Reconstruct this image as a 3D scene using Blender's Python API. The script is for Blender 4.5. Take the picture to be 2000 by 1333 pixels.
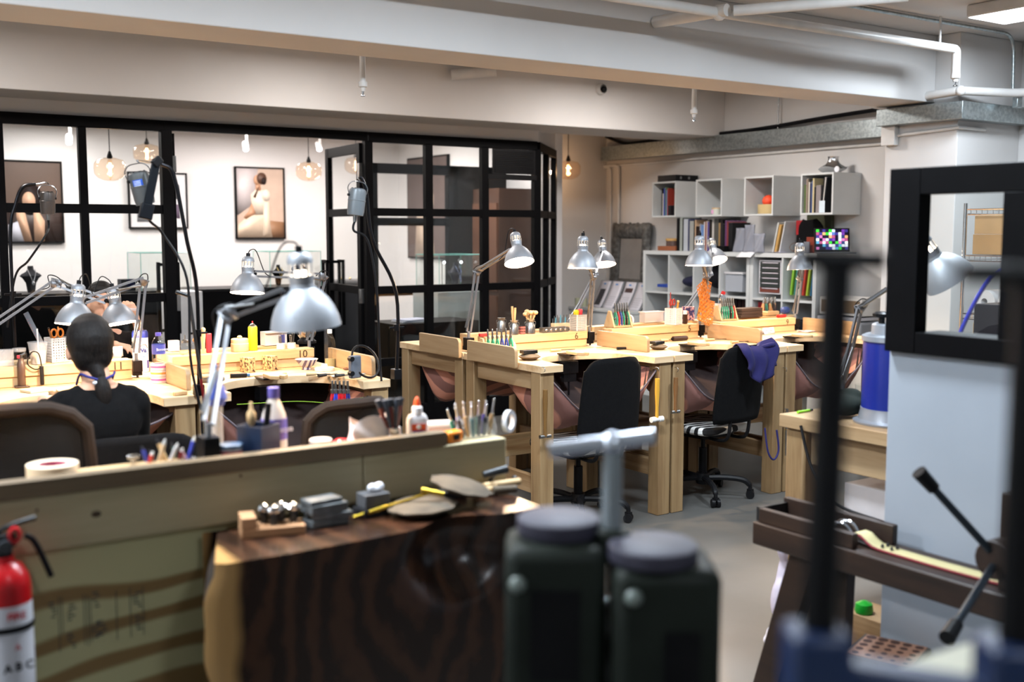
import bpy, bmesh, math, random
from mathutils import Vector, Matrix, Euler
rnd = random.Random(7)
PI = math.pi
V = Vector
for _o in list(bpy.data.objects): bpy.data.objects.remove(_o)
SC = bpy.context.scene
COL = SC.collection
# ---------------------------------------------------------------- camera
F = 2130.0; PITCH = math.atan(212.0/F); AZ = math.radians(33.8); CAM = V((0, 0, 1.65))
cd = bpy.data.cameras.new('camera'); cam = bpy.data.objects.new('camera', cd); COL.objects.link(cam)
cam.location = CAM; cam.rotation_euler = (PI/2-PITCH, 0, -AZ)
cd.sensor_width = 36; cd.lens = F*36/2000; cd.clip_start = 0.02; cd.clip_end = 100
cd.dof.use_dof = True; cd.dof.focus_distance = 6.0; cd.dof.aperture_fstop = 1.8
SC.camera = cam
CR = Euler((PI/2-PITCH, 0, -AZ)).to_matrix()
# ---------------------------------------------------------------- world, exposure, render look
w = bpy.data.worlds.new('world'); SC.world = w; w.use_nodes = True
w.node_tree.nodes['Background'].inputs[0].default_value = (0.55, 0.6, 0.68, 1)
w.node_tree.nodes['Background'].inputs[1].default_value = 0.02
SC.view_settings.view_transform = 'Standard'; SC.view_settings.look = 'None'
SC.view_settings.exposure = -0.12; SC.view_settings.gamma = 1; SC.view_settings.use_curve_mapping = False
SC.cycles.use_denoising = True
SC.cycles.max_bounces = 7; SC.cycles.diffuse_bounces = 4; SC.cycles.glossy_bounces = 4
SC.cycles.transparent_max_bounces = 16; SC.cycles.transmission_bounces = 6
SC.cycles.caustics_reflective = False; SC.cycles.caustics_refractive = False
SC.cycles.sample_clamp_indirect = 4
# ---------------------------------------------------------------- large lights of the room
def area(name, loc, size, power, col, rot=(0, 0, 0), sy=None, spread=None):
    l = bpy.data.lights.new(name, 'AREA'); l.energy = power; l.color = col; l.size = size
    if sy: l.shape = 'RECTANGLE'; l.size_y = sy
    if spread: l.spread = spread
    o = bpy.data.objects.new(name, l); COL.objects.link(o); o.location = loc; o.rotation_euler = rot
    return o
COOL = (0.80, 0.90, 1.0); WARM = (1.0, 0.70, 0.44)
# ceiling panels: one in the picture at the right, others behind and beside the camera
PANELS = [(6.33, 3.95), (4.4, 3.0), (2.4, 3.0), (0.4, 3.0), (-1.5, 3.0), (0.9, -0.6), (5.9, 6.6), (3.2, 6.6), (0.5, 6.6)]
for i, (x, y) in enumerate(PANELS):
    area('panel_light', (x, y, 2.955), 0.36, (46, 98, 118, 122, 110, 24, 64, 52, 52)[i], COOL if i < 6 else (1.0, 0.93, 0.88))
# ---------------------------------------------------------------- pixel to place
def ray(u, v):
    return (CR @ V(((u-1000)/F, (666.5-v)/F, -1)))
def atz(u, v, z):
    d = ray(u, v); return CAM + d*((z-CAM.z)/d.z)
def aty(u, v, y):
    d = ray(u, v); return CAM + d*(y/d.y)
def atx(u, v, x):
    d = ray(u, v); return CAM + d*(x/d.x)
def atd(u, v, dep):
    return CAM + ray(u, v)*dep
# ---------------------------------------------------------------- materials
def nt(m): return m.node_tree.nodes, m.node_tree.links
def mat(name, col, rough=0.5, metal=0.0, col2=None, scale=8.0, stretch=(1, 1, 1), bump=0.0, bscale=60, emit=None, es=1.0, coat=0.0, detail=4, lo=0.35, hi=0.65, sheen=0, alpha=1):
    m = bpy.data.materials.new(name); m.use_nodes = True; n, l = nt(m); b = n['Principled BSDF']
    b.inputs['Base Color'].default_value = (*col, 1); b.inputs['Roughness'].default_value = rough
    b.inputs['Metallic'].default_value = metal; b.inputs['Coat Weight'].default_value = coat
    if max(col) < 0.03: b.inputs['Specular IOR Level'].default_value = 0.15
    if sheen: b.inputs['Sheen Weight'].default_value = sheen
    tc = n.new('ShaderNodeTexCoord'); mp = n.new('ShaderNodeMapping'); mp.inputs['Scale'].default_value = stretch
    l.new(tc.outputs['Object'], mp.inputs['Vector'])
    no = n.new('ShaderNodeTexNoise'); no.inputs['Scale'].default_value = scale; no.inputs['Detail'].default_value = detail
    l.new(mp.outputs[0], no.inputs['Vector'])
    cr = n.new('ShaderNodeValToRGB'); cr.color_ramp.elements[0].position = lo; cr.color_ramp.elements[1].position = hi
    c2 = col2 or tuple(c*0.9 for c in col)
    cr.color_ramp.elements[0].color = (*col, 1); cr.color_ramp.elements[1].color = (*c2, 1)
    l.new(no.outputs[0], cr.inputs[0]); l.new(cr.outputs[0], b.inputs['Base Color'])
    if bump:
        n2 = n.new('ShaderNodeTexNoise'); n2.inputs['Scale'].default_value = bscale; n2.inputs['Detail'].default_value = 3
        l.new(mp.outputs[0], n2.inputs['Vector'])
        bp = n.new('ShaderNodeBump'); bp.inputs['Strength'].default_value = bump; bp.inputs['Distance'].default_value = 0.01
        l.new(n2.outputs[0], bp.inputs['Height']); l.new(bp.outputs[0], b.inputs['Normal'])
    if emit:
        b.inputs['Emission Color'].default_value = (*emit, 1); b.inputs['Emission Strength'].default_value = es
    return m
def wood(name, c1, c2, c3, axis=0, grain=9.0, rough=0.55, rings=0.0, bump=0.12, contrast=(0.3, 0.72)):
    """grain runs along axis; c1 pale, c2 mid, c3 dark streaks"""
    m = bpy.data.materials.new(name); m.use_nodes = True; n, l = nt(m); b = n['Principled BSDF']; b.inputs['Roughness'].default_value = rough
    tc = n.new('ShaderNodeTexCoord'); mp = n.new('ShaderNodeMapping'); s = [1, 1, 1]; s[axis] = 0.07; mp.inputs['Scale'].default_value = s
    l.new(tc.outputs['Object'], mp.inputs['Vector'])
    no = n.new('ShaderNodeTexNoise'); no.inputs['Scale'].default_value = grain; no.inputs['Detail'].default_value = 6; no.inputs['Distortion'].default_value = 0.7+rings
    l.new(mp.outputs[0], no.inputs['Vector'])
    n3 = n.new('ShaderNodeTexNoise'); n3.inputs['Scale'].default_value = grain*11; n3.inputs['Detail'].default_value = 3
    l.new(mp.outputs[0], n3.inputs['Vector'])
    mx = n.new('ShaderNodeMath'); mx.operation = 'MULTIPLY_ADD'; mx.inputs[1].default_value = 0.22
    l.new(n3.outputs[0], mx.inputs[0]); l.new(no.outputs[0], mx.inputs[2])
    cr = n.new('ShaderNodeValToRGB'); e = cr.color_ramp.elements
    e[0].position = contrast[0]+.08; e[0].color = (*c1, 1); e[1].position = contrast[1]+.1; e[1].color = (*c3, 1)
    k = e.new((contrast[0]+contrast[1])/2+.1); k.color = (*c2, 1)
    l.new(mx.outputs[0], cr.inputs[0]); l.new(cr.outputs[0], b.inputs['Base Color'])
    bp = n.new('ShaderNodeBump'); bp.inputs['Strength'].default_value = bump; bp.inputs['Distance'].default_value = 0.004
    l.new(mx.outputs[0], bp.inputs['Height']); l.new(bp.outputs[0], b.inputs['Normal'])
    return m
def glassy(name, tint=(1, 1, 1), refl=0.08, rough=0.0, ior=1.45):
    """thin clear sheet: see-through with a fresnel reflection"""
    m = bpy.data.materials.new(name); m.use_nodes = True; n, l = nt(m); n.remove(n['Principled BSDF'])
    t = n.new('ShaderNodeBsdfTransparent'); t.inputs[0].default_value = (*tint, 1)
    g = n.new('ShaderNodeBsdfGlossy'); g.inputs['Roughness'].default_value = rough
    lw = n.new('ShaderNodeLayerWeight'); pw = n.new('ShaderNodeMath'); pw.operation = 'POWER'; pw.inputs[1].default_value = 5
    l.new(lw.outputs['Facing'], pw.inputs[0]); f = n.new('ShaderNodeMath'); f.operation = 'MULTIPLY_ADD'; f0 = ((ior-1)/(ior+1))**2
    f.inputs[1].default_value = (1-f0)*.8; f.inputs[2].default_value = f0; l.new(pw.outputs[0], f.inputs[0])
    mx = n.new('ShaderNodeMixShader'); l.new(f.outputs[0], mx.inputs[0]); l.new(t.outputs[0], mx.inputs[1]); l.new(g.outputs[0], mx.inputs[2])
    l.new(mx.outputs[0], n['Material Output'].inputs[0]); return m
def milky(name, col, alpha=0.5, rough=0.3):
    """translucent plastic: part see-through, part diffuse"""
    m = bpy.data.materials.new(name); m.use_nodes = True; n, l = nt(m); b = n['Principled BSDF']
    b.inputs['Base Color'].default_value = (*col, 1); b.inputs['Roughness'].default_value = rough; b.inputs['Alpha'].default_value = alpha
    return m
def striped(name, c1, c2, scale, axis='X', rough=0.6, dist=0.0, rot=(0, 0, 0), sharp=0.02, kind='BANDS', pos=0.5):
    m = mat(name, c1, rough); n, l = nt(m); b = n['Principled BSDF']
    tc = n.new('ShaderNodeTexCoord'); mp = n.new('ShaderNodeMapping'); mp.inputs['Rotation'].default_value = rot
    wv = n.new('ShaderNodeTexWave'); wv.wave_type = kind; wv.bands_direction = axis if kind == 'BANDS' else 'X'
    wv.inputs['Scale'].default_value = scale; wv.inputs['Distortion'].default_value = dist; wv.inputs['Detail'].default_value = 1
    cr = n.new('ShaderNodeValToRGB'); cr.color_ramp.elements[0].position = pos-sharp; cr.color_ramp.elements[1].position = pos+sharp
    cr.color_ramp.elements[0].color = (*c1, 1); cr.color_ramp.elements[1].color = (*c2, 1)
    l.new(tc.outputs['Object'], mp.inputs[0]); l.new(mp.outputs[0], wv.inputs[0]); l.new(wv.outputs[0], cr.inputs[0]); l.new(cr.outputs[0], b.inputs['Base Color'])
    return m
def s(r, g, b): return tuple(((c/255)**2.2) for c in (r, g, b))
_mc = {}
def flat(r, g, b, rough=0.5, metal=0.0, **k):
    key = (r, g, b, rough, metal, tuple(sorted(k.items())))
    if key not in _mc: _mc[key] = mat('paint_%d_%d_%d' % (r, g, b), s(r, g, b), rough, metal, **k)
    return _mc[key]
M = {}
M['white'] = mat('white_plaster', (0.62, 0.61, 0.60), 0.8, col2=(0.58, 0.57, 0.56), scale=1.5, bump=0.05, bscale=30)
M['showwall'] = mat('showroom_white', (0.80, 0.79, 0.79), 0.7, col2=(0.78, 0.77, 0.77), scale=1.5)
M['ceil'] = mat('ceiling_paint', (0.60, 0.59, 0.58), 0.85, col2=(0.56, 0.55, 0.54), scale=1.2)
M['floor'] = mat('concrete', (0.105, 0.104, 0.098), 0.42, col2=(0.068, 0.067, 0.062), scale=1.6, bump=0.04, bscale=14, detail=9, lo=0.3, hi=0.75)
M['frame'] = mat('black_frame', (0.0022, 0.0022, 0.0027), 0.5, col2=(0.003, 0.003, 0.0036)); M['frame'].node_tree.nodes['Principled BSDF'].inputs['Specular IOR Level'].default_value = 0.06
M['black'] = mat('black_plastic', (0.006, 0.006, 0.007), 0.4, col2=(0.009, 0.009, 0.010))
M['blackmetal'] = mat('black_metal', (0.010, 0.010, 0.012), 0.3, 0.6, col2=(0.016, 0.016, 0.018))
M['blackcloth'] = mat('black_cloth', (0.0025, 0.0025, 0.003), 0.95, col2=(0.004, 0.004, 0.0045), scale=60, bump=.2, bscale=300)
M['silver'] = mat('silver_paint', (0.27, 0.285, 0.31), 0.48, 0.5, col2=(0.30, 0.315, 0.34), scale=4)
M['armsilver'] = mat('silver_arm', (0.26, 0.27, 0.29), 0.42, 0.6)
M['inner'] = mat('shade_inside', (0.85, 0.84, 0.82), 0.5)
M['bulb'] = mat('lit_bulb', (1, 1, 1), 0.5, emit=(1.0, 0.80, 0.58), es=22)
M['chrome'] = mat('chrome', (0.72, 0.73, 0.75), 0.13, 1.0, col2=(0.66, 0.67, 0.69))
M['steel'] = mat('steel', (0.32, 0.33, 0.34), 0.32, 1.0, col2=(0.24, 0.25, 0.25), scale=30)
M['darksteel'] = mat('dark_steel', (0.085, 0.09, 0.095), 0.36, 0.9, col2=(0.05, 0.053, 0.056), scale=20)
M['blocksteel'] = mat('ground_steel', s(122, 126, 128), 0.4, 0.35, col2=s(92, 96, 98), scale=24)
M['galv'] = mat('galvanised', (0.30, 0.34, 0.35), 0.33, 0.9, col2=(0.42, 0.47, 0.48), scale=45, stretch=(1, 1, 1), detail=1)
M['pipe'] = mat('white_pipe', (0.66, 0.65, 0.63), 0.4)
M['kwhite'] = mat('white_laminate', (0.58, 0.60, 0.60), 0.5, col2=(0.56, 0.58, 0.58))
M['pine'] = wood('pine_x', s(214, 184, 142), s(200, 166, 120), s(166, 124, 80), 0)
M['piney'] = wood('pine_y', s(172, 146, 112), s(156, 128, 94), s(124, 94, 62), 1)
M['pinez'] = wood('pine_z', s(158, 134, 100), s(142, 116, 82), s(108, 80, 52), 2)
M['top'] = wood('bench_top', s(226, 202, 168), s(214, 184, 144), s(184, 146, 104), 0, grain=6)
M['grey_pine'] = wood('weathered_pine', s(186, 174, 140), s(172, 160, 126), s(138, 122, 90), 0, grain=7)
M['capwood'] = wood('cap_board', s(122, 106, 82), s(108, 92, 70), s(82, 66, 48), 0, grain=10)
M['walnut'] = wood('dark_walnut', s(66, 44, 32), s(48, 31, 24), s(25, 16, 13), 1, grain=6, rough=0.35)
M['oldwood'] = wood('old_brown_wood', s(56, 40, 30), s(44, 31, 24), s(28, 20, 16), 1, grain=10, rough=0.5)
M['glass'] = glassy('clear_glass', (0.97, 0.985, 0.98))
M['jar'] = glassy('jar_glass', (0.90, 0.92, 0.92), ior=1.6)
M['amber'] = glassy('amber_glass', (1.0, 0.90, 0.80), ior=1.45)
M['filament'] = mat('lit_filament', (1, .7, .4), 0.5, emit=(1.0, 0.62, 0.25), es=9)
M['galleryfil'] = mat('lit_tube', (1, .7, .4), 0.5, emit=(1.0, 0.78, 0.52), es=10)
M['led'] = mat('lit_panel', (1, 1, 1), 0.5, emit=(0.92, 0.93, 1.0), es=6)
M['clear'] = milky('clear_plastic', s(230, 232, 236), 0.28, 0.1)
M['milk'] = milky('milky_plastic', s(238, 230, 222), 0.6, 0.4)
M['skin'] = mat('skin', s(214, 164, 134), 0.55, col2=s(204, 150, 122), scale=12)
M['hair'] = mat('black_hair', (0.006, 0.005, 0.005), 0.45, col2=(0.012, 0.010, 0.009), scale=30, stretch=(6, 6, 0.6), bump=0.4, bscale=60)
M['pink'] = striped('striped_skin_cloth', s(226, 158, 136), s(150, 106, 98), 2.2, 'DIAGONAL', 0.8, 2.2, (0.9, 0.2, 0.9), 0.05)
M['cloth_shade'] = mat('painted_cloth_shade', s(52, 40, 38), .9, col2=s(42, 32, 32))  # shade inside the catch cloths, painted as a dark colour
M['navy'] = flat(22, 38, 62, .4)
M['paper'] = mat('paper', s(228, 228, 230), 0.8, col2=s(220, 220, 224))
M['card'] = mat('cardboard', s(150, 112, 72), 0.8, col2=s(140, 102, 64))
M['leather'] = mat('leather_pad', s(98, 86, 70), 0.8, col2=s(78, 68, 56), scale=14, bump=0.15, bscale=90)
# ---------------------------------------------------------------- geometry
class MB:
    def __init__(self): self.v = []; self.f = []; self.m = []
    def add(self, vs, fs, m=0):
        b = len(self.v); self.v += [tuple(p) for p in vs]
        for f in fs: self.f.append(tuple(i+b for i in f)); self.m.append(m)
        return self
    def box(self, c, d, rot=None, m=0, taper=None):
        hx, hy, hz = d[0]/2, d[1]/2, d[2]/2; c = V(c)
        pts = []
        for z in (-1, 1):
            k = taper if (taper and z > 0) else 1
            for x, y in ((-1, -1), (1, -1), (1, 1), (-1, 1)): pts.append(V((x*hx*k, y*hy*k, z*hz)))
        if rot is not None:
            R = rot if isinstance(rot, Matrix) else Euler(rot).to_matrix()
            pts = [R @ p for p in pts]
        return self.add([p+c for p in pts], [(0, 3, 2, 1), (4, 5, 6, 7), (0, 1, 5, 4), (1, 2, 6, 5), (2, 3, 7, 6), (3, 0, 4, 7)], m)
    def bb(self, x0, x1, y0, y1, z0, z1, m=0):
        return self.box(((x0+x1)/2, (y0+y1)/2, (z0+z1)/2), (abs(x1-x0), abs(y1-y0), abs(z1-z0)), None, m)
    def bar(self, p, q, wd, ht, m=0, up=(0, 0, 1)):
        p, q = V(p), V(q); d = (q-p); L = d.length; d.normalize()
        u = V(up); sd = d.cross(u)
        if sd.length < 1e-4: u = V((0, 1, 0)); sd = d.cross(u)
        sd.normalize(); u = sd.cross(d)
        pts = []
        for t in (p, q):
            for a, b_ in ((-1, -1), (1, -1), (1, 1), (-1, 1)): pts.append(t+sd*(a*wd/2)+u*(b_*ht/2))
        return self.add(pts, [(0, 1, 2, 3), (7, 6, 5, 4), (0, 4, 5, 1), (1, 5, 6, 2), (2, 6, 7, 3), (3, 7, 4, 0)], m)
    def tube(self, pts, r, n=10, m=0, cap=True):
        pts = [V(p) for p in pts]; k = len(pts); rs = r if isinstance(r, (list, tuple)) else [r]*k
        t0 = (pts[1]-pts[0]).normalized(); u = t0.orthogonal().normalized(); rings = []
        for i in range(k):
            t = (pts[min(i+1, k-1)]-pts[max(i-1, 0)]).normalized()
            u = (u - t*u.dot(t)); u = u.normalized() if u.length > 1e-6 else t.orthogonal().normalized()
            w_ = t.cross(u)
            rings.append([pts[i]+(u*math.cos(2*PI*j/n)+w_*math.sin(2*PI*j/n))*rs[i] for j in range(n)])
        vs = [p for rg in rings for p in rg]; fs = []
        for i in range(k-1):
            for j in range(n):
                a = i*n+j; b_ = i*n+(j+1) % n; fs.append((a, b_, b_+n, a+n))
        if cap: fs.append(tuple(range(n-1, -1, -1))); fs.append(tuple((k-1)*n+j for j in range(n)))
        return self.add(vs, fs, m)
    def cyl(self, p, q, r, r2=None, n=16, m=0): return self.tube([p, q], [r, r if r2 is None else r2], n, m)
    def lathe(self, prof, o=(0, 0, 0), n=24, m=0, ax=None, skip=None, mi=None):
        """prof: list of (r,z); open surface revolved around z (or rotated so z->ax)"""
        R = V((0, 0, 1)).rotation_difference(V(ax).normalized()).to_matrix() if ax is not None else Matrix.Identity(3)
        o = V(o); vs = []; 
        for (r, z) in prof:
            for j in range(n): vs.append(R @ V((max(r, 1e-5)*math.cos(2*PI*j/n), max(r, 1e-5)*math.sin(2*PI*j/n), z))+o)
        b = len(self.v); self.v += [tuple(p) for p in vs]
        for i in range(len(prof)-1):
            for j in range(n):
                if skip and skip(i, j): continue
                a = b+i*n+j; c = b+i*n+(j+1) % n
                self.f.append((a, c, c+n, a+n)); self.m.append(mi[i] if mi else m)
        return self
    def ball(self, c, r, n=14, m=0, rot=None):
        rr = r if isinstance(r, (tuple, list)) else (r, r, r); c = V(c); k = max(6, n//2); vs = []; fs = []
        R = Euler(rot).to_matrix() if rot else None
        for i in range(k+1):
            th = PI*i/k
            for j in range(n):
                p = V((rr[0]*max(math.sin(th), 1e-4)*math.cos(2*PI*j/n), rr[1]*max(math.sin(th), 1e-4)*math.sin(2*PI*j/n), -rr[2]*math.cos(th)))
                if R: p = R @ p
                vs.append(p+c)
        for i in range(k):
            for j in range(n): a = i*n+j; b_ = i*n+(j+1) % n; fs.append((a, b_, b_+n, a+n))
        return self.add(vs, fs, m)
    def prism(self, poly, z0, z1, m=0, T=None, mside=None):
        n = len(poly); vs = [V((x, y, z0)) for x, y in poly]+[V((x, y, z1)) for x, y in poly]
        if T is not None: vs = [T @ p for p in vs]
        b = len(self.v); self.v += [tuple(p) for p in vs]
        self.f.append(tuple(b+i for i in range(n-1, -1, -1))); self.m.append(m)
        self.f.append(tuple(b+n+i for i in range(n))); self.m.append(m)
        for i in range(n): self.f.append((b+i, b+(i+1) % n, b+n+(i+1) % n, b+n+i)); self.m.append(m if mside is None else mside)
        return self
    def grid(self, fn, nu, nv, m=0):
        vs = [fn(i/nu, j/nv) for i in range(nu+1) for j in range(nv+1)]; fs = []
        for i in range(nu):
            for j in range(nv): a = i*(nv+1)+j; fs.append((a, a+1, a+nv+2, a+nv+1))
        return self.add(vs, fs, m)
    def build(self, name, mats, parent=None, bevel=0, solid=0, sub=0, sharp=35, label=None):
        me = bpy.data.meshes.new(name); me.from_pydata(self.v, [], self.f)
        if not isinstance(mats, (list, tuple)): mats = [mats]
        for mm in mats: me.materials.append(M[mm] if isinstance(mm, str) else mm)
        if len(mats) > 1: me.polygons.foreach_set('material_index', self.m)
        me.update()
        bm = bmesh.new(); bm.from_mesh(me); bmesh.ops.recalc_face_normals(bm, faces=bm.faces); bm.to_mesh(me); bm.free()
        me.shade_smooth(); me.set_sharp_from_angle(angle=math.radians(sharp))
        o = bpy.data.objects.new(name, me); COL.objects.link(o)
        if parent is not None: o.parent = parent
        if solid: md = o.modifiers.new('s', 'SOLIDIFY'); md.thickness = solid; md.offset = 0
        if bevel: md = o.modifiers.new('b', 'BEVEL'); md.width = bevel; md.segments = 2; md.limit_method = 'ANGLE'; md.harden_normals = False
        if sub: md = o.modifiers.new('u', 'SUBSURF'); md.levels = sub; md.render_levels = sub
        if label: o['label'] = label
        return o
def tag(o, label, cat, group=None, kind=None):
    o['label'] = label; o['category'] = cat
    if group: o['group'] = group
    if kind: o['kind'] = kind
    return o
def thing(name, label, cat, loc=(0, 0, 0), rz=0, group=None, rot=None):
    o = bpy.data.objects.new(name, None); COL.objects.link(o); o.location = loc
    o.rotation_euler = rot if rot else (0, 0, rz); o.empty_display_size = 0.05
    return tag(o, label, cat, group)
def struct(o): o['kind'] = 'structure'; return o
def dup(root, loc, rz=0, label=None, group=None, rot=None, scale=None):
    def cp(o, par):
        c = o.copy(); COL.objects.link(c)
        if par is not None: c.parent = par
        for ch in o.children: cp(ch, c)
        return c
    r = cp(root, None); r.location = loc; r.rotation_euler = rot if rot else (0, 0, rz)
    if scale: r.scale = (scale,)*3 if not isinstance(scale, tuple) else scale
    if label: r['label'] = label
    if group: r['group'] = group
    return r
def one(name, mb, mats, loc, label, cat, group=None, rz=0, rot=None, **k):
    o = mb.build(name, mats, **k); o.location = loc; o.rotation_euler = rot if rot else (0, 0, rz)
    return tag(o, label, cat, group)
def text(body, size, mt, parent, loc, rot, name='lettering', ext=0.0005, align='CENTER', bold=0):
    c = bpy.data.curves.new(name, 'FONT'); c.body = body; c.size = size; c.extrude = ext; c.align_x = align; c.align_y = 'CENTER'; c.offset = bold
    t = bpy.data.objects.new('tmp', c); COL.objects.link(t); dg = bpy.context.evaluated_depsgraph_get()
    me = bpy.data.meshes.new_from_object(t.evaluated_get(dg)); bpy.data.objects.remove(t); me.materials.clear(); me.materials.append(M[mt] if isinstance(mt, str) else mt)
    o = bpy.data.objects.new(name, me); COL.objects.link(o); o.parent = parent; o.location = loc; o.rotation_euler = rot
    return o
def arc(c, r, a0, a1, n, pl='xz'):
    out = []
    for i in range(n+1):
        a = a0+(a1-a0)*i/n; x, y = r*math.cos(a), r*math.sin(a)
        out.append(V(c)+(V((x, 0, y)) if pl == 'xz' else V((x, y, 0)) if pl == 'xy' else V((0, x, y))))
    return out
def spline(pts, k=8):
    pts = [V(p) for p in pts]; out = []
    for i in range(len(pts)-1):
        p0 = pts[max(i-1, 0)]; p1 = pts[i]; p2 = pts[i+1]; p3 = pts[min(i+2, len(pts)-1)]
        for j in range(k):
            t = j/k; out.append(0.5*((2*p1)+(p2-p0)*t+(2*p0-5*p1+4*p2-p3)*t*t+(3*p1-p0-3*p2+p3)*t**3))
    out.append(pts[-1]); return out
def organic(name, shapes, mt, parent=None, voxel=0.008, smooth=6, loc=None):
    """shapes: ('c',p,q,r0,r1) tapered capsule or ('e',c,(rx,ry,rz)[,rot]) ellipsoid, fused to one continuous skin"""
    mb = MB()
    for sh in shapes:
        if sh[0] == 'c':
            _, p, q, r0, r1 = sh; p, q = V(p), V(q); mb.ball(p, r0, 16); mb.ball(q, r1, 16); mb.tube([p, q], [r0, r1], 16)
        else: mb.ball(sh[1], sh[2], 20, rot=sh[3] if len(sh) > 3 else None)
    o = mb.build(name, mt)
    md = o.modifiers.new('r', 'REMESH'); md.mode = 'VOXEL'; md.voxel_size = voxel; md.use_smooth_shade = True
    sm = o.modifiers.new('s', 'SMOOTH'); sm.iterations = smooth; sm.factor = 0.5
    dg = bpy.context.evaluated_depsgraph_get(); me = bpy.data.meshes.new_from_object(o.evaluated_get(dg))
    me.materials.clear(); me.materials.append(M[mt] if isinstance(mt, str) else mt); me.shade_smooth()
    o.modifiers.clear(); o.data = me
    if parent is not None: o.parent = parent
    if loc: o.location = loc
    return o
# ================================================================ THE SETTING
XW = 7.65; XL = -2.2; YB = 8.2; ZC = 3.04; ZBM = 2.57
def sbox(name, x0, x1, y0, y1, z0, z1, mt, **k): return struct(MB().bb(x0, x1, y0, y1, z0, z1).build(name, mt, **k))
fl = MB().bb(XL-.2, XW+.2, -3.2, 13.2, -.1, 0).build('floor', 'floor'); struct(fl)
sbox('ceiling', XL-.2, XW+.2, -3.2, 8.6, ZC, ZC+.1, 'ceil')
sbox('ceiling_showroom', XL-.2, 6.9, 8.6, 13.2, 2.80, 2.9, 'showwall')
sbox('wall_right', XW, XW+.15, -3.2, 10.1, 0, ZC, 'white')
sbox('wall_left', XL-.15, XL, -3.2, 13.2, 0, ZC, 'white')
sbox('wall_rear', XL, XW, -3.2, -3.05, 0, ZC, 'white')
sbox('wall_bay', 6.75, XW, 9.98, 10.1, 0, ZC, 'white')
sbox('wall_showroom', XL, 6.75, 12.5, 12.65, 0, 2.8, 'showwall')
sbox('wall_showroom_side', 6.62, 6.75, 9.15, 12.5, 0, 2.8, 'showwall')
# ceiling beams
sbox('trim_1', XL, 6.9, 4.89, 5.29, ZBM, ZC, 'white', bevel=.006)
sbox('trim_2', XL, XW, 7.74, 8.35, ZBM, ZC, 'white', bevel=.006)
sbox('wall_column', 6.9, XW, 4.70, 5.30, 0, ZC, 'white', bevel=.006)
sbox('trim_3', 6.98, XW, 9.55, 9.98, 0, ZC, 'white')
struct(MB().prism([(XL, 8.22), (5.79, 8.22), (6.55, 9.0), (6.55, 9.14), (5.70, 8.34), (XL, 8.34)], 2.47, 2.8).build('trim_4', 'white'))
# steel and glass partition to the showroom
ZR1, ZR2, ZT = 1.82, 1.17, 2.39
def panel_wall(name, p0, p1, posts, rails=(ZR1, ZR2, 0.56), ztop=2.47, dp=.055, pw=.055):
    """posts: fractions along p0-p1; frame + panes of one bay group"""
    p0, p1 = V((*p0, 0)), V((*p1, 0)); d = (p1-p0).normalized(); L = (p1-p0).length
    mb = MB()
    for t in posts: 
        q = p0+d*(t*L); mb.bar(q+V((0, 0, 0)), q+V((0, 0, ztop-.07)), dp, pw, up=d)
    mb.bar(p0+V((0, 0, ztop-.04)), p1+V((0, 0, ztop-.04)), dp, .08)
    for z in rails: mb.bar(p0+V((0, 0, z)), p1+V((0, 0, z)), dp*.9, .065)
    mb.bar(p0+V((0, 0, .09)), p1+V((0, 0, .09)), dp*.9, .18)
    fr = struct(mb.build(name, 'frame', bevel=.002))
    zs = [.18]+sorted(rails)+[ztop-.08]
    for i in range(len(posts)-1):
        g = MB(); a = p0+d*(posts[i]*L); b_ = p0+d*(posts[i+1]*L)
        g.bar((a+V((0, 0, (zs[0]+zs[-1])/2))), (b_+V((0, 0, (zs[0]+zs[-1])/2))), .006, zs[-1]-zs[0])
        g.build('glass_pane', 'glass', fr)
    return fr
panel_wall('window_1', (.70, YB), (2.40, YB), [0, .341, .659, 1])
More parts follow.
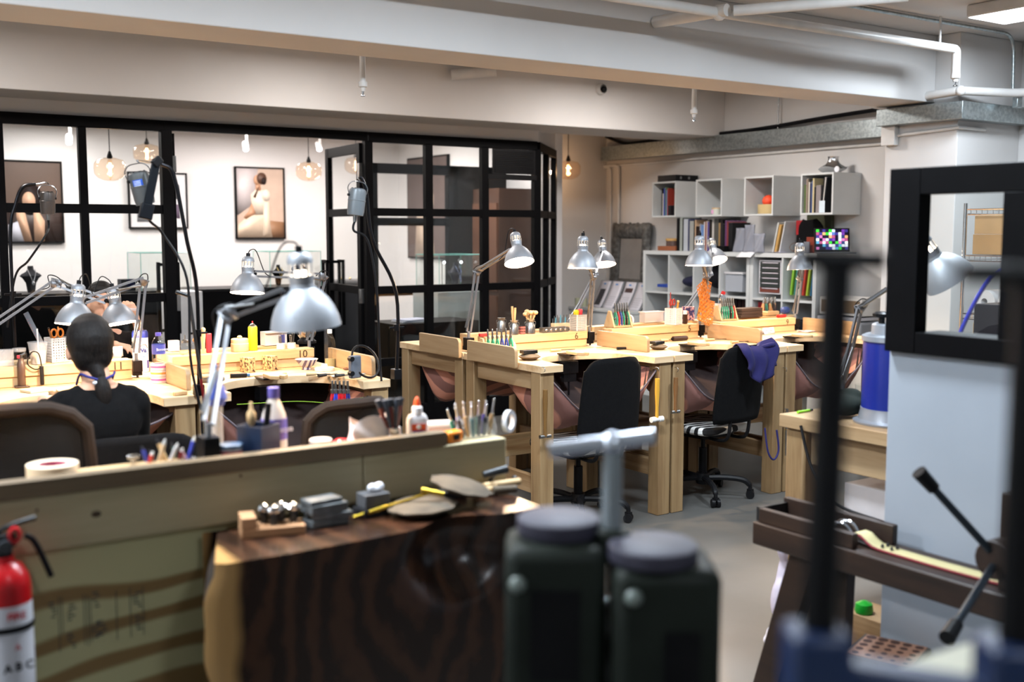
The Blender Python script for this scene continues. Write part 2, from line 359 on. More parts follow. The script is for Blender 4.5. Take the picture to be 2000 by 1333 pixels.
# black header over the doorway
struct(MB().bb(2.40, 4.05, YB-.028, YB+.028, 2.40, 2.47).build('trim_5', 'frame'))
struct(MB().bb(2.37, 2.45, YB-.04, YB+.04, 0, 2.40).build('trim_6', 'frame', bevel=.003))
w2 = panel_wall('window_2', (4.06, YB), (5.75, YB), [0, .335, .67, 1], pw=.07)
vt = MB()
vt.bb(5.26, 5.72, YB-.035, YB-.028, 2.17, 2.385)
for i in range(12): vt.bb(5.28, 5.70, YB-.043, YB-.034, 2.185+i*.016, 2.190+i*.016)
vt.bb(5.22, 5.74, YB-.03, YB+.03, 2.12, 2.165)
vt.build('louvre', 'black', w2)
panel_wall('window_3', (5.79, 8.235), (6.52, 8.98), [0.02, .5, .98], pw=.07)
def door(name, hinge, ang, flip):
    o = bpy.data.objects.new(name, None); COL.objects.link(o); o.location = (*hinge, 0); o.rotation_euler = (0, 0, ang); struct(o)
    W_ = .80; mb = MB()
    for x in (.035, W_-.03): mb.bb(x-.035, x+.035, -.022, .022, .02, 2.385)
    for z, h in ((2.345, .08), (ZR1, .065), (ZR2, .065), (.56, .065), (.12, .2)): mb.bb(.06, W_-.06, -.02, .02, z-h/2, z+h/2)
    mb.build('door_frame', 'frame', o, bevel=.002)
    MB().bb(.06, W_-.06, -.004, .004, .2, 2.32).build('glass_pane', 'glass', o)
    for sgn in (-1, 1):
        h = MB(); y = sgn*.075; x = W_-.05
        h.bb(x-.012, x+.012, y-.012, y+.012, .83, 1.41)
        for z in (.85, 1.39): h.bb(x-.012, x+.012, min(0, y), max(0, y), z-.012, z+.012)
        h.bb(x-.11, x-.088, y-.012, y+.012, .83, 1.41)
        for z in (.842, 1.398): h.bb(x-.11, x, y-.012, y+.012, z-.012, z+.012)
        h.build('pull_handle', 'frame', o)
    for z in (.3, 1.12, 2.16):
        MB().bb(-.012, .03, -.03, .03, z-.06, z+.06).build('hinge', 'steel', o, bevel=.002)
    return o
door('door_1', (4.03, YB+.05), math.radians(86), 1)
door('door_2', (2.47, YB+.05), math.radians(78), 0)
# showroom lights
for x, y in ((1.6, 10.2), (3.6, 10.0), (4.4, 11.4), (2.4, 11.6), (5.6, 11.0), (0.2, 10.6), (5.6, 9.2)):
    area('showroom_light', (x, y, 2.76), 0.5, 44, (1.0, 0.93, 0.90))
# inner doorway and cabinet in the showroom
mb = MB()
for x in (5.0, 5.95): mb.bb(x-.06, x+.06, 10.0, 10.08, 0, 2.35)
mb.bb(4.94, 6.01, 10.0, 10.08, 2.25, 2.35); mb.bb(4.94, 6.01, 10.0, 10.08, 1.72, 1.80); mb.bb(4.94, 6.01, 10.0, 10.08, 1.0, 1.08)
struct(mb.build('trim_7', 'frame'))
struct(MB().bb(5.95, 6.62, 10.0, 10.08, 0, 2.35).build('trim_8', 'frame'))
# booth half wall and its black window at the right
XB = 3.04; BY0, BY1 = 0.2, 2.29
sbox('wall_booth', XB, XB+.10, BY0, BY1, 0, 1.262, mat('booth_white', s(154, 161, 170), .6, col2=s(147, 154, 163), scale=2), bevel=.003)
mb = MB(); z0, z1 = 1.262, 1.855
mb.bb(XB-.03, XB+.03, BY1-.115, BY1, z0+.0, z1); mb.bb(XB-.03, XB+.03, BY0, BY1-.115, z1-.085, z1); mb.bb(XB-.03, XB+.10, BY0, BY1-.115, z0, z0+.07)
mb.bb(XB-.03, XB+.03, 1.80, 1.89, z0+.07, z1-.085); mb.bb(XB-.03, XB+.03, BY0, BY0+.1, z0+.07, z1-.085)
wf = struct(mb.build('window_4', 'frame', bevel=.003))
MB().bb(XB+.0, XB+.006, 1.88, BY1-.11, z0+.07, z1-.08).build('glass_pane', 'glass', wf)
MB().bb(XB+.0, XB+.006, BY0+.1, 1.81, z0+.07, z1-.08).build('glass_pane', 'glass', wf)

# ================================================================ PIPES AND TRAYS
def pipe(name, pts, r, mt, label, cat='pipe', joints=(), group=None, k=6, jr=1.25, smooth=True, hang=()):
    o = thing(name, label, cat, pts[0], group=group); b0 = V(pts[0]); P_ = [V(p)-b0 for p in pts]
    MB().tube(spline(P_, k) if smooth else P_, r, 14).build('pipe_run', mt, o)
    for j in joints:
        j = V(j)-b0; MB().cyl(j-V((r*1.3, 0, 0)) if False else j-V((0, 0, 0)), j, r) if False else None
        MB().ball(j, r*jr, 14).build('joint', mt, o)
    for p, q in hang: MB().cyl(V(p)-b0, V(q)-b0, .008).build('hanger', mt, o)
    return o
def bendpts(pts, rad=.05):
    """polyline with rounded corners"""
    pts = [V(p) for p in pts]; out = [pts[0]]
    for i in range(1, len(pts)-1):
        a = (pts[i-1]-pts[i]).normalized(); b_ = (pts[i+1]-pts[i]).normalized()
        for t in range(6):
            u = t/5; p = (pts[i]+a*rad)*(1-u)**2+pts[i]*2*u*(1-u)+(pts[i]+b_*rad)*u*u; out.append(p)
    out.append(pts[-1]); return out
# sprinkler line in front of beam 1, running along it, then dropping
YP = 4.45; a_ = aty(1268+40, 0, YP); ZP = 2.80
pe = aty(1868, 100, YP)
pz = aty(1868, 96, YP).z; ZP = pz
o = pipe('sprinkler_pipe', bendpts([(1.5, YP, ZP), (pe.x, YP, ZP), (pe.x, YP, aty(1872, 150, YP).z)], .03), .028, 'pipe', 'white sprinkler pipe at the top right, turning down to a nozzle', smooth=False,
         hang=[((pe.x-.18, YP, ZP), (pe.x-.18, YP, ZC))])
b0 = V((1.5, YP, ZP)); zz = aty(1872, 150, YP).z-ZP
MB().lathe([(0, .02), (.03, .02), (.03, -.012), (.018, -.02), (.016, -.035), (0, -.035)], (pe.x-1.5, 0, zz)).build('coupling', 'pipe', o)
MB().lathe([(0, 0), (.008, 0), (.006, -.02), (.016, -.024), (.016, -.028), (0, -.028)], (pe.x-1.5, 0, zz-.035)).build('nozzle', 'chrome', o)
q = aty(1405, 8, YP)
b1 = aty(1285, 42, 4.86)
pipe('branch_pipe', [(q.x, YP-.06, ZP+.005), (b1.x, 4.885, b1.z)], .034, 'pipe', 'thick short white pipe crossing above the sprinkler pipe into the ceiling beam', joints=[(q.x, YP, ZP)], jr=1.3, smooth=False)
pipe('branch_pipe', [(q.x+.03, YP-.08, ZP), (q.x+.62, YP-.75, ZP+.03)], .03, 'pipe', 'white branch pipe leaving the sprinkler pipe joint toward the top edge', smooth=False)
# metal conduit on the ceiling at the top right
YC = 4.50; c0 = V((4.6, YC, 0)); cx = aty(1983, 80, YC)
pipe('ceiling_conduit', bendpts([(c0.x-.5, YC, ZC-.02), (cx.x-.02, YC, ZC-.02), (cx.x, YC, aty(1990, 190, YC).z)], .12), .012, 'galv', 'thin grey metal conduit along the ceiling bending down beside the lit square panel', smooth=False)
jb = aty(1987, 200, YC); one('junction_box', MB().box((0, 0, 0), (.06, .04, .08)), 'galv', jb, 'small grey junction box at the lower end of the bent ceiling conduit', 'electrical box', bevel=.004)
# LED panels
def led(i, x, y):
    o = thing('ceiling_panel', ['square lit ceiling panel at the top right corner of the picture', 'square lit ceiling panel over the bare floor beside the booth', 'square lit ceiling panel over the walnut block', 'square lit ceiling panel over the roll of masking tape', 'square lit ceiling panel at the far left of the room', 'square lit ceiling panel behind the viewer', 'square lit ceiling panel behind the first beam on the right', 'square lit ceiling panel behind the first beam in the middle', 'square lit ceiling panel behind the first beam on the left'][i], 'ceiling light', (x, y, ZC), rz=math.radians(0))
    MB().bb(-.2, .2, -.2, .2, -.075, 0).build('housing', 'pipe', o, bevel=.012)
    MB().bb(-.188, .188, -.188, .188, -.079, -.0745).build('diffuser', 'led', o)
for i, (x, y) in enumerate(PANELS): led(i, x, y)
# sprinkler drops behind beam 1 on a pipe
YS = 5.40
s1 = aty(708, 122, YS); s2 = aty(1356, 185, YS)
o = pipe('sprinkler_pipe', [(XL, YS, 2.62), (6.2, YS, 2.62)], .02, 'pipe', 'thin white sprinkler pipe running behind the first ceiling beam', smooth=False)
for p, vb, wh in ((s1, 188, 'left'), (s2, 237, 'right')):
    zb = aty(708 if wh == 'left' else 1356, vb, YS).z
    d = thing('sprinkler_drop', 'white sprinkler drop with chrome nozzle, the %s one of the two under the first beam' % wh, 'sprinkler', (p.x, YS, zb), group='sprinkler drops under the beam')
    MB().cyl((0, 0, .06), (0, 0, 2.62-zb), .016).build('drop_pipe', 'pipe', d)
    MB().lathe([(0, .075), (.024, .075), (.024, .05), (.014, .045), (.012, .025), (0, .025)]).build('coupling', 'pipe', d)
    MB().lathe([(0, .03), (.007, .03), (.005, .008), (.013, .004), (.013, 0), (0, 0)]).build('nozzle', 'chrome', d)
# duct stub and security camera on beam 2 face
p = aty(900, 148, 7.72)
one('vent_stub', MB().cyl((0, 0, 0), (.30, -.2, .03), .045), 'pipe', (p.x-.1, 7.70, p.z), 'short thick white duct end poking out under the first beam', 'duct')
p = aty(1172, 175, 7.735); o = thing('dome_camera', 'small white dome security camera on the ceiling beam', 'security camera', (p.x, 7.74, p.z))
MB().lathe([(0, 0), (.05, 0), (.05, .03), (.038, .055)], ax=(0, -1, 0)).build('camera_housing', 'pipe', o); MB().ball((.01, -.045, 0), .026).build('lens', 'black', o)
# galvanised trunking along the right wall
o = thing('cable_trunking', 'galvanised steel cable trunking along the top of the right wall', 'cable tray', (XW, 7, 2.5))
mb = MB(); mb.bb(-.12, -.005, -1.70, 2.5, -.07, .08); mb.build('trunking', 'galv', o, bevel=.003)
MB().prism([(-.865, -1.70), (-.865, -2.41), (0, -2.41), (0, -2.305), (-.755, -2.305), (-.755, -1.70)], -.07, .05).build('trunking', 'galv', o, bevel=.003)
for y in (-1.2, 0, 1.0): MB().cyl((-.06, y, .08), (-.06, y, .54), .006).build('hanger', 'steel', o)
xs = XW-.05
pipe('wall_conduit', spline([(xs, 9.5, 2.70), (xs, 9.2, 2.61), (xs, 8.9, 2.6), (xs, 8.4, 2.605), (xs, 7.6, 2.60), (xs, 7.1, 2.61), (xs-.03, 6.4, 2.64), (xs-.1, 5.4, 2.66)], 5), .018, 'blackmetal', 'dark wavy conduit lying on top of the wall trunking', smooth=False)
pipe('white_pipe', bendpts([(XW-.20, 5.50, 2.72), (XW-.20, 5.50, 2.60), (6.82, 5.36, 2.60)], .03)+bendpts([(6.82, 5.36, 2.60), (6.80, 4.62, 2.62), (7.2, 4.5, 2.62), (7.64, 4.2, 2.64)], .04)[1:], .03, 'pipe', 'white water pipe wrapping around the column above the trunking', smooth=False, joints=[(6.80, 4.62, 2.62)], jr=1.2)
pipe('wall_conduit', [(XW-.02, 9.95, 2.38), (XW-.02, 5.32, 2.38)], .012, 'pipe', 'thin pale conduit just under the wall trunking', smooth=False)
one('switch_box', MB().box((0, 0, 0), (.05, .12, .14)), 'pipe', (6.87, 5.24, 2.36), 'white square electrical box on the column below the trunking', 'electrical box', bevel=.004)
pipe('white_conduit', [(6.885, 5.2, 2.36), (6.885, 4.68, 2.38), (7.2, 4.685, 2.38)], .012, 'pipe', 'thin white conduit running from the square box around the column', smooth=False)
pipe('wall_pipe', bendpts([(XW-.03, 9.62, 2.38), (XW-.03, 9.30, 2.38), (XW-.03, 9.30, 0.9)], .05), .014, 'pipe', 'thin vertical pipe on the right wall, the one nearer the mirror', smooth=False, group='thin vertical wall pipes')
pipe('wall_pipe', bendpts([(XW-.03, 9.72, 2.36), (XW-.03, 9.44, 2.36), (XW-.03, 9.44, 0.9)], .05), .010, 'pipe', 'thin vertical pipe on the right wall, the one nearer the showroom', smooth=False, group='thin vertical wall pipes')
# ================================================================ BENCHES
ZB = 0.94; ZR = 1.035; BW = 0.95; YF = 4.70
def bench(num, label, loc, rz=0, low=1, skin=True, group='jeweller benches', pinned=True, sag=1.0, w=BW):
    o = thing('jeweller_bench', label, 'workbench', loc, rz, group); h = w/2-.004
    poly = [(-h, 0), (-.325, 0)]
    for i in range(1, 20):
        a = PI-PI*i/20; poly.append((.325*math.copysign(abs(math.cos(a))**.75, math.cos(a)), .41*math.sin(a)**.8))
    poly += [(.325, 0), (h, 0), (h, .795), (-h, .795)]
    MB().prism(poly, ZB-.04, ZB).build('tabletop', 'top', o, bevel=.003)
    for x in (-h+.05, h-.05):
        for y in (.06, .735): MB().bb(x-.045, x+.045, y-.045, y+.045, 0, ZB-.04).build('leg', 'pinez', o, bevel=.004)
        MB().bb(x-.02, x+.02, .105, .69, ZB-.14, ZB-.041).build('side_rail', 'piney', o, bevel=.003)
    MB().bb(-h+.095, h-.095, .72, .76, ZB-.14, ZB-.041).build('back_rail', 'pine', o, bevel=.003)
    MB().bb(-h+.095, h-.095, .715, .755, .30, .40).build('stretcher', 'pine', o, bevel=.003)
    for x in (-h+.05, h-.05): MB().bb(x-.018, x+.018, .105, .69, .22, .32).build('side_stretcher', 'piney', o, bevel=.003)
    if pinned:
        b = MB(); b.bb(-.055, .055, .365, .44, ZB-.11, ZB-.041); b.bb(-.06, .06, .30, .42, ZB+.0005, ZB+.008); b.bb(-.045, .045, .372, .40, ZB-.16, ZB-.04); b.cyl((0, .385, ZB-.24), (0, .385, ZB-.1), .006)
        b.build('pin_clamp', 'blackmetal', o)
        MB().prism([(-.04, .36), (.04, .36), (.045, .25), (.012, .215), (0, .25), (-.012, .215), (-.045, .25)], ZB+.008, ZB+.026).build('bench_pin', 'pine', o, bevel=.002)
    if skin:
        fr = lambda u, v: ((u*2-1))
        def fn(u, v):
            x = (u*2-1); ed = .27*sag*(1-abs(x)**1.5); dr = max(.04, .335*sag-ed*.8)*(1-x**8); w = v/.28 if v < .28 else (1-(v-.28)/.72); mid = dr*math.sin(PI/2*w)
            return V((x*.385, .045+v*.60, ZB-.075-ed*(1-v)**1.3-mid-.010*math.sin(9*x+5*v)*(1-x*x)))
        MB().grid(fn, 22, 20).build('catch_cloth', 'pink', o, solid=.003)
        MB().grid(lambda u, v: fn(u, v)+V((0, .004*(1 if v < .3 else 0), .004)), 22, 20).build('cloth_shade_layer', 'cloth_shade', o)  # added dark layer, paints the shaded hollow of the catch cloth
        MB().tube([fn(i/20, 0) for i in range(21)], .005, 6).build('cloth_hem', flat(100, 92, 100, .8), o)
    return o
def riser(num, label, loc, w=BW, rz=0, mt='pine', textat=None):
    """two stacked planks along the back of a bench: local x = length, y = 0..0.2"""
    o = thing('bench_riser', label, 'shelf board', loc, rz, 'riser shelves along the benches'); h = w/2-.003
    MB().bb(-h, h, .008, .085, 0, .047).build('lower_plank', mt, o, bevel=.002)
    MB().bb(-h, h, 0, .095, .0475, .095).build('upper_plank', mt, o, bevel=.002)
    if num: text(num, .055, flat(60, 45, 30), o, (textat if textat is not None else h-.1, -.0008, .066), (PI/2, 0, 0), 'bench_number', align='CENTER')
    return o
def divider(label, loc, L=.50, rz=0, hh=.095, mt='piney', t=.022):
    """low rounded board standing on the bench top, local y = length"""
    n = 6; poly = [(0, 0), (L, 0), (L, hh-.03)]+[(L-.03+.03*math.cos(a), hh-.03+.03*math.sin(a)) for a in [PI/2*i/n for i in range(1, n+1)]]+[(0, hh)]
    T = Matrix(((0, 0, 1, -t/2), (-1, 0, 0, 0), (0, 1, 0, 0), (0, 0, 0, 1)))
    o = one('divider_board', MB().prism(poly, 0, t, T=T), mt, loc, label, 'board', 'bench divider boards', rz, bevel=.002)
    return o
# right double row, front side: units at X 3.33 / 4.28 / 5.23
RW = .95
RX = [3.33+RW*(i+.5) for i in range(3)]
names = ['nearest', 'middle', 'farthest right']
bench(6, 'maple-topped jeweller bench with a left side board, behind the black chair with zebra seat', (RX[0], YF, 0), w=RW)
bench(5, 'jeweller bench marked 5, behind the chair with the purple apron', (RX[1], YF, 0), w=RW)
bench(4, 'jeweller bench marked 9, partly behind the thick black pipe', (RX[2], YF, 0), w=RW)
bench(7, 'rear bench at the left end of the right row, behind the plier rack', (RX[0], YF+1.6, 0), PI, w=RW)
bench(8, 'rear middle bench of the right row, behind the bench marked 5', (RX[1], YF+1.6, 0), PI, w=RW)
bench(9, 'rear bench at the right end of the right row, behind the bench marked 9', (RX[2], YF+1.6, 0), PI, w=RW)
for i, nm in enumerate(('6', '5', '9')):
    riser(nm, 'pale two-plank riser with the number %s written on its face' % nm, (RX[i], 5.395, ZB+.0015), w=RW-.19, textat=.29)
for i in range(3):
    riser(None, ['plain riser of the rear bench, left end of the right row', 'plain riser of the rear bench behind the number 5', 'plain riser of the rear bench behind the number 9'][i], (RX[i]+(.10 if i == 2 else 0), 5.60, ZB+.0015), w=RW+.05 if i == 2 else RW-.19, rz=0)
divider('rounded board screwed along the left end of the bench with the plier rack', (3.316, 5.41, ZB-.03), .50, hh=.115)
divider('rounded board at the left end of the rear bench', (3.316, 5.985, ZB-.03), .48, hh=.115)
divider('rounded divider board between the riser marked 6 and the riser marked 5', (4.255, 5.39-.01, ZB+.0015), .48)
divider('rounded divider board to the right of the riser marked 5', (5.205, 5.39-.01, ZB+.0015), .48)
divider('rounded divider board at the far right end of the right bench row', (6.15, 5.39-.01, ZB+.0015), .48)
# left double row with the seated woman: units centred at .065 / 1.015 / 1.965
LX = [-.88, .065, 1.015, 1.965]
bench(13, 'bench at the far left edge of the picture beside the torch', (LX[1], YF, 0), skin=True)
bench(11, 'jeweller bench marked 11 where the woman in black sits', (LX[2], YF, 0), sag=.4)
bench(10, 'jeweller bench marked 10 with the blue and white bowl on it', (LX[3], YF, 0))
bench(0, 'rear bench across from the seated woman', (LX[2], YF+1.6, 0), PI, sag=.4)
bench(0, 'rear bench across from the bench marked 10', (LX[3], YF+1.6, 0), PI)
bench(0, 'rear bench at the far left edge of the picture', (LX[1], YF+1.6, 0), PI)
for i, nm in ((1, None), (2, '11'), (3, '10')):
    riser(nm, 'lamp-lit riser marked %s' % nm if nm else 'lamp-lit riser without a number at the left edge', (LX[i], 5.395, ZB+.0015), w=BW-.19, textat=.31)
    riser(None, 'plain rear riser %s' % ['', 'at the left edge', 'behind the riser marked 11', 'behind the riser marked 10'][i], (LX[i], 5.60, ZB+.0015), w=BW-.19)
divider('rounded divider board beside the stacked tape rolls', (1.50, 5.39-.01, ZB+.0015), .52)
divider('rounded board at the right end of the bench marked 10', (2.425, 5.39-.01, ZB+.0015), .52)
divider('rounded divider board left of the seated woman', (.54, 5.39-.01, ZB+.0015), .52)
# front bench seen from behind with its plywood back
FX0, FX1, FY = -1.2, 1.80, 2.72
o = thing('front_bench', 'long bench along the bottom left, seen from behind with a plywood back', 'workbench', (0, FY, 0))
ply = mat('plywood_face', s(190, 184, 138), .6); n_, l_ = nt(ply); tc = n_.new('ShaderNodeTexCoord'); mp = n_.new('ShaderNodeMapping'); mp.inputs['Scale'].default_value = (.32, 1, 1.0); mp.inputs['Rotation'].default_value = (0, .10, 0)
wv = n_.new('ShaderNodeTexWave'); wv.bands_direction = 'Z'; wv.inputs['Scale'].default_value = 2.6; wv.inputs['Distortion'].default_value = 9; wv.inputs['Detail'].default_value = 2; wv.inputs['Detail Scale'].default_value = 1.3
cr = n_.new('ShaderNodeValToRGB'); e = cr.color_ramp.elements; e[0].position = .52; e[0].color = (*s(196, 190, 144), 1); e[1].position = .86; e[1].color = (*s(140, 112, 70), 1)
l_.new(tc.outputs['Object'], mp.inputs[0]); l_.new(mp.outputs[0], wv.inputs[0]); l_.new(wv.outputs[0], cr.inputs[0]); l_.new(cr.outputs[0], n_['Principled BSDF'].inputs['Base Color'])
MB().bb(FX0, FX1, .03, .05, 0.0, .93).build('plywood_back', ply, o)
MB().bb(FX0, FX1-.48, 0, .10, .895, 1.03).build('timber_beam', 'grey_pine', o, bevel=.004)
MB().bb(FX1-.478, FX1, 0, .10, .895, 1.03).build('timber_beam', 'grey_pine', o, bevel=.004)
MB().bb(FX0, 1.585, -.012, .03, 1.031, 1.072).build('cap_board', 'capwood', o, bevel=.002)
MB().bb(FX0, FX1-.02, .101, .52, ZB-.04, ZB).build('tabletop', 'top', o, bevel=.003)
for x in (FX0+.1, .1, .95, FX1-.07):
    MB().bb(x-.045, x+.045, .42, .51, 0, ZB-.04).build('leg', 'pinez', o, bevel=.004)
MB().bb(FX1-.09, FX1, .06, .15, 0, .894).build('leg', 'pinez', o, bevel=.004)
# printed stamp lines on the plywood
ink = mat('faded_ink', s(70, 76, 80), .8); mb = MB()
def plyp(u, v): return aty(u, v, FY+.03)-V((0, FY, 0))
for u, v0, v1 in ((114, 1165, 1275), (120, 1165, 1240), (163, 1160, 1260), (170, 1162, 1262), (176, 1166, 1255), (226, 1155, 1250), (253, 1148, 1245), (278, 1145, 1240)):
    a_, b_ = plyp(u, v0), plyp(u+3, v1); mb.bar(a_+V((0, -.0006, 0)), b_+V((0, -.0006, 0)), .004, .001)
for (u, v) in ((105, 1190), (140, 1195), (140, 1250), (188, 1170), (188, 1230), (268, 1170), (268, 1215), (200, 1225)):
    p = plyp(u, v)
    for k in range(5): mb.box(p+V((rnd.uniform(-.006, .006), -.0006, k*.009-.02)), (rnd.uniform(.008, .02), .0012, .003))
mb.build('ink_stamp', ink, o)
knot = MB()
for u, v in ((188, 1005), (72, 998), (470, 930)):
    p = aty(u, v, FY); knot.ball(p-V((0, FY, 0)), (.012 if u == 188 else .004, .0012, .008 if u == 188 else .004), 10)
knot.build('knot', flat(74, 60, 44, .8), o)
# live-edge walnut block
o = thing('walnut_block', 'thick dark live-edge walnut block with the metal tools on top, in front of the plywood', 'wood block', (1.3, 2.56, 0))
n = 34; 
def wal(u, v):
    pass
ZS = .885
def lx(z):   # live left edge (x relative to 1.3)
    return -.47+.012*math.sin(z*11+.6)+.006*math.sin(z*37)-.03*math.exp(-((z-.70)/.10)**2)+.02*math.exp(-((z-.87)/.05)**2)
wm = bpy.data.materials.new('walnut_end_grain'); wm.use_nodes = True; n_, l_ = nt(wm); b_ = n_['Principled BSDF']; b_.inputs['Roughness'].default_value = .26
tc = n_.new('ShaderNodeTexCoord'); mp = n_.new('ShaderNodeMapping'); mp.inputs['Location'].default_value = (-.03, 0, -.50)
mp.inputs['Scale'].default_value = (1.15, .25, .72)
wv = n_.new('ShaderNodeTexWave'); wv.wave_type = 'RINGS'; wv.rings_direction = 'Y'; wv.inputs['Scale'].default_value = 3.4; wv.inputs['Distortion'].default_value = 9; wv.inputs['Detail'].default_value = 4; wv.inputs['Detail Scale'].default_value = 1.6
l_.new(tc.outputs['Object'], mp.inputs[0]); l_.new(mp.outputs[0], wv.inputs[0])
cr = n_.new('ShaderNodeValToRGB'); e = cr.color_ramp.elements; e[0].color = (*s(42, 28, 22), 1); e[1].color = (*s(70, 46, 33), 1); e[0].position = .2; e[1].position = .95
l_.new(wv.outputs[0], cr.inputs[0])
sx = n_.new('ShaderNodeSeparateXYZ'); l_.new(tc.outputs['Object'], sx.inputs[0])
nz = n_.new('ShaderNodeTexNoise'); nz.inputs['Scale'].default_value = 4; l_.new(tc.outputs['Object'], nz.inputs[0])
ad = n_.new('ShaderNodeMath'); ad.operation = 'MULTIPLY_ADD'; ad.inputs[1].default_value = .10; l_.new(nz.outputs[0], ad.inputs[0]); l_.new(sx.outputs[0], ad.inputs[2])
r2 = n_.new('ShaderNodeMapRange'); r2.inputs['From Min'].default_value = -.405; r2.inputs['From Max'].default_value = -.375; l_.new(ad.outputs[0], r2.inputs[0])
mxc = n_.new('ShaderNodeMix'); mxc.data_type = 'RGBA'; mxc.inputs['A'].default_value = (*s(176, 136, 86), 1); l_.new(r2.outputs[0], mxc.inputs['Factor']); l_.new(cr.outputs[0], mxc.inputs['B'])
l_.new(mxc.outputs['Result'], b_.inputs['Base Color'])
ZN = 30; XN = 40; mb = MB()
def front(u, v):
    z = v*ZS; x0 = lx(z)-.045; x = x0+(.44-x0)*u; y = -.135+.012*math.sin(x*5)
    hx, hz = (x-.16)/.13, (z-.80)/.10
    y += .09*math.exp(-(hx*hx+hz*hz)**2)
    if u == 0: y += .015
    return V((x, y, z))
mb.grid(front, XN, ZN, 0)
mb.grid(lambda u, v: (front(u, 1)*(1-v)+V((front(u, 1).x+.10*(1-u), .148, ZS))*v), XN, 6, 0)
mb.grid(lambda u, v: (front(0, u)*(1-v)+V((front(0, u).x+.10, .148, u*ZS))*v), ZN, 6, 1)
mb.bb(-.44, .44, .148, .150, 0, ZS-.001); mb.bb(.438, .44, -.10, .15, 0, ZS-.001)
w_ = mb.build('walnut_slab', [wm, mat('walnut_bark', s(52, 38, 28), .7, col2=s(24, 18, 14), scale=9, bump=.6, bscale=20)], o, sharp=50)

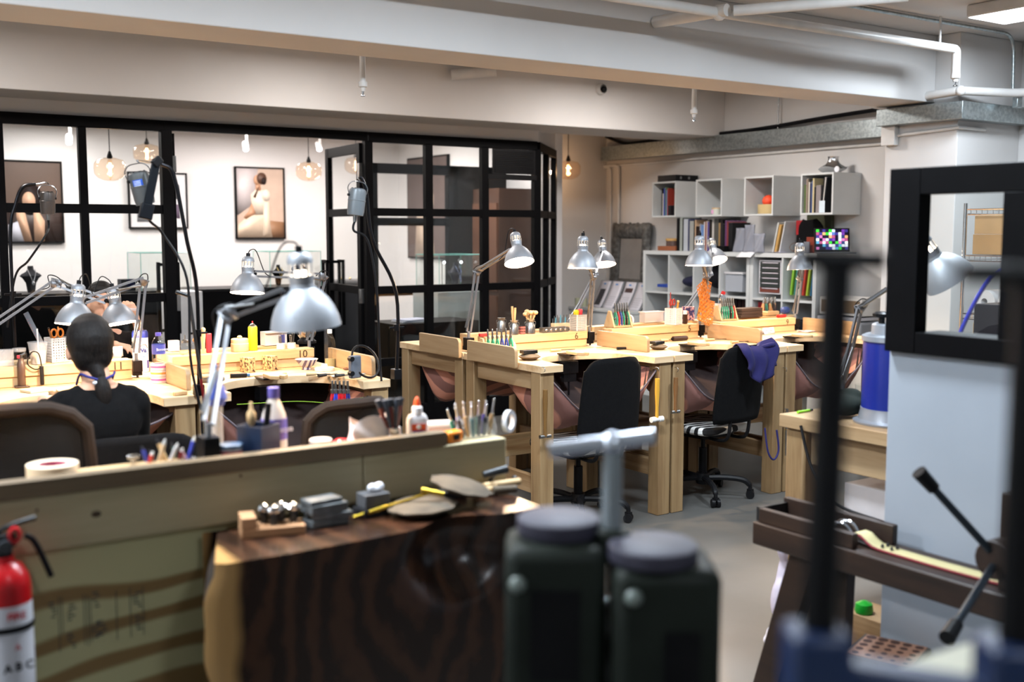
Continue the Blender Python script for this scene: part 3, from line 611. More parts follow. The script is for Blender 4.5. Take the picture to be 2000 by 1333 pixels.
# ================================================================ LAMPS
def lamp(label, base, elbow, wrist, axis, side, power=44, clamp=True, scale=1.0, cordup=True, group='silver desk lamps', color=WARM):
    """side: sideways unit vector of the arm plane's normal; wrist = joint beside the shade; axis = direction the shade opens"""
    o = thing('desk_lamp', label, 'desk lamp', base, group=group); B = V(base)
    e = V(elbow)-B; w_ = V(wrist)-B; ax = V(axis).normalized(); sd = V(side).normalized()
    if clamp:
        MB().bb(-.022, .022, -.03, .03, -.055, .0).bb(-.022, .022, -.02, .035, -.075, -.05).cyl((0, -.01, -.05), (0, -.01, -.085), .006).build('clamp', 'blackmetal', o, bevel=.002)
    MB().cyl((0, 0, -.005), (0, 0, .035), .009).build('post', 'armsilver', o)
    b0 = V((0, 0, .035))
    d1 = (e-b0); n1 = d1.cross(sd).normalized()*.013; d2 = w_-e; n2 = d2.cross(sd).normalized()*.013
    MB().bar(b0+n1, e+n1, .011, .009, up=sd).bar(b0-n1, e-n1, .011, .009, up=sd).build('lower_arm', 'armsilver', o)
    MB().bar(e+n2, w_+n2, .011, .009, up=sd).bar(e-n2, w_-n2, .011, .009, up=sd).build('upper_arm', 'armsilver', o)
    br = MB()
    for q in (-.009, .009): 
        c = e+sd*q; vs = [c+n1*2.2, c-n1*2.2, c-d1.normalized()*.03-n1*.5, c+d2.normalized()*.03+n2*1.6, c+d2.normalized()*.03-n2*1.6]
        br.add([vs[0], vs[1], vs[4], vs[3]], [(0, 1, 2, 3)]); br.add([vs[0], vs[1], vs[2]], [(0, 1, 2)])
    for q in (n1*1, -n1*1, n2): br.cyl(e+q-sd*.014, e+q+sd*.014, .005, n=8)
    br.build('elbow_bracket', 'armsilver', o, solid=.002)
    for k, (aa, dd, nn) in enumerate(((b0, d1, n1), (e, d2, n2))):
        for q in (-.012, .012): 
            MB().tube([aa+dd*.06+sd*q+nn*1.6, aa+dd*.46+sd*q+nn*.2], .0042, 6).build('spring', 'steel', o)
    # shade: ax points out of the opening
    S = scale; H = V(w_)+(ax*.02)
    hd = H+(-sd.cross(ax).cross(ax)*0) 
    c = w_ + (w_-e).normalized()*.045*S  # centre of neck
    R = V((0, 0, -1)).rotation_difference(ax).to_matrix()
    z = lambda k: k*S
    cap = [(0, .085), (.020, .084), (.028, .077), (.031, .066), (.0315, .058), (.0315, .028), (.030, .018), (.029, .006)]
    mb = MB(); mb.lathe([(r*S, zz*S) for r, zz in cap], (0, 0, 0), 36, 0, skip=lambda i, j: i == 4 and j % 3 != 0)
    mb.v = [tuple(R @ V(p)+c) for p in mb.v]
    mb.build('lamp_cap', 'silver', o)
    dome = [(.029, .008), (.031, -.002), (.044, -.012), (.060, -.030), (.073, -.052), (.082, -.076), (.086, -.098), (.084, -.098), (.079, -.076), (.070, -.052), (.057, -.031), (.041, -.014), (.026, .0)]
    mb = MB(); mb.lathe([(r*S, zz*S) for r, zz in dome], (0, 0, 0), 40, 0, mi=[0]*6+[1]*6)
    mb.v = [tuple(R @ V(p)+c) for p in mb.v]
    mb.build('lamp_shade', ['silver', 'inner'], o)
    mb = MB(); mb.ball((0, 0, 0), (.021*S, .021*S, .026*S), 14); mb.cyl((0, 0, .02*S), (0, 0, .05*S), .016*S)
    mb.v = [tuple(R @ (V(p)+V((0, 0, -.012*S)))+c) for p in mb.v]
    mb.build('bulb', 'bulb', o)
    MB().cyl(w_-sd*.012, c, .009).ball(w_, .012, 10).cyl(w_-sd*.02, w_+sd*.02, .006).build('swivel_joint', 'blackmetal', o)
    # cable loop
    t0 = c-ax*.084*S; q = (e-w_).normalized()
    up = -ax
    MB().cyl(t0, t0+up*.018, .010).build('cap_plug', 'black', o)
    loop = spline([t0+up*.016, t0+up*.035+q*.015, t0+up*.03+q*.055, w_+q*.07+V((0, 0, .01)), w_+q*.12-V((0, 0, .012))], 6)
    MB().tube(loop, .0026, 6).build('cable', 'black', o)
    dn = -d1.normalized(); ql = -d2.normalized()
    loop = spline([e-ql*.06, e-ql*.01+V((0, 0, .03)), e+ql*.035+V((0, 0, .02)), e+ql*.03-V((0, 0, .03)), e+dn*.07+ql*.012], 6)
    MB().tube(loop, .0026, 6).build('cable', 'black', o)
    l = bpy.data.lights.new('lamp_glow', 'POINT'); l.energy = power; l.color = WARM; l.shadow_soft_size = .022*S
    lo = bpy.data.objects.new('lamp_glow', l); COL.objects.link(lo); lo.parent = o; lo.location = c+ax*.055*S
    return o
PX = lambda u, v, Y: aty(u, v, Y)
DN = V((0, 0, -1))
# left pair on the bench riser marked 11
LZ = ZB+.087
lamp('desk lamp left of the seated woman, arm bent right, head behind her hair', (.602, 5.66, LZ), PX(108, 552, 5.66), PX(208, 588, 5.55), (.1, -.2, -1), (0, 1, 0))
lamp('desk lamp right of the seated woman, arm bent left over the white canister', (1.425, 5.44, LZ), PX(280, 548, 5.44), PX(163, 588, 5.15), (-.15, -.1, -1), (0, 1, 0))
lamp('desk lamp behind the big front lamp, above the yellow canister', (2.38, 5.55, LZ), PX(632, 540, 5.5), PX(497, 535, 5.3), (-.1, -.15, -1), (0, 1, 0))
lb = atz(428, 868, 1.11)
lamp('large desk lamp nearest the viewer, clamped to the front bench', (lb.x, 2.79, 1.118), aty(440, 616, 3.05), aty(556, 573, 3.0), (.10, .04, -1), (0, 1, 0), power=30, scale=1.2)
lamp('desk lamp cut by the left edge of the picture', (-.1, 2.79, 1.118), (.1, 3.2, 1.46), (.27, 3.42, 1.36), (.1, .1, -1), (1, .3, 0), power=20, scale=1.1)
# right row
lamp('desk lamp at the left end of the right bench row, arm leaning right', (3.385, 5.52, LZ), PX(932, 530, 5.5), PX(1000, 488, 5.2), (-.10, -.42, -1), (0, 1, 0))
lamp('desk lamp on the black clamp beside the riser marked 6, shade to the left', (4.222, 5.43, LZ), PX(1158, 540, 5.3), PX(1140, 495, 4.95), (-.05, -.05, -1), (1, .2, 0))
lamp('desk lamp right behind the one beside the riser marked 6, shade to the right', (4.222, 5.64, LZ), PX(1162, 538, 5.75), PX(1176, 495, 6.1), (-.12, -.30, -1), (1, .2, 0))
lamp('desk lamp above the orange templates, shade to the left', (5.172, 5.43, LZ), PX(1380, 540, 5.3), PX(1367, 492, 4.95), (-.05, -.05, -1), (1, .2, 0))
lamp('desk lamp behind the orange templates, shade to the right', (5.175, 5.64, LZ), PX(1386, 538, 5.75), PX(1392, 492, 6.0), (-.1, -.5, -1), (1, .2, 0))
lamp('desk lamp on the riser marked 9 beside the thick black pipe', (6.115, 5.43, LZ), PX(1562, 545, 5.4), PX(1562, 503, 5.1), (0, -.05, -1), (1, .2, 0))
# ================================================================ CHAIRS
zebra = striped('zebra_fabric', s(222, 222, 218), s(20, 19, 20), 5.5, 'Y', .8, 7.0, (0, 0, .3), .03)
def swivel_chair(label, loc, rz, seatmat='blackcloth', bw=.44, bh=.50, zseat=.50, backz=.55, apron=None, base=True, brown=False, seatz=True):
    """local +Y is the way the sitter faces"""
    o = thing('swivel_chair', label, 'chair', loc, rz, 'swivel chairs at the benches')
    def rr(w_, h_, r, n=6):
        out = []
        for cx, cy, a0 in ((w_/2-r, -h_/2+r, -PI/2), (w_/2-r, h_/2-r, 0), (-w_/2+r, h_/2-r, PI/2), (-w_/2+r, -h_/2+r, PI)):
            out += [(cx+r*math.cos(a0+PI/2*i/n), cy+r*math.sin(a0+PI/2*i/n)) for i in range(n+1)]
        return out
    MB().prism(rr(.46, .44, .09), zseat-.05, zseat).build('seat', seatmat, o, bevel=.015)
    MB().prism(rr(.30, .28, .04), zseat-.085, zseat-.051).build('seat_plate', 'black', o)
    # backrest: curved shell
    def bk(u, v, off=0):
        x = (u*2-1); zz = v
        wd = bw/2*(1-.10*v**2)*(1 if v < .86 else math.sqrt(max(0, 1-((v-.86)/.14)**2*.25)))
        if v < .1: wd *= .93+.07*v/.1
        return V((x*wd, -.25-.05*v-.045*(1-x*x)*(1-0)+off, backz+v*bh-(.03*abs(x)**6 if v > .9 else 0)+.015*x*v*0))
    cloth = milky('chair_mesh_%d' % len(COL.objects), s(16, 12, 10), .90, .9) if brown else 'blackcloth'
    MB().grid(bk, 14, 14).build('backrest', cloth, o, solid=.012)
    if brown:
        e = [bk(t, 0) for t in (.0, .25, .5, .75)]+[bk(1, t/8) for t in range(8)]+[bk(1-t/8, 1) for t in range(8)]+[bk(0, 1-t/8) for t in range(9)]
        MB().tube(e, .022, 10).build('back_frame', flat(46, 38, 33, .7), o)
    for sx in (-1, 1):
        MB().tube(spline([(sx*.08, 0, zseat-.07), (sx*.09, -.20, zseat-.085), (sx*.09, -.27, zseat-.05), (sx*.09, -.285, backz+.05)], 6), .011, 8).build('back_bracket', 'black', o)
    if base:
        MB().cyl((0, 0, .30), (0, 0, zseat-.08), .014).cyl((0, 0, .09), (0, 0, .31), .026).build('gas_column', 'blackmetal', o)
        MB().lathe([(0, .15), (.04, .15), (.05, .11), (.035, .08), (0, .08)]).build('hub', 'black', o)
        for k in range(5):
            a = 2*PI*k/5+.35; c, s_ = math.cos(a), math.sin(a)
            MB().tube(spline([(c*.03, s_*.03, .12), (c*.15, s_*.15, .125), (c*.25, s_*.25, .115), (c*.29, s_*.29, .085), (c*.295, s_*.295, .055)], 4), [.018]*13+[.013]*4, 8).build('base_leg', 'black', o)
            w_ = MB(); q = V((c*.295, s_*.295, 0)); t = V((-s_, c, 0))
            for q2 in (-1, 1): w_.cyl(q+V((0, 0, .026))+t*(.006*q2), q+V((0, 0, .026))+t*(.026*q2), .026, n=16)
            w_.cyl(q+V((0, 0, .026))-t*.02, q+V((0, 0, .026))+t*.02, .01); w_.bar(q+V((0, 0, .04)), q+V((0, 0, .06)), .03, .03)
            w_.build('caster', 'black', o)
    return o
swivel_chair('black mesh swivel chair with a zebra seat pushed under the bench marked 6', (3.76, 4.93, 0), math.radians(2), zebra, bh=.47, backz=.50, zseat=.47)
ch2 = swivel_chair('black mesh swivel chair with a dark blue apron hung over its back', (4.74, 4.93, 0), math.radians(6), zebra, bh=.47, backz=.51, zseat=.48)
swivel_chair('black mesh swivel chair the woman in black sits on', (1.02, 4.20, 0), math.radians(-3), bh=.38, backz=.56, bw=.50, zseat=.462)
swivel_chair('brown-framed mesh swivel chair at the left edge in front of the seated woman', (.51, 3.80, 0), math.radians(-8), bh=.61, backz=.52, bw=.62, brown=True)
swivel_chair('brown-framed mesh swivel chair with a low back behind the striped paper bag', (1.72, 3.98, 0), math.radians(4), bh=.46, backz=.56, bw=.38, brown=True)
# apron on chair 2
o = thing('work_apron', 'dark blue work apron hanging over the back of a black chair', 'apron', (4.66, 4.615, 0))
def ap(u, v):
    x = .02+.26*u; t = v*.34
    drop = .995-.20*abs(v-.35)/.65*(.7+.6*u)-.05*math.sin(u*5)*v
    y = .06-.16*v if v < .5 else -.02-.03*(v-.5)
    y = .035-(.13*(1/(1+math.exp(-(v-.35)*14))))
    return V((x+.015*math.sin(v*9+u*3), y+.014*math.sin(u*16+v*4), drop+.018*math.sin(u*7)))
MB().grid(ap, 22, 22).build('apron_cloth', flat(27, 25, 78, .9), o, solid=.008)
MB().tube(spline([(.20, -.03, .96), (.26, -.08, .98), (.30, -.04, .93), (.29, -.07, .85)], 6), .014, 8).build('apron_knot', flat(27, 25, 78, .9), o)
MB().tube(spline([(.12, -.16, .50), (.13, -.18, .36), (.17, -.19, .31), (.22, -.18, .36), (.21, -.17, .48)], 6), .006, 6).build('apron_strap', flat(30, 28, 86, .85), o)

# ================================================================ PEOPLE
def xyz(c): return V(c)
def finger_chain(shapes, base, d, up, L, r, curl):
    """three phalanges bending toward -up"""
    p = V(base); d = V(d).normalized(); up = V(up).normalized(); a = curl
    for k, f in enumerate((.45, .32, .23)):
        d2 = (d*math.cos(a*k*.8+a*.3)-up*math.sin(a*k*.8+a*.3)).normalized(); q = p+d2*L*f
        shapes.append(('c', p, q, r*(1-.1*k), r*(.93-.1*k))); p = q
def hand(shapes, wrist, d, up, side, curl=.6, thumb=1):
    """palm + four fingers + thumb. d: finger direction, up: back of hand, side: thumb side"""
    w_, d, up, sd = V(wrist), V(d).normalized(), V(up).normalized(), V(side).normalized()
    for k in (-1, 0, 1): shapes.append(('c', w_+d*.012+sd*k*.012, w_+d*.082+sd*k*.022, .015, .0125))
    for k, L in zip((1.5, .5, -.5, -1.5), (.072, .080, .074, .058)):
        finger_chain(shapes, w_+d*.084+sd*k*.0175, d+sd*k*.06, up, L, .0082, curl+.08*abs(k))
    p = w_+d*.03+sd*.024; q = p+(d*.7+sd*.7-up*.25).normalized()*.038; r_ = q+(d*.95+sd*.25-up*.3).normalized()*.03
    shapes += [('c', p, q, .0125, .0105), ('c', q, r_, .0098, .008)]
# --- seated woman seen from behind, facing +Y
W = V((1.0, 4.42, 0)); dz = 0
wo = thing('person', 'person with a black ponytail and black top, seated with her back to us', 'person', W)
sh = []
# head bowed forward: head centre
hc = V((-.015, .02, 1.215))
sh += [('e', hc, (.076, .094, .105), (-.25, 0, 0)), ('e', hc+V((0, .035, -.06)), (.055, .06, .06)), ('c', hc+V((0, .095, -.035)), hc+V((0, .108, -.055)), .010, .013),
       ('c', hc+V((-.022, .088, -.088)), hc+V((.022, .088, -.088)), .009, .009), ('e', hc+V((-.078, .0, -.03)), (.010, .02, .030)), ('e', hc+V((.078, .0, -.03)), (.010, .02, .030)),
       ('e', hc+V((-.03, .088, -.02)), (.014, .008, .009)), ('e', hc+V((.03, .088, -.02)), (.014, .008, .009))]
sh += [('c', hc+V((0, -.015, -.05)), (0, -.03, 1.065), .052, .056), ('c', (-.0, -.035, 1.06), (-.11, -.03, 1.0), .044, .034), ('c', (0, -.035, 1.06), (.11, -.03, 1.0), .044, .034)]
sh += [('e', (0, -.03, .91), (.145, .085, .12)), ('e', (0, -.02, .72), (.14, .09, .18)), ('e', (0, -.03, .58), (.17, .12, .09))]
for sx in (-1, 1):
    S_ = V((sx*.145, -.02, .985)); E = V((sx*.175, .10, .76)); Wr = V((sx*.13, .34, .965))
    sh += [('c', S_-V((0, 0, .01)), E, .040, .034), ('c', E, Wr, .034, .024)]
    hand(sh, Wr, (-sx*.35, .9, -.05), (0, 0, 1), (-sx, -.2, 0), .55)
    sh += [('c', (sx*.09, 0, .56), (sx*.13, .40, .56), .082, .060), ('c', (sx*.13, .40, .56), (sx*.12, .40, .13), .058, .038), ('c', (sx*.12, .38, .06), (sx*.12, .52, .035), .038, .03)]
body = organic('body', sh, 'skin', wo, voxel=.0062, smooth=3)
ts = [('c', (-.12, -.028, 1.0), (.12, -.028, 1.0), .052, .052), ('c', (-.07, -.032, 1.018), (.07, -.032, 1.018), .048, .048), ('e', (0, -.03, .92), (.165, .110, .145)), ('e', (0, -.02, .75), (.165, .115, .20)), ('e', (0, -.03, .60), (.185, .14, .09))]
for sx in (-1, 1):
    S_ = V((sx*.140, -.02, .975)); E = V((sx*.175, .10, .76)); Wr = V((sx*.135, .31, .94))
    ts += [('c', S_, E, .062, .050), ('c', E, Wr, .049, .036)]
organic('black_top', ts, 'blackcloth', wo, voxel=.009, smooth=5)
tr = []
for sx in (-1, 1): tr += [('c', (sx*.09, 0, .57), (sx*.13, .40, .565), .10, .074), ('c', (sx*.13, .40, .565), (sx*.12, .40, .16), .072, .052), ('c', (sx*.12, .38, .07), (sx*.12, .53, .05), .046, .04)]
organic('trousers', tr, flat(22, 22, 28, .9), wo, voxel=.012, smooth=4)
hs = [('e', hc+V((0, -.018, .018)), (.089, .098, .108), (-.25, 0, 0)), ('e', hc+V((0, -.045, -.03)), (.080, .062, .080)), ('c', hc+V((0, -.07, -.075)), hc+V((.012, -.095, -.115)), .034, .024)]
hair = organic('hair', hs, 'hair', wo, voxel=.006, smooth=5)
pts = [hc+V((.012, -.095, -.115)), hc+V((.018, -.108, -.15)), hc+V((.022, -.115, -.20)), hc+V((.026, -.112, -.25)), hc+V((.03, -.108, -.285))]
MB().tube(spline(pts, 5), [.018+.012*math.sin(PI*min(1, i/16))-.016*max(0, (i-12)/8) for i in range(21)], 14).build('ponytail', 'hair', wo)
MB().tube(spline([pts[0]+V((.020*math.cos(a), .012*math.sin(a)-.008, .004*math.cos(a)-.02)) for a in [2*PI*i/12 for i in range(13)]], 2), .009, 8).build('hair_tie', flat(214, 220, 228, .5), wo)
MB().tube(spline([(-.066, .03, 1.06), (-.064, -.03, 1.105), (-.045, -.082, 1.100), (0, -.095, 1.088), (.045, -.082, 1.100), (.064, -.03, 1.105), (.066, .03, 1.06)], 6), .005, 6).build('lanyard', flat(40, 42, 110, .8), wo)
# --- second person across the bench, facing us
Q = V((1.60, 6.90, 0))
po = thing('person', 'person in dark clothes across the bench, face hidden behind two lamps, one hand raised', 'person', Q)
hc = V((.0, -.06, 1.235)); sh = []
sh += [('e', hc, (.076, .092, .108), (.3, 0, 0)), ('e', hc+V((0, -.035, -.065)), (.054, .055, .055)), ('c', hc+V((0, -.09, -.015)), hc+V((0, -.106, -.045)), .009, .013),
       ('c', hc+V((-.022, -.088, -.082)), hc+V((.022, -.088, -.082)), .008, .008), ('e', hc+V((-.078, 0, -.02)), (.010, .018, .030)), ('e', hc+V((.078, 0, -.02)), (.010, .018, .030)),
       ('e', hc+V((-.03, -.086, .0)), (.014, .009, .009)), ('e', hc+V((.03, -.086, .0)), (.014, .009, .009))]
sh += [('c', hc+V((0, .01, -.05)), (0, .03, 1.06), .050, .054), ('e', (0, .04, .90), (.17, .10, .17)), ('e', (0, .04, .66), (.16, .11, .18)),
       ('c', (-.10, .04, 1.01), (.10, .04, 1.01), .05, .05)]
wrs = [V((.12, -.36, 1.13)), V((-.03, -.46, 1.01))]
for sx, Wr in ((1, wrs[0]), (-1, wrs[1])):
    S_ = V((sx*.18, .04, .985)); E = V((sx*.26, -.10, .80)); sh += [('c', S_, E, .046, .037), ('c', E, Wr, .036, .024)]
hand(sh, wrs[0], (-.35, -.25, .9), (.3, -.9, 0), (-.8, -.3, -.2), .9)
hand(sh, wrs[1], (.5, -.8, -.1), (0, 0, 1), (.8, .5, 0), .6)
for sx in (-1, 1): sh += [('c', (sx*.09, 0, .56), (sx*.12, -.38, .56), .08, .06), ('c', (sx*.12, -.38, .56), (sx*.12, -.36, .10), .056, .038), ('c', (sx*.12, -.36, .05), (sx*.12, -.48, .035), .036, .03)]
organic('body', sh, 'skin', po, voxel=.0062, smooth=3)
ts = [('c', (-.125, .04, .99), (.125, .04, .99), .058, .058), ('e', (0, .04, .90), (.19, .12, .17)), ('e', (0, .04, .68), (.175, .125, .20))]
for sx, Wr in ((1, wrs[0]), (-1, wrs[1])):
    S_ = V((sx*.18, .04, .98)); E = V((sx*.26, -.10, .80)); ts += [('c', S_, E, .06, .05), ('c', E, E.lerp(Wr, .5), .048, .042)]
organic('dark_shirt', ts, flat(34, 28, 26, .9), po, voxel=.009, smooth=5)
tr = []
for sx in (-1, 1): tr += [('c', (sx*.09, 0, .57), (sx*.12, -.38, .565), .095, .074), ('c', (sx*.12, -.38, .565), (sx*.12, -.36, .14), .07, .052)]
organic('trousers', tr, flat(28, 28, 34, .9), po, voxel=.012, smooth=4)
organic('hair', [('e', hc+V((0, .02, .025)), (.088, .092, .105), (.3, 0, 0)), ('e', hc+V((0, .05, -.04)), (.078, .055, .09)), ('c', hc+V((-.05, -.055, .07)), hc+V((.05, -.055, .07)), .03, .03)], 'hair', po, voxel=.007, smooth=5)
rod = one('clear_rod', MB().cyl((-.10, 0, 0), (.06, 0, -.01), .008), 'clear', Q+wrs[0]+V((-.07, -.085, .085)), 'clear plastic rod held in the raised hand across the bench', 'rod')
sw = swivel_chair('dark swivel chair under the person across the bench', (1.60, 7.10, 0), PI, bh=.34, backz=.56, zseat=.462)
# ================================================================ SMALL THINGS: builders (each thing's origin is its base)
def gloc(u, v, z): return atz(u, v, z)
def spot(u, Y, z=0.0):
    """point at depth line Y below picture column u"""
    d = ray(u, 500); return V((d.x/d.y*Y, Y, z))
ZT_ = ZB+.001; ZR_ = ZB+.0985
def pen_holder(label, loc, w_=.085, h=.115, fill=(), rz=.2):
    o = thing('pen_holder', label, 'pen holder', loc, rz, 'perforated white pen holders')
    mb = MB(); t = .002
    n = 7; c = w_/(n+.0)
    # perforated walls as a lattice of strips
    for k, (ax, sg) in enumerate((('x', -1), ('x', 1), ('y', -1), ('y', 1))):
        for i in range(n+1):
            p = -w_/2+i*w_/n
            a = (p, sg*w_/2) if ax == 'x' else (sg*w_/2, p)
            mb.box((a[0], a[1], h/2), (.0062 if ax == 'x' else t, t if ax == 'x' else .0062, h))
        for j in range(10):
            z = h*j/9; z = min(max(z, .003), h-.003)
            mb.box((0, sg*w_/2, z) if ax == 'x' else (sg*w_/2, 0, z), (w_ if ax == 'x' else t, t if ax == 'x' else w_, .0062))
    mb.bb(-w_/2, w_/2, -w_/2, w_/2, 0, .003)
    mb.build('holder', flat(232, 228, 222, .5), o)
    return o
def sticks(o_loc, items, rz=0):
    """items: (label, category, name, dx, dy, lean x, lean y, length, radius, colour, tipcolour)"""
    for (nm, label, cat, dx, dy, lx_, ly_, L, r, c, tip) in items:
        p = V((0, 0, .004)); q = V((lx_, ly_, math.sqrt(max(.0001, L*L-lx_*lx_-ly_*ly_))))
        o = thing(nm, label, cat, V(o_loc)+V((dx, dy, .004)))
        MB().cyl((0, 0, 0), q*.55, r*.8, r).cyl(q*.55, q, r, r*.85).build('shaft', flat(*c, .45), o)
        if tip: MB().ball(q, r*1.25, 10).build('tip', flat(*tip, .4), o)
def pliers(label, loc, col, rz=0, lean=0, spread=.018, L=.13, up=True, group=None, rot=None):
    """handles down, jaws up, flat in local xz"""
    o = thing('pliers', label, 'pliers', loc, group=group, rot=rot or (lean, 0, rz))
    hm = flat(*col, .35)
    for sx in (-1, 1):
        MB().tube(spline([(sx*spread*.8, 0, 0), (sx*spread*1.1, 0, L*.25), (sx*spread*.7, 0, L*.5), (sx*.005, 0, L*.62)], 4), [.0055]*9+[.004]*4, 8).build('handle', hm, o)
    MB().box((0, 0, L*.66), (.018, .008, .02)).bar((-.003, 0, L*.7), (-.0015, 0, L), .005, .007, up=(0, 1, 0)).bar((.003, 0, L*.7), (.0015, 0, L), .005, .007, up=(0, 1, 0)).build('jaws', 'steel', o, bevel=.001)
    return o
def plier_rack(label, loc, rz, cols, grp, Lr=.14):
    o = thing('plier_rack', label, 'plier rack', loc, rz)
    for x in (-Lr/2, Lr/2):
        T = Matrix(((0, 0, 1, x), (1, 0, 0, 0), (0, 1, 0, 0), (0, 0, 0, 1)))
        MB().prism([(-.058, 0), (.058, 0), (.013, .105), (-.013, .105)], -.006, .006, T=T).build('end_panel', 'pine', o, bevel=.002)
    MB().bb(-Lr/2+.006, Lr/2-.006, -.05, .05, 0, .01).build('base_board', 'pine', o, bevel=.001)
    for y in (-.03, .03): MB().cyl((-Lr/2+.006, y, .055), (Lr/2-.006, y, .055), .004).build('rod', 'steel', o)
    R = Euler((0, 0, rz)).to_matrix(); n = len(cols)
    for i, (c, nm) in enumerate(cols):
        x = -Lr/2+.022+i*(Lr-.044)/max(1, n-1)
        pliers('%s-handled pliers, number %s from the left in the %s' % (nm, ['one', 'two', 'three', 'four', 'five', 'six', 'seven'][i], grp), V(loc)+R @ V((x, -.040, .0125)), c, rz+PI/2, group='pliers in the '+grp, L=.145, spread=.013, rot=(0, .10, rz+PI/2) )
    return o
def bottle(label, loc, r=.033, h=.19, cap=(110, 90, 190), lab=None, labz=(.35, .62), liquid=None, name='water_bottle', mt='jar', txt=None, facing=0):
    o = thing(name, label, 'bottle', loc, facing)
    k = [(0, 0), (r*.85, 0), (r, h*.04), (r, h*.30), (r*.94, h*.34), (r, h*.38), (r, h*.62), (r*.9, h*.72), (r*.55, h*.84), (r*.36, h*.89), (r*.36, h*.95)]
    MB().lathe(k, n=24).build('bottle_body', mt, o)
    MB().lathe([(r*.42, h*.89), (r*.44, h*.9), (r*.44, h), (0, h)], n=18).build('cap', flat(*cap, .35), o)
    if lab: MB().lathe([(r*1.01, h*labz[0]), (r*1.01, h*labz[1])], n=24).build('label_band', lab if isinstance(lab, bpy.types.Material) else flat(*lab, .4), o)
    if liquid: MB().lathe([(0, .003), (r*.93, .004), (r*.93, h*liquid), (0, h*liquid)], n=20).build('liquid', flat(190, 170, 120, .1), o)
    if txt: text(txt, r*.62, flat(240, 240, 250), o, (0, -r*1.03, h*(labz[0]+labz[1])/2), (PI/2, 0, 0))
    return o
def tin(label, loc, r, h, side, top, band=None, name='tin', cat='tin', group=None):
    o = thing(name, label, cat, loc, group=group)
    MB().lathe([(0, 0), (r, 0), (r, h*.82)], n=28).build('can_body', flat(*side, .35), o)
    MB().lathe([(r*.98, h*.8), (r*1.03, h*.82), (r*1.03, h*.97), (r*.97, h), (r*.9, h*.985), (0, h*.985)], n=28).build('lid', flat(*top, .35), o)
    if band: MB().lathe([(r*1.006, h*.3), (r*1.006, h*.7)], n=28).build('band', flat(*band, .4), o)
    return o
def ring_roll(label, loc, r, ri, h, col, core=None, group=None, rot=None, name='tape_roll'):
    o = thing(name, label, 'tape roll', loc, group=group, rot=rot)
    MB().lathe([(ri, 0), (r, 0), (r, h), (ri, h), (ri, 0)], n=32).build('tape', flat(*col, .6), o)
    if core: MB().lathe([(ri-.002, .001), (ri-.0005, .001), (ri-.0005, h-.001), (ri-.002, h-.001), (ri-.002, .001)], n=32).build('core', flat(*core, .6), o)
    return o
def file_tool(label, loc, L=.2, rz=0, handle='pine', group=None):
    o = thing('hand_file', label, 'file', loc, rz, group)
    MB().cyl((0, 0, .009), (L*.42, 0, .009), .009, .007, 12).build('handle', handle, o)
    MB().bar((L*.42, 0, .008), (L, 0, .007), .009, .004).build('blade', 'darksteel', o)
    return o
def hammer(label, loc, L=.28, rot=(0, 0, 0), handle='pine', head='steel', hr=.014, hl=.09):
    o = thing('hammer', label, 'hammer', loc, rot=rot)
    MB().tube([(0, 0, 0), (0, 0, L*.3), (0, 0, L*.7), (0, 0, L)], [.013, .014, .009, .010], 12).build('handle', handle, o)
    MB().cyl((-hl/2, 0, L*1.0), (-hl*.2, 0, L*1.0), hr).cyl((hl/2, 0, L*1.0), (hl*.2, 0, L*1.0), hr).cyl((-hl*.22, 0, L), (hl*.22, 0, L), hr*.8).build('head', head, o)
    return o
def sandbag(label, loc, r=.06, h=.035, rz=0, col='leather', scale=(1, 1, 1), wavy=.04):
    o = thing('sandbag', label, 'sandbag', loc, rz); n = 48; mb = MB()
    pr = [(0, 0), (.6, .02), (.86, .3), (.94, .42), (1.0, .48), (1.0, .56), (.93, .60), (.80, .80), (.5, .96), (0, 1)]
    mb.lathe([(a*r, b*h) for a, b in pr], n=n)
    mb.v = [((x*(1+wavy*math.sin(9*math.atan2(y, x)+1)*(math.hypot(x, y)/r)**3))*scale[0], (y*(1+wavy*math.sin(9*math.atan2(y, x)+1)*(math.hypot(x, y)/r)**3))*scale[1], z) for x, y, z in mb.v]
    mb.build('pad', col, o); return o
def boxy(name, label, cat, loc, d, col, rz=0, bevel=.002, group=None, mt=None, rot=None):
    return one(name, MB().bb(-d[0]/2, d[0]/2, -d[1]/2, d[1]/2, 0, d[2]), mt or flat(*col, .5), loc, label, cat, group, rz, rot, bevel=bevel)
def milk_can(label, loc, r=.026, h=.07):
    o = thing('metal_can', label, 'can', loc)
    MB().lathe([(0, 0), (r, 0), (r, h*.6), (r*.72, h*.76), (r*.72, h*.86), (r*.92, h), (r*.86, h*.99), (r*.66, h*.85), (r*.66, h*.2), (0, h*.2)], n=22).build('can_body', 'steel', o)
    for sx in (-1, 1): MB().tube(spline([(sx*r*.72, 0, h*.85), (sx*r*1.25, 0, h*.82), (sx*r*1.25, 0, h*.6), (sx*r, 0, h*.5)], 4), .002, 6).build('can_handle', 'steel', o)
    return o
def handles(label, loc, n, r, L, group, spread=.012, ball=0, mt='pine'):
    for i in range(n):
        a = 2*PI*i/n+.4; dx, dy = spread*.5*math.cos(a), spread*.5*math.sin(a)
        o = thing('wooden_burnisher' if ball else 'graver', label[i], 'hand tool', V(loc)+V((dx, dy, 0)), group=group)
        q = V((dx*(3 if ball else 1), dy*(3 if ball else 1), L*(1+.12*math.sin(i*2.3))))
        MB().tube([(0, 0, 0), q*.5, q*.75, q], [r*.6, r*.8, r, r*.85], 10).build('handle', mt, o)
        if ball: MB().ball(q, (ball, ball, ball*.8), 12).build('knob', mt, o)
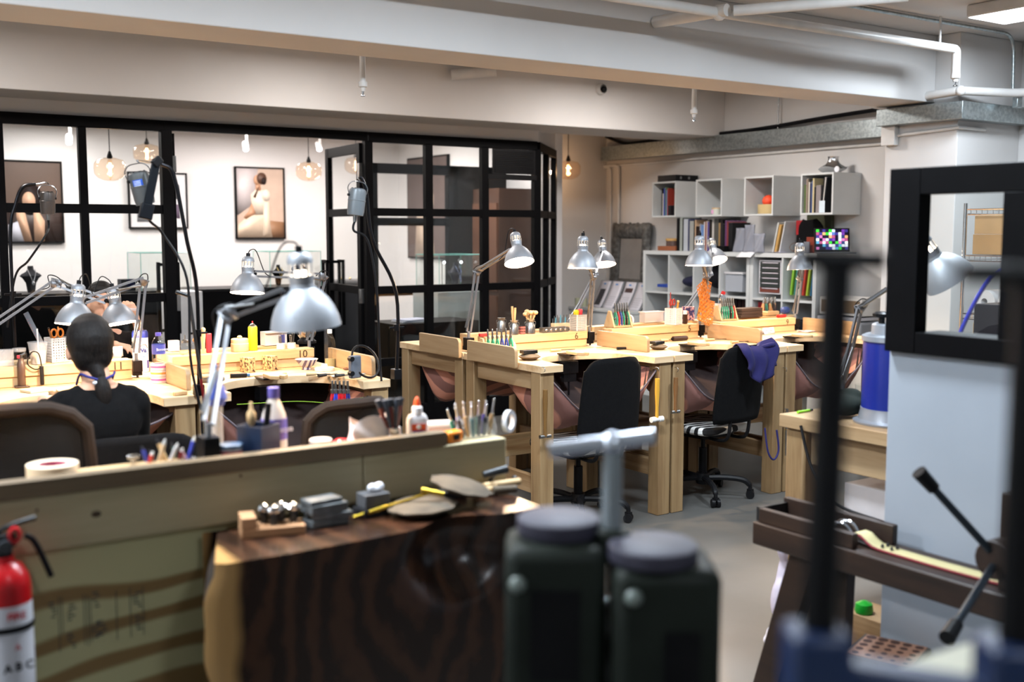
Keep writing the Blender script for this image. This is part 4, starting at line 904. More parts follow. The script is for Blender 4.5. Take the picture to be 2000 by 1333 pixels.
def card(label, u, v, wd, ht, z, txt=None, rz=.1, tone=(240, 240, 244)):
    p = gloc(u, v, z); o = thing('paper_sign', label, 'sign', p, rz)
    for sx in (1, -1):
        MB().add([(-wd/2, 0, ht), (wd/2, 0, ht), (wd/2, -sx*ht*.35, 0), (-wd/2, -sx*ht*.35, 0)], [(0, 1, 2, 3)]).build('card_face', flat(*tone, .8), o, solid=.0008)
    th = math.atan2(ht*.35, ht)
    if txt:
        for k, (tx, sz) in enumerate(txt): text(tx, sz, flat(96, 90, 96), o, (0, -ht*.35*(.42+.3*k)-.0012, ht*(.58-.3*k)), (PI/2-th, 0, 0))
    return o
# ================================================================ LEFT BENCHES
p = spot(105, 5.50, ZR_)
pen_holder('perforated white pen holder left of the seated woman, holding scissors and a steel ruler', p, .085, .115)
o = thing('steel_ruler', 'steel ruler leaning out of the perforated holder left of the seated woman', 'ruler', p+V((-.032, .02, .005)), rot=(0, -.42, .2))
MB().box((0, 0, .13), (.024, .0015, .25)).build('ruler_blade', 'chrome', o)
mb = MB()
for i in range(14): mb.box((-.008, -.0012, .04+i*.014), (.006, .0006, .0012))
mb.build('scale_marks', flat(190, 40, 50), o)
sc = flat(210, 120, 40)
sticks(p, [('pencil', 'orange pencil standing upright left of the seated woman', 'pencil', .0, .02, .01, .0, .16, .004, (216, 130, 50), None),
           ('screwdriver', 'screwdriver with a pale green handle left of the seated woman', 'screwdriver', .022, -.02, .03, -.01, .15, .006, (150, 190, 60), (190, 210, 90)),
           ('brush', 'thin brown brush in the holder left of the seated woman', 'brush', -.01, -.02, -.03, .0, .16, .004, (120, 76, 40), (40, 30, 24))])
def scissors(label, loc, col, rz=0, h=.13):
    o = thing('scissors', label, 'scissors', loc, rz)
    MB().bar((-.004, 0, 0), (.004, 0, h*.75), .008, .002).bar((.004, .002, 0), (-.004, .002, h*.75), .008, .002).build('blades', 'steel', o)
    for sx in (-1, 1): MB().tube([V((sx*.016, 0, h*.86))+V((.014*math.cos(a), 0, .020*math.sin(a))) for a in [2*PI*i/14 for i in range(15)]], .0045, 8).build('loop_handle', flat(*col, .4), o)
    return o
scissors('orange scissors in the holder left of the seated woman', p+V((.0, -.005, .006)), (214, 120, 40), .3, .15)
# cup with straw
o = thing('plastic_cup', 'clear plastic cup of milky drink with a straw beside the pen holder', 'cup', spot(66, 5.44, ZR_))
MB().lathe([(0, 0), (.032, 0), (.043, .10), (.045, .10), (.045, .104)], n=24).build('cup_wall', 'clear', o)
MB().lathe([(0, .002), (.030, .002), (.037, .06), (0, .06)], n=24).build('drink', flat(226, 196, 158, .3), o)
MB().cyl((.005, 0, .01), (.0, .0, .165), .004).build('straw', flat(224, 224, 224), o)
o = thing('glass_jar', 'small clear jar at the left edge behind the small torch', 'jar', spot(29, 5.45, ZR_))
MB().lathe([(0, 0), (.032, 0), (.034, .05), (.024, .062), (.026, .07)], n=22).build('jar_wall', 'jar', o); MB().lathe([(.03, .062), (.03, .078), (0, .078)], n=22).build('lid', 'clear', o)
boxy('plastic_box', 'low clear plastic box at the left edge of the picture', 'box', spot(0, 5.45, ZR_), (.07, .05, .075), (0, 0, 0), mt='clear')
o = thing('desk_torch', 'small dark brown butane torch standing on the bench at the left', 'torch', gloc(43, 757, ZT_))
MB().box((0, 0, .004), (.06, .05, .008)).build('foot', flat(60, 46, 38, .4), o, bevel=.002)
MB().lathe([(0, .008), (.017, .008), (.018, .012), (.018, .11), (.014, .118), (.012, .135), (0, .135)], n=20).build('tank', flat(66, 50, 42, .35), o)
MB().cyl((0, 0, .13), (0, 0, .150), .008).cyl((0, 0, .146), (.02, 0, .155), .005).build('nozzle', 'darksteel', o)
MB().box((-.008, 0, .142), (.016, .012, .014)).build('trigger', flat(190, 40, 60, .4), o, bevel=.002)
o = thing('light_switch_cord', 'black inline cable switch hanging in a loop beside the white drink cup', 'cable', spot(72, 5.38, ZT_))
MB().tube(spline([(0, 0, .09), (-.01, 0, .15), (-.04, 0, .16), (-.06, 0, .11), (-.03, 0, .08), (0, 0, .085)], 6), .003, 6).build('cord', 'black', o)
MB().box((0, 0, .05), (.018, .014, .09)).build('switch', 'black', o, bevel=.005)
# wavy mandrel, dark box, soldering board, small block
o = thing('shaping_block', 'dark wavy-edged shaping block on the bench left of the seated woman', 'block', gloc(80, 748, ZT_), .05)
MB().prism([(-.09+i*.015, -.012-.004*math.sin(i*1.8)) for i in range(13)]+[(.09, .02), (-.09, .02)], 0, .024).build('block', 'darksteel', o)
boxy('tool_case', 'long black case on the bench behind the small torch', 'case', gloc(14, 748, ZT_), (.15, .05, .035), (30, 28, 30), .03)
boxy('solder_board', 'pale soldering board lying left of the seated woman', 'board', gloc(72, 765, ZT_+.0), (.11, .09, .012), (226, 206, 176), .35)
boxy('ring_box', 'tiny wooden box with writing beside the seated woman', 'box', gloc(112, 748, ZT_), (.03, .02, .02), (214, 180, 120))
# canister
o = thing('wipes_canister', 'tall white canister with a blue lid right of the seated woman', 'canister', spot(268, 5.66, ZT_), .1)
MB().lathe([(0, 0), (.038, 0), (.039, .004), (.039, .175), (.037, .18)], n=30).build('can_body', flat(236, 234, 236, .35), o)
MB().lathe([(.0395, .176), (.0395, .20), (.034, .212), (0, .212)], n=30).build('lid', flat(40, 50, 130, .35), o)
MB().lathe([(0, 0), (.022, .0)], (0, 0, 0)).build('logo_ring', flat(230, 60, 50), o) if False else None
R_ = .0396
def wrap(fn, u0, u1, z0, z1, col, nm, n=10):
    MB().grid(lambda a, b: V((R_*math.sin(u0+(u1-u0)*a), -R_*math.cos(u0+(u1-u0)*a), z0+(z1-z0)*b)), n, 2).build(nm, flat(*col, .4), o)
MB().tube([V((R_*math.sin(.1+.55*math.cos(a)), -R_*math.cos(.1+.55*math.cos(a)), .115+.028*math.sin(a))) for a in [PI*.1+PI*.8*i/12 for i in range(13)]], .0016, 6).build('logo_arc', flat(220, 70, 50), o)
MB().tube([V((R_*math.sin(.1+.55*math.cos(a)), -R_*math.cos(.1+.55*math.cos(a)), .108+.028*math.sin(a))) for a in [-PI*.1-PI*.8*i/12 for i in range(13)]], .0016, 6).build('logo_arc', flat(60, 120, 180), o)
text('Wa', .030, flat(30, 44, 100), o, (-.006, -.0412, .112), (PI/2, 0, 0), bold=.001)
wrap(None, -.9, -.5, .04, .052, (60, 150, 70), 'green_mark'); wrap(None, .5, 1.1, .02, .06, (50, 60, 140), 'blue_mark')
card('small folded white card reading Bench Rental behind the seated woman', 222, 697, .085, .05, ZR_, (('Bench Rental', .013), ('3 hrs', .008)), rz=-.45)
# bottle on tape stack
p = gloc(312, 747, ZT_)
cols = [((210, 90, 150), 'bottom roll'), ((224, 150, 70), 'middle roll'), ((204, 90, 140), 'top roll')]
for i, (c, nm) in enumerate(cols): ring_roll('%s of the three stacked tape rolls under the water bottle' % nm, p+V((0, 0, .0305*i)), .040, .025, .029, (232, 206, 190), c, group='stacked tape rolls'); 
for i, (c, nm) in enumerate(cols):
    o = [q for q in bpy.data.objects if q.name.startswith('tape_roll') and q.parent is None][-3+i]
    MB().lathe([(.0403, .011), (.0403, .020)], n=30).build('colour_band', flat(*c, .5), o)
bottle('small water bottle with a violet cap standing on the three tape rolls', p+V((0, 0, .0925)), .031, .145, (104, 96, 196), (84, 90, 170), (.30, .62), txt='Bonaqua', facing=.3)
boxy('small_box', 'small white carton right of the water bottle', 'box', spot(334, 5.64, ZR_+.001), (.05, .04, .055), (232, 220, 210))
o = thing('alcohol_lamp', 'round glass alcohol lamp with a metal wick holder on the riser', 'alcohol lamp', spot(356, 5.44, ZR_))
MB().lathe([(0, 0), (.022, 0), (.032, .02), (.030, .04), (.016, .055), (.015, .062)], n=20).build('glass_bowl', 'jar', o); MB().lathe([(0, .06), (.018, .06), (.018, .072), (.008, .078), (.003, .078), (.003, .1), (0, .1)], n=14).build('wick_holder', 'steel', o)
o = thing('perfume_bottle', 'little glass bottle with a brown ball stopper near the alcohol lamp', 'bottle', spot(376, 5.44, ZR_))
MB().lathe([(0, 0), (.016, 0), (.018, .05), (.008, .06)], n=16).build('glass_body', 'jar', o); MB().ball((0, 0, .072), .013).build('stopper', flat(150, 110, 76), o)
o = thing('scraper', 'red-handled scraper standing on the riser beside the alcohol lamp', 'hand tool', spot(403, 5.46, ZR_))
MB().bb(-.014, .014, -.008, .008, 0, .10).build('red_grip', flat(214, 50, 60, .4), o, bevel=.004)
o = thing('wooden_punch', 'wooden punch with a round head beside the red-handled scraper', 'hand tool', spot(392, 5.46, ZR_))
MB().tube([(0, 0, 0), (0, 0, .05), (.0, 0, .09), (.002, 0, .125)], [.008, .009, .013, .010], 12).ball((.002, 0, .12), .012).build('handle', 'pine', o)
o = thing('wooden_spool_box', 'round ribbed wooden box with a knob on its lid beside the yellow canister', 'box', spot(464, 5.45, ZR_))
MB().lathe([(0, 0), (.045, 0), (.046, .02), (.046, .04), (.044, .042), (.044, .062), (.040, .066), (.012, .068), (.0, .068)], n=30).build('drum', 'pine', o); MB().ball((0, 0, .073), (.013, .013, .009)).build('knob', 'pine', o)
o = thing('butane_canister', 'bright yellow butane canister with a red tip', 'canister', spot(490, 5.46, ZR_))
MB().lathe([(0, 0), (.023, 0), (.024, .003), (.024, .118), (.021, .125)], n=24).build('can_body', flat(246, 222, 40, .3), o)
MB().lathe([(.021, .124), (.021, .128), (.012, .134), (.009, .14), (0, .14)], n=20).build('collar', 'chrome', o); MB().cyl((0, 0, .139), (0, 0, .152), .003).build('tip', flat(200, 40, 50), o)
o = thing('carton', 'open white carton with a blue print right of the yellow canister', 'box', spot(531, 5.65, ZR_+.001), .1)
MB().bb(-.065, .065, -.03, .03, 0, .075).build('box_body', flat(226, 216, 212, .6), o, bevel=.001); MB().bb(-.066, .066, -.045, -.03, .068, .074).build('flap', flat(236, 228, 224, .6), o)
MB().bb(.02, .05, -.0312, -.030, .01, .055).build('blue_print', flat(60, 70, 160), o)
for i, (u, nm) in enumerate(((545, 'left'), (566, 'right'))):
    q = spot(u, 5.43, ZR_); o = thing('bur_stand', '%s of the two round bur stands before the chrome ball' % nm, 'bur stand', q, group='round bur stands')
    MB().lathe([(0, 0), (.023, 0), (.021, .03), (0, .03)], n=22).build('stand_body', flat(236, 220, 190, .6), o)
    for k in range(9):
        a = k*2.4; rr_ = .015*math.sqrt(k/9.0)
        MB().cyl((rr_*math.cos(a), rr_*math.sin(a), .03), (rr_*math.cos(a)*1.3, rr_*math.sin(a)*1.3, .055+.012*(k % 3)), .0014).ball((rr_*math.cos(a)*1.3, rr_*math.sin(a)*1.3, .058+.012*(k % 3)), .003, 8).build('bur', 'steel', o)
o = thing('ball_vise', 'round chrome engraving ball vise on a black ring base', 'vise', spot(596, 5.64, ZR_+.001))
MB().lathe([(.0, 0), (.052, 0), (.052, .012), (.040, .022), (.036, .026), (0, .026)], n=30).build('ring_base', 'black', o)
MB().ball((0, 0, .064), .053, 28).build('ball', 'chrome', o); MB().bb(-.02, .02, -.03, .03, .108, .122).build('jaw', 'steel', o, bevel=.003)
bottle('tall clear glass bottle of pale oil at the corner of the bench marked 10', gloc(645, 717, ZT_), .029, .20, (225, 225, 222), liquid=.22, name='oil_bottle', mt='jar')
o = thing('ceramic_bowl', 'blue patterned ceramic bowl on the bench marked 10', 'bowl', gloc(599, 722, ZT_))
MB().lathe([(0, .004), (.022, 0), (.022, .012), (.036, .022), (.058, .052), (.060, .055), (.056, .053), (.034, .026), (0, .016)], n=30, mi=[0]*5+[1]*3).build('bowl_shell', [striped('bowl_glaze', s(70, 66, 104), s(210, 200, 200), 12, 'X', .2, 2), flat(238, 224, 206, .25)], o)
MB().lathe([(0, .040), (.044, .040)], n=24).build('liquid', flat(214, 160, 90, .2), o)
o = thing('ceramic_dish', 'white round dish with a cone in it, right of the blue bowl', 'dish', gloc(634, 724, ZT_))
MB().lathe([(0, 0), (.050, 0), (.052, .016), (.048, .016), (.046, .008), (0, .008)], n=30).build('dish', flat(240, 226, 206, .3), o); MB().lathe([(.024, .008), (.014, .034), (0, .036)], n=20).build('cone', flat(232, 214, 190, .5), o)
cork = mat('charcoal_cork', s(214, 174, 118), .9, col2=s(60, 44, 34), scale=80, bump=.3, bscale=120, lo=.45, hi=.62)
for u, v, nm in ((484, 727, 'left'), (528, 723, 'right')):
    boxy('soldering_block', '%s of the two speckled soldering blocks standing on edge on the bench' % nm, 'soldering block', gloc(u, v, ZT_), (.042, .07, .075), (0, 0, 0), .35, mt=cork, group='soldering blocks')
boxy('soldering_tray', 'thin pale board lying between the two soldering blocks', 'board', gloc(520, 733, ZT_), (.20, .05, .008), (222, 190, 140), .02)
o = thing('ring_mandrel', 'steel ring mandrel lying behind the left soldering block', 'mandrel', gloc(448, 712, ZT_), -.1)
MB().cyl((-.09, 0, .013), (.05, 0, .013), .008, .013).cyl((.05, 0, .013), (.09, 0, .013), .010).build('taper', 'steel', o)
o = thing('leather_pad', 'brown leather pad with a pale board on top, behind the front lamp', 'pad', gloc(412, 745, ZT_), .1)
MB().bb(-.055, .055, -.04, .04, 0, .022).build('pad_base', 'leather', o, bevel=.008); MB().bb(-.05, .05, -.035, .04, .023, .032).build('board', 'pine', o, bevel=.002)
o = thing('torch_handle', 'black-gripped hand torch lying on the bench marked 10', 'torch', gloc(470, 738, ZT_), -.2)
MB().cyl((-.05, 0, .012), (.03, 0, .012), .012).build('grip', 'black', o); MB().cyl((.03, 0, .012), (.045, 0, .012), .009).build('blue_tip', flat(60, 110, 160), o)
o = thing('scraper_brush', 'flat pale bristle brush on the corner of the bench marked 11', 'brush', gloc(352, 772, ZT_), .2)
MB().bb(-.03, .03, -.012, .012, .0, .016).build('brush_back', 'pine', o, bevel=.003)
mb = MB()
for i in range(12): mb.cyl((-.026+i*.0047, .012, .008), (-.03+i*.0056, .04, .009), .0016, n=6)
mb.build('bristles', flat(222, 204, 160, .8), o)
for i, (u, v, c) in enumerate(((338, 742, 'steel'), (350, 748, 'darksteel'))):
    boxy('steel_block', ['small steel block beside the stacked tape rolls', 'small dark steel block nearest the bristle brush'][i], 'steel block', gloc(u, v, ZT_), (.045, .03, .02), (0, 0, 0), .5, mt=c)
o = thing('measuring_tape_strip', 'pale blue measuring ruler lying on the bench marked 10', 'ruler', gloc(684, 733, ZT_), .02)
MB().bb(-.10, .10, -.012, .012, 0, .003).build('ruler_blade', flat(206, 220, 226), o)
mb = MB()
for i in range(24): mb.bb(-.095+i*.0082, -.0935+i*.0082, -.010, .002, .003, .0036)
mb.build('scale_marks', flat(60, 90, 130), o)
o = thing('leather_pouch', 'small brown leather pouch beside the measuring ruler', 'pouch', gloc(688, 722, ZT_), -.2)
MB().grid(lambda a, b: V((-.045+.09*a, -.02+.04*b, .004+.010*math.sin(PI*a)*math.sin(PI*b))), 10, 6).build('leather_flap', flat(112, 74, 52, .7), o, solid=.006)
for i, (u, v, r_) in enumerate(((598, 735, -.4), (622, 738, .3), (655, 738, .1))):
    file_tool(['thin file lying before the blue bowl', 'short dark file lying before the white dish', 'file lying under the measuring ruler'][i], gloc(u, v, ZT_), .12, r_, 'darksteel' if i else 'pine')
# magnifier visor hanging at the right corner
o = thing('magnifier_visor', 'grey and black head magnifier visor on the right corner of the bench marked 10', 'magnifier visor', (2.35, 4.80, ZT_+.006), .2)
MB().tube([V((.075*math.cos(a), .085*math.sin(a)*.5, .075+.075*math.sin(a))) for a in [2*PI*i/28 for i in range(29)]], .006, 8).build('head_band', 'black', o)
MB().prism([(-.03, 0), (.03, 0), (.03, .03), (-.03, .03)], 0, .11).build('visor_shell', flat(96, 102, 112, .4), o, bevel=.006); o.children[-1].location = (-.075, -.03, .002)
for z in (.03, .10): MB().cyl((-.11, -.02, z), (-.115, -.05, z), .012).build('knob', 'black', o)
# pliers hanging under the bench edge
ln = aty(655, 772, 4.70)
o = thing('green_string', 'thin green string stretched under the front edge of the bench marked 10', 'string', (1.66, 4.69, .885))
MB().tube(spline([(0, 0, 0), (.28, .0, -.01), (.48, 0, -.035), (.62, 0, -.02)], 6), .0014, 6).build('string', flat(150, 190, 60), o)
for i, (u, c, nm) in enumerate(((650, (190, 40, 50), 'red'), (656, (50, 70, 180), 'bright blue'), (664, (200, 30, 40), 'scarlet'), (672, (180, 30, 40), 'dark red'), (680, (40, 48, 120), 'navy'))):
    q = aty(u, 806, 4.655); pliers('%s-handled pliers hanging under the bench marked 10' % nm, q, c, .2, L=.15, spread=.009, group='pliers hanging under the bench marked 10')
# flex shaft motors and their stands
def flexshaft(mlabel, slabel, pole, motor, gray=(120, 124, 128), r=.030, L=.11, tilt=0, hook=None, lab=False, handle=None, clampz=ZB, k=1.0):
    """pole: list of world points; motor: world top centre"""
    P0 = V(pole[0]); so = thing('hanger_stand', slabel, 'tool stand', P0, group='flexible shaft hanger stands')
    pp = [V(p)-P0 for p in pole]
    MB().tube(spline(pp, 6), .0085, 10).build('pole', 'blackmetal', so)
    mid = pp[0].lerp(pp[1], .55) if len(pp) > 2 else pp[0]
    MB().cyl(mid-V((0, 0, .015)), mid+V((0, 0, .015)), .015).cyl(mid-V((.04, 0, 0)), mid+V((.04, 0, 0)), .005).build('pole_collar', 'blackmetal', so)
    MB().bb(-.02, .02, -.015, .03, -.05, .0).build('clamp', 'blackmetal', so, bevel=.003)
    e = pp[-1]; tp = V(motor)-P0
    MB().tube(spline([e, e.lerp(tp, .5)+V((0, 0, .022)), tp+V((0, 0, .045)), tp+V((0.01, 0, .035))], 5), .003, 6).build('hook', 'chrome', so)
    o = thing('hanging_motor', mlabel, 'flexible shaft motor', motor, rot=(0, tilt, 0), group='hanging flexible shaft motors')
    MB().lathe([(0, 0), (r*.72, -.001), (r*.95, -.008), (r, -.02), (r, -L*.42), (r*1.03, -L*.43), (r*1.03, -L*.47), (r, -L*.48), (r*.98, -L*.85), (r*.9, -L), (0, -L)], n=26).build('motor_body', flat(*gray, .35, 0.2), o)
    mb = MB()
    for i in range(8): a = 2*PI*i/8; mb.ball((r*.7*math.cos(a), r*.7*math.sin(a), -.002), (.004, .004, .003), 8)
    mb.build('vent_holes', 'black', o)
    MB().tube(spline([(-r*1.0, 0, -.035), (-r*1.25, 0, -.0), (-r*.8, 0, .026), (0, 0, .031), (r*.8, 0, .026), (r*1.25, 0, 0), (r*1.0, 0, -.035)], 5), .0024, 6).build('bail', 'chrome', o)
    for sx in (-1, 1): MB().cyl((sx*r*.9, 0, -.035), (sx*r*1.2, 0, -.035), .006, n=10).build('screw', 'black', o)
    MB().cyl((0, 0, -L), (0, 0, -L-.03), .011, .008).build('collet', 'steel', o)
    if lab:
        lb_ = MB().grid(lambda a, b: V((r*1.01*math.sin(-1.0+1.0*a), -r*1.01*math.cos(-1.0+1.0*a), -.032-.032*b)), 8, 3).build('blue_label', flat(40, 84, 180, .4), o)
        mk = MB()
        for q in range(4): mk.grid(lambda a, b, q=q: V((r*1.02*math.sin(-.9+.7*a), -r*1.02*math.cos(-.9+.7*a), -.037-.006*q-.002*b)), 6, 1)
        mk.build('label_lines', flat(220, 226, 236), o)
    if handle:
        hp = [V(h)-V(motor) for h in handle]; R = Euler((0, tilt, 0)).to_matrix().inverted(); hp = [R @ h for h in hp]
        MB().tube(spline([V((0, 0, -L-.025)), V((0, 0, -L-.07))]+hp, 8), .0055, 8).build('shaft_cable', 'black', o)
    return o
Y1 = 5.98; A = lambda u, v, Y: aty(u, v, Y)
pb = spot(22, Y1, ZB+.056)
flexshaft('brown-grey hanging motor at the far left with a tan sleeve', 'black hanger stand at the far left edge', [pb, (pb.x, Y1, 1.62), A(30, 400, Y1), A(45, 366, Y1), A(70, 360, Y1-.02)], A(92, 374, Y1-.05), (74, 68, 64), handle=[A(86, 465, Y1-.1), A(55, 510, Y1-.1), A(30, 540, Y1-.05), A(14, 640, Y1-.04)], r=.036, L=.115)
Y2 = 4.60
pb = V((1.487, 4.672, ZB+.052))
o = flexshaft('hanging motor with a blue label beside the doorway post', 'black hanger stand between the benches marked 11 and 10', [pb, (1.485, 4.66, 1.40), A(365, 470, Y2), A(340, 345, Y2), A(318, 322, Y2), A(300, 318, Y2)], A(268, 335, Y2-.03), (84, 86, 87), r=.041, L=.135, tilt=-.22, lab=True, handle=[A(320, 460, Y2), A(365, 545, Y2-.04), A(372, 700, Y2-.05), A(392, 800, Y2-.06)])
o = thing('tool_bracket', 'black angled clamp bracket beside the motor with the blue label', 'bracket', A(306, 312, Y2-.10))
a0 = V((0, 0, 0)); a1 = A(283, 428, Y2-.10)-A(306, 312, Y2-.10)
MB().bar(a0, a0.lerp(a1, .78), .012, .034).build('flat_bar', flat(18, 22, 27, .5), o, bevel=.003); MB().bar(a0.lerp(a1, .74), a1, .03, .052).build('end_block', flat(17, 20, 25, .5), o, bevel=.005); MB().bar(V((-.01, 0, .004)), V((.012, 0, -.02)), .03, .04).build('top_block', 'black', o, bevel=.004)
o = thing('handpiece', 'black handpiece with a silver collar hanging in front of the bench leg', 'handpiece', A(396, 800, Y2-.06))
MB().cyl((0, 0, .02), (0, 0, -.05), .011).build('grip', 'black', o); MB().cyl((0, 0, -.05), (0, 0, -.10), .012).build('collar', 'chrome', o); MB().cyl((0, 0, -.10), (0, 0, -.13), .010, .004).build('chuck', 'black', o)
o = thing('red_rod', 'thin dark red rod leaning beside the middle hanger stand', 'rod', (1.53, 4.64, .60))
MB().cyl((0, 0, 0), (-.045, 0, .42), .006).build('rod', flat(110, 20, 24, .4), o); MB().cyl((-.045, 0, .42), (-.085, 0, .78), .007).cyl((-.085, 0, .78), (-.14, 0, .80), .008).build('crank', 'darksteel', o)
Y3 = 4.62; pb = V((2.452, 4.665, ZB+.052))
flexshaft('silver hanging motor in front of the open glass door', 'black hanger stand at the right end of the bench marked 10', [pb, (2.45, 4.66, 1.36), A(728, 470, Y3), A(716, 380, Y3), A(708, 352, Y3), A(702, 346, Y3)], A(699, 368, Y3-.03), (104, 110, 114), r=.040, L=.125, tilt=.12, handle=[A(718, 470, Y3-.05), A(735, 560, Y3-.06), A(742, 700, Y3-.06), A(745, 745, Y3-.08)])
for u, v in ((700, 0),): pass
# ================================================================ RIGHT BENCHES
G, B_, R__, K = (30, 130, 100), (40, 60, 130), (180, 40, 40), (30, 30, 34)
plier_rack('wooden rack of green and blue pliers at the left end of the right row', spot(966, 5.30, ZT_)+V((0, -.02, 0)), .0, [(G, 'green'), (G, 'sea-green'), (G, 'dark green'), (B_, 'navy'), (B_, 'blue'), (G, 'teal')], 'left rack', .20)
ring_roll('white disc-shaped roll against the right side of the left plier rack', spot(966, 5.28, ZT_)+V((.114, 0, .040)), .036, .012, .012, (238, 234, 228), rot=(0, PI/2, 0))
boxy('lighter', 'small red lighter on the riser left of the plier rack', 'lighter', spot(944, 5.43, ZR_), (.06, .02, .018), (190, 40, 40))
milk_can('small dented metal can behind the left plier rack', spot(979, 5.64, ZR_+.001), .027, .085)
p = spot(1004, 5.44, ZR_); milk_can('metal can holding wooden-handled gravers', p, .028, .085)
handles(['long wooden-handled graver standing tallest in the metal can', 'wooden-handled graver in the left of the metal can', 'wooden-handled graver in the front of the metal can'], p+V((0, 0, .06)), 3, .008, .10, 'gravers in the metal can')
p = spot(1036, 5.44, ZR_); milk_can('metal can holding round wooden burnishers', p, .030, .085)
handles(['round-knobbed wooden burnisher, %s in the can' % a for a in ('tallest', 'leftmost', 'front left', 'front right', 'rightmost')], p+V((0, 0, .06)), 5, .006, .065, 'burnishers in the metal can', spread=.016, ball=.017)
for i in range(3):
    tin('%s of the three stacked round compacts between the two cans' % ('bottom', 'middle', 'top')[i], spot(1020, 5.44, ZR_+.0165*i), .020, .016, (150, 90, 86), (30, 28, 30), name='compact', cat='compact', group='stacked compacts')
o = thing('dapping_bar', 'long steel bar with shaped hollows on the riser marked 6', 'shaping block', spot(1082, 5.44, ZR_), -.02)
MB().prism([(-.095+i*.0095, -.022-.003*math.cos(i*1.25)) for i in range(21)]+[(.095, .02), (-.095, .02)], 0, .030).build('bar', 'steel', o)
mb = MB(); [mb.ball((-.07+i*.035, -.0245, .015), (.008, .003, .008), 10) for i in range(5)]; mb.build('hollows', 'chrome', o)
o = thing('bur_stand', 'crowded bur stand with blue and steel burs behind the shaped steel bar', 'bur stand', spot(1095, 5.65, ZR_+.001))
MB().bb(-.06, .06, -.022, .022, 0, .03).build('stand_body', flat(224, 190, 150, .6), o, bevel=.002)
for k in range(18): x = -.054+.0064*k; MB().cyl((x, (-1)**k*.008, .03), (x+.002, (-1)**k*.012, .060+.008*(k % 4)), .0022, n=8).build('bur', ['steel', flat(90, 160, 180, .4), 'steel'][k % 3], o)
p = spot(1130, 5.44, ZR_); pen_holder('perforated white holder beside the riser number 6', p, .072, .10, rz=0)
o = thing('brush', 'brush with a yellow grip in the holder beside the riser number 6', 'brush', p+V((-.016, 0, .004))); MB().cyl((0, 0, 0), (0, 0, .09), .006).build('shaft', 'pine', o); MB().lathe([(0, .085), (.016, .09), (.019, .115), (.012, .125), (0, .127)], n=14).build('grip', flat(248, 214, 50, .4), o)
o = thing('brush', 'brush with a red grip in the holder beside the riser number 6', 'brush', p+V((.018, .005, .004))); MB().cyl((0, 0, 0), (0, 0, .09), .006).build('shaft', 'pine', o); MB().lathe([(0, .085), (.015, .09), (.017, .118), (.012, .128), (0, .13)], n=14).build('grip', flat(224, 60, 66, .4), o)
plier_rack('wooden rack of mixed pliers right of the riser marked 6', spot(1209, 5.505, ZR_+.001), -.05, [(G, 'green'), (R__, 'red'), (B_, 'blue'), (G, 'dark green'), (K, 'black'), (G, 'teal')], 'middle rack', .14)
ring_roll('white disc-shaped roll against the right side of the middle plier rack', spot(1209, 5.505, ZR_)+V((.082, -.01, .038)), .036, .012, .012, (238, 234, 228), rot=(0, PI/2, 0))
o = thing('plastic_tub', 'frosted rectangular plastic tub on the riser marked 5', 'tub', spot(1280, 5.62, ZR_+.001)); 
MB().bb(-.085, .085, -.0, .06, 0, .068).build('tub_body', 'milk', o, bevel=.004); MB().bb(-.09, .09, -.004, .064, .068, .074).build('rim', 'milk', o)
for k in range(5): MB().ball((-.05+.026*k, .03, .018), (.014, .012, .012)).build('shell_piece', flat(150, 130, 110), o)
p = spot(1317, 5.44, ZR_); pen_holder('perforated white holder of scissors and orange tools on the riser marked 5', p, .080, .11, rz=.3)
scissors('red-handled scissors in the holder on the riser marked 5', p+V((-.012, 0, .006)), (170, 50, 36), .2, .165)
sticks(p, [('pencil', 'long thin red pencil sticking up from the holder on the riser marked 5', 'pencil', -.01, .02, -.0, 0, .21, .0035, (160, 50, 40), None), ('marker', 'orange marker in the holder on the riser marked 5', 'marker', .012, -.01, .02, 0, .15, .007, (236, 140, 40), (240, 200, 140)), ('marker', 'yellow-orange marker at the right of the holder marked 5', 'marker', .022, .01, .03, 0, .14, .006, (240, 170, 60), (60, 50, 40))])
o = thing('brown_bottle', 'dark brown bottle with a white cap beside the patterned tin', 'bottle', spot(1340, 5.44, ZR_)); MB().lathe([(0, 0), (.016, 0), (.016, .06), (.010, .068)], n=18).build('bottle_body', flat(54, 36, 26, .2), o); MB().lathe([(.014, .064), (.014, .088), (0, .09)], n=18).build('cap', flat(236, 230, 226, .4), o)
tinm = mat('patterned_tin', s(52, 46, 92), .4, col2=s(220, 160, 150), scale=60, lo=.5, hi=.56)
boxy('patterned_tin', 'square tin with a blue and pink flower pattern behind the orange templates', 'tin', spot(1346, 5.64, ZR_+.001), (.07, .055, .095), (0, 0, 0), mt=tinm)
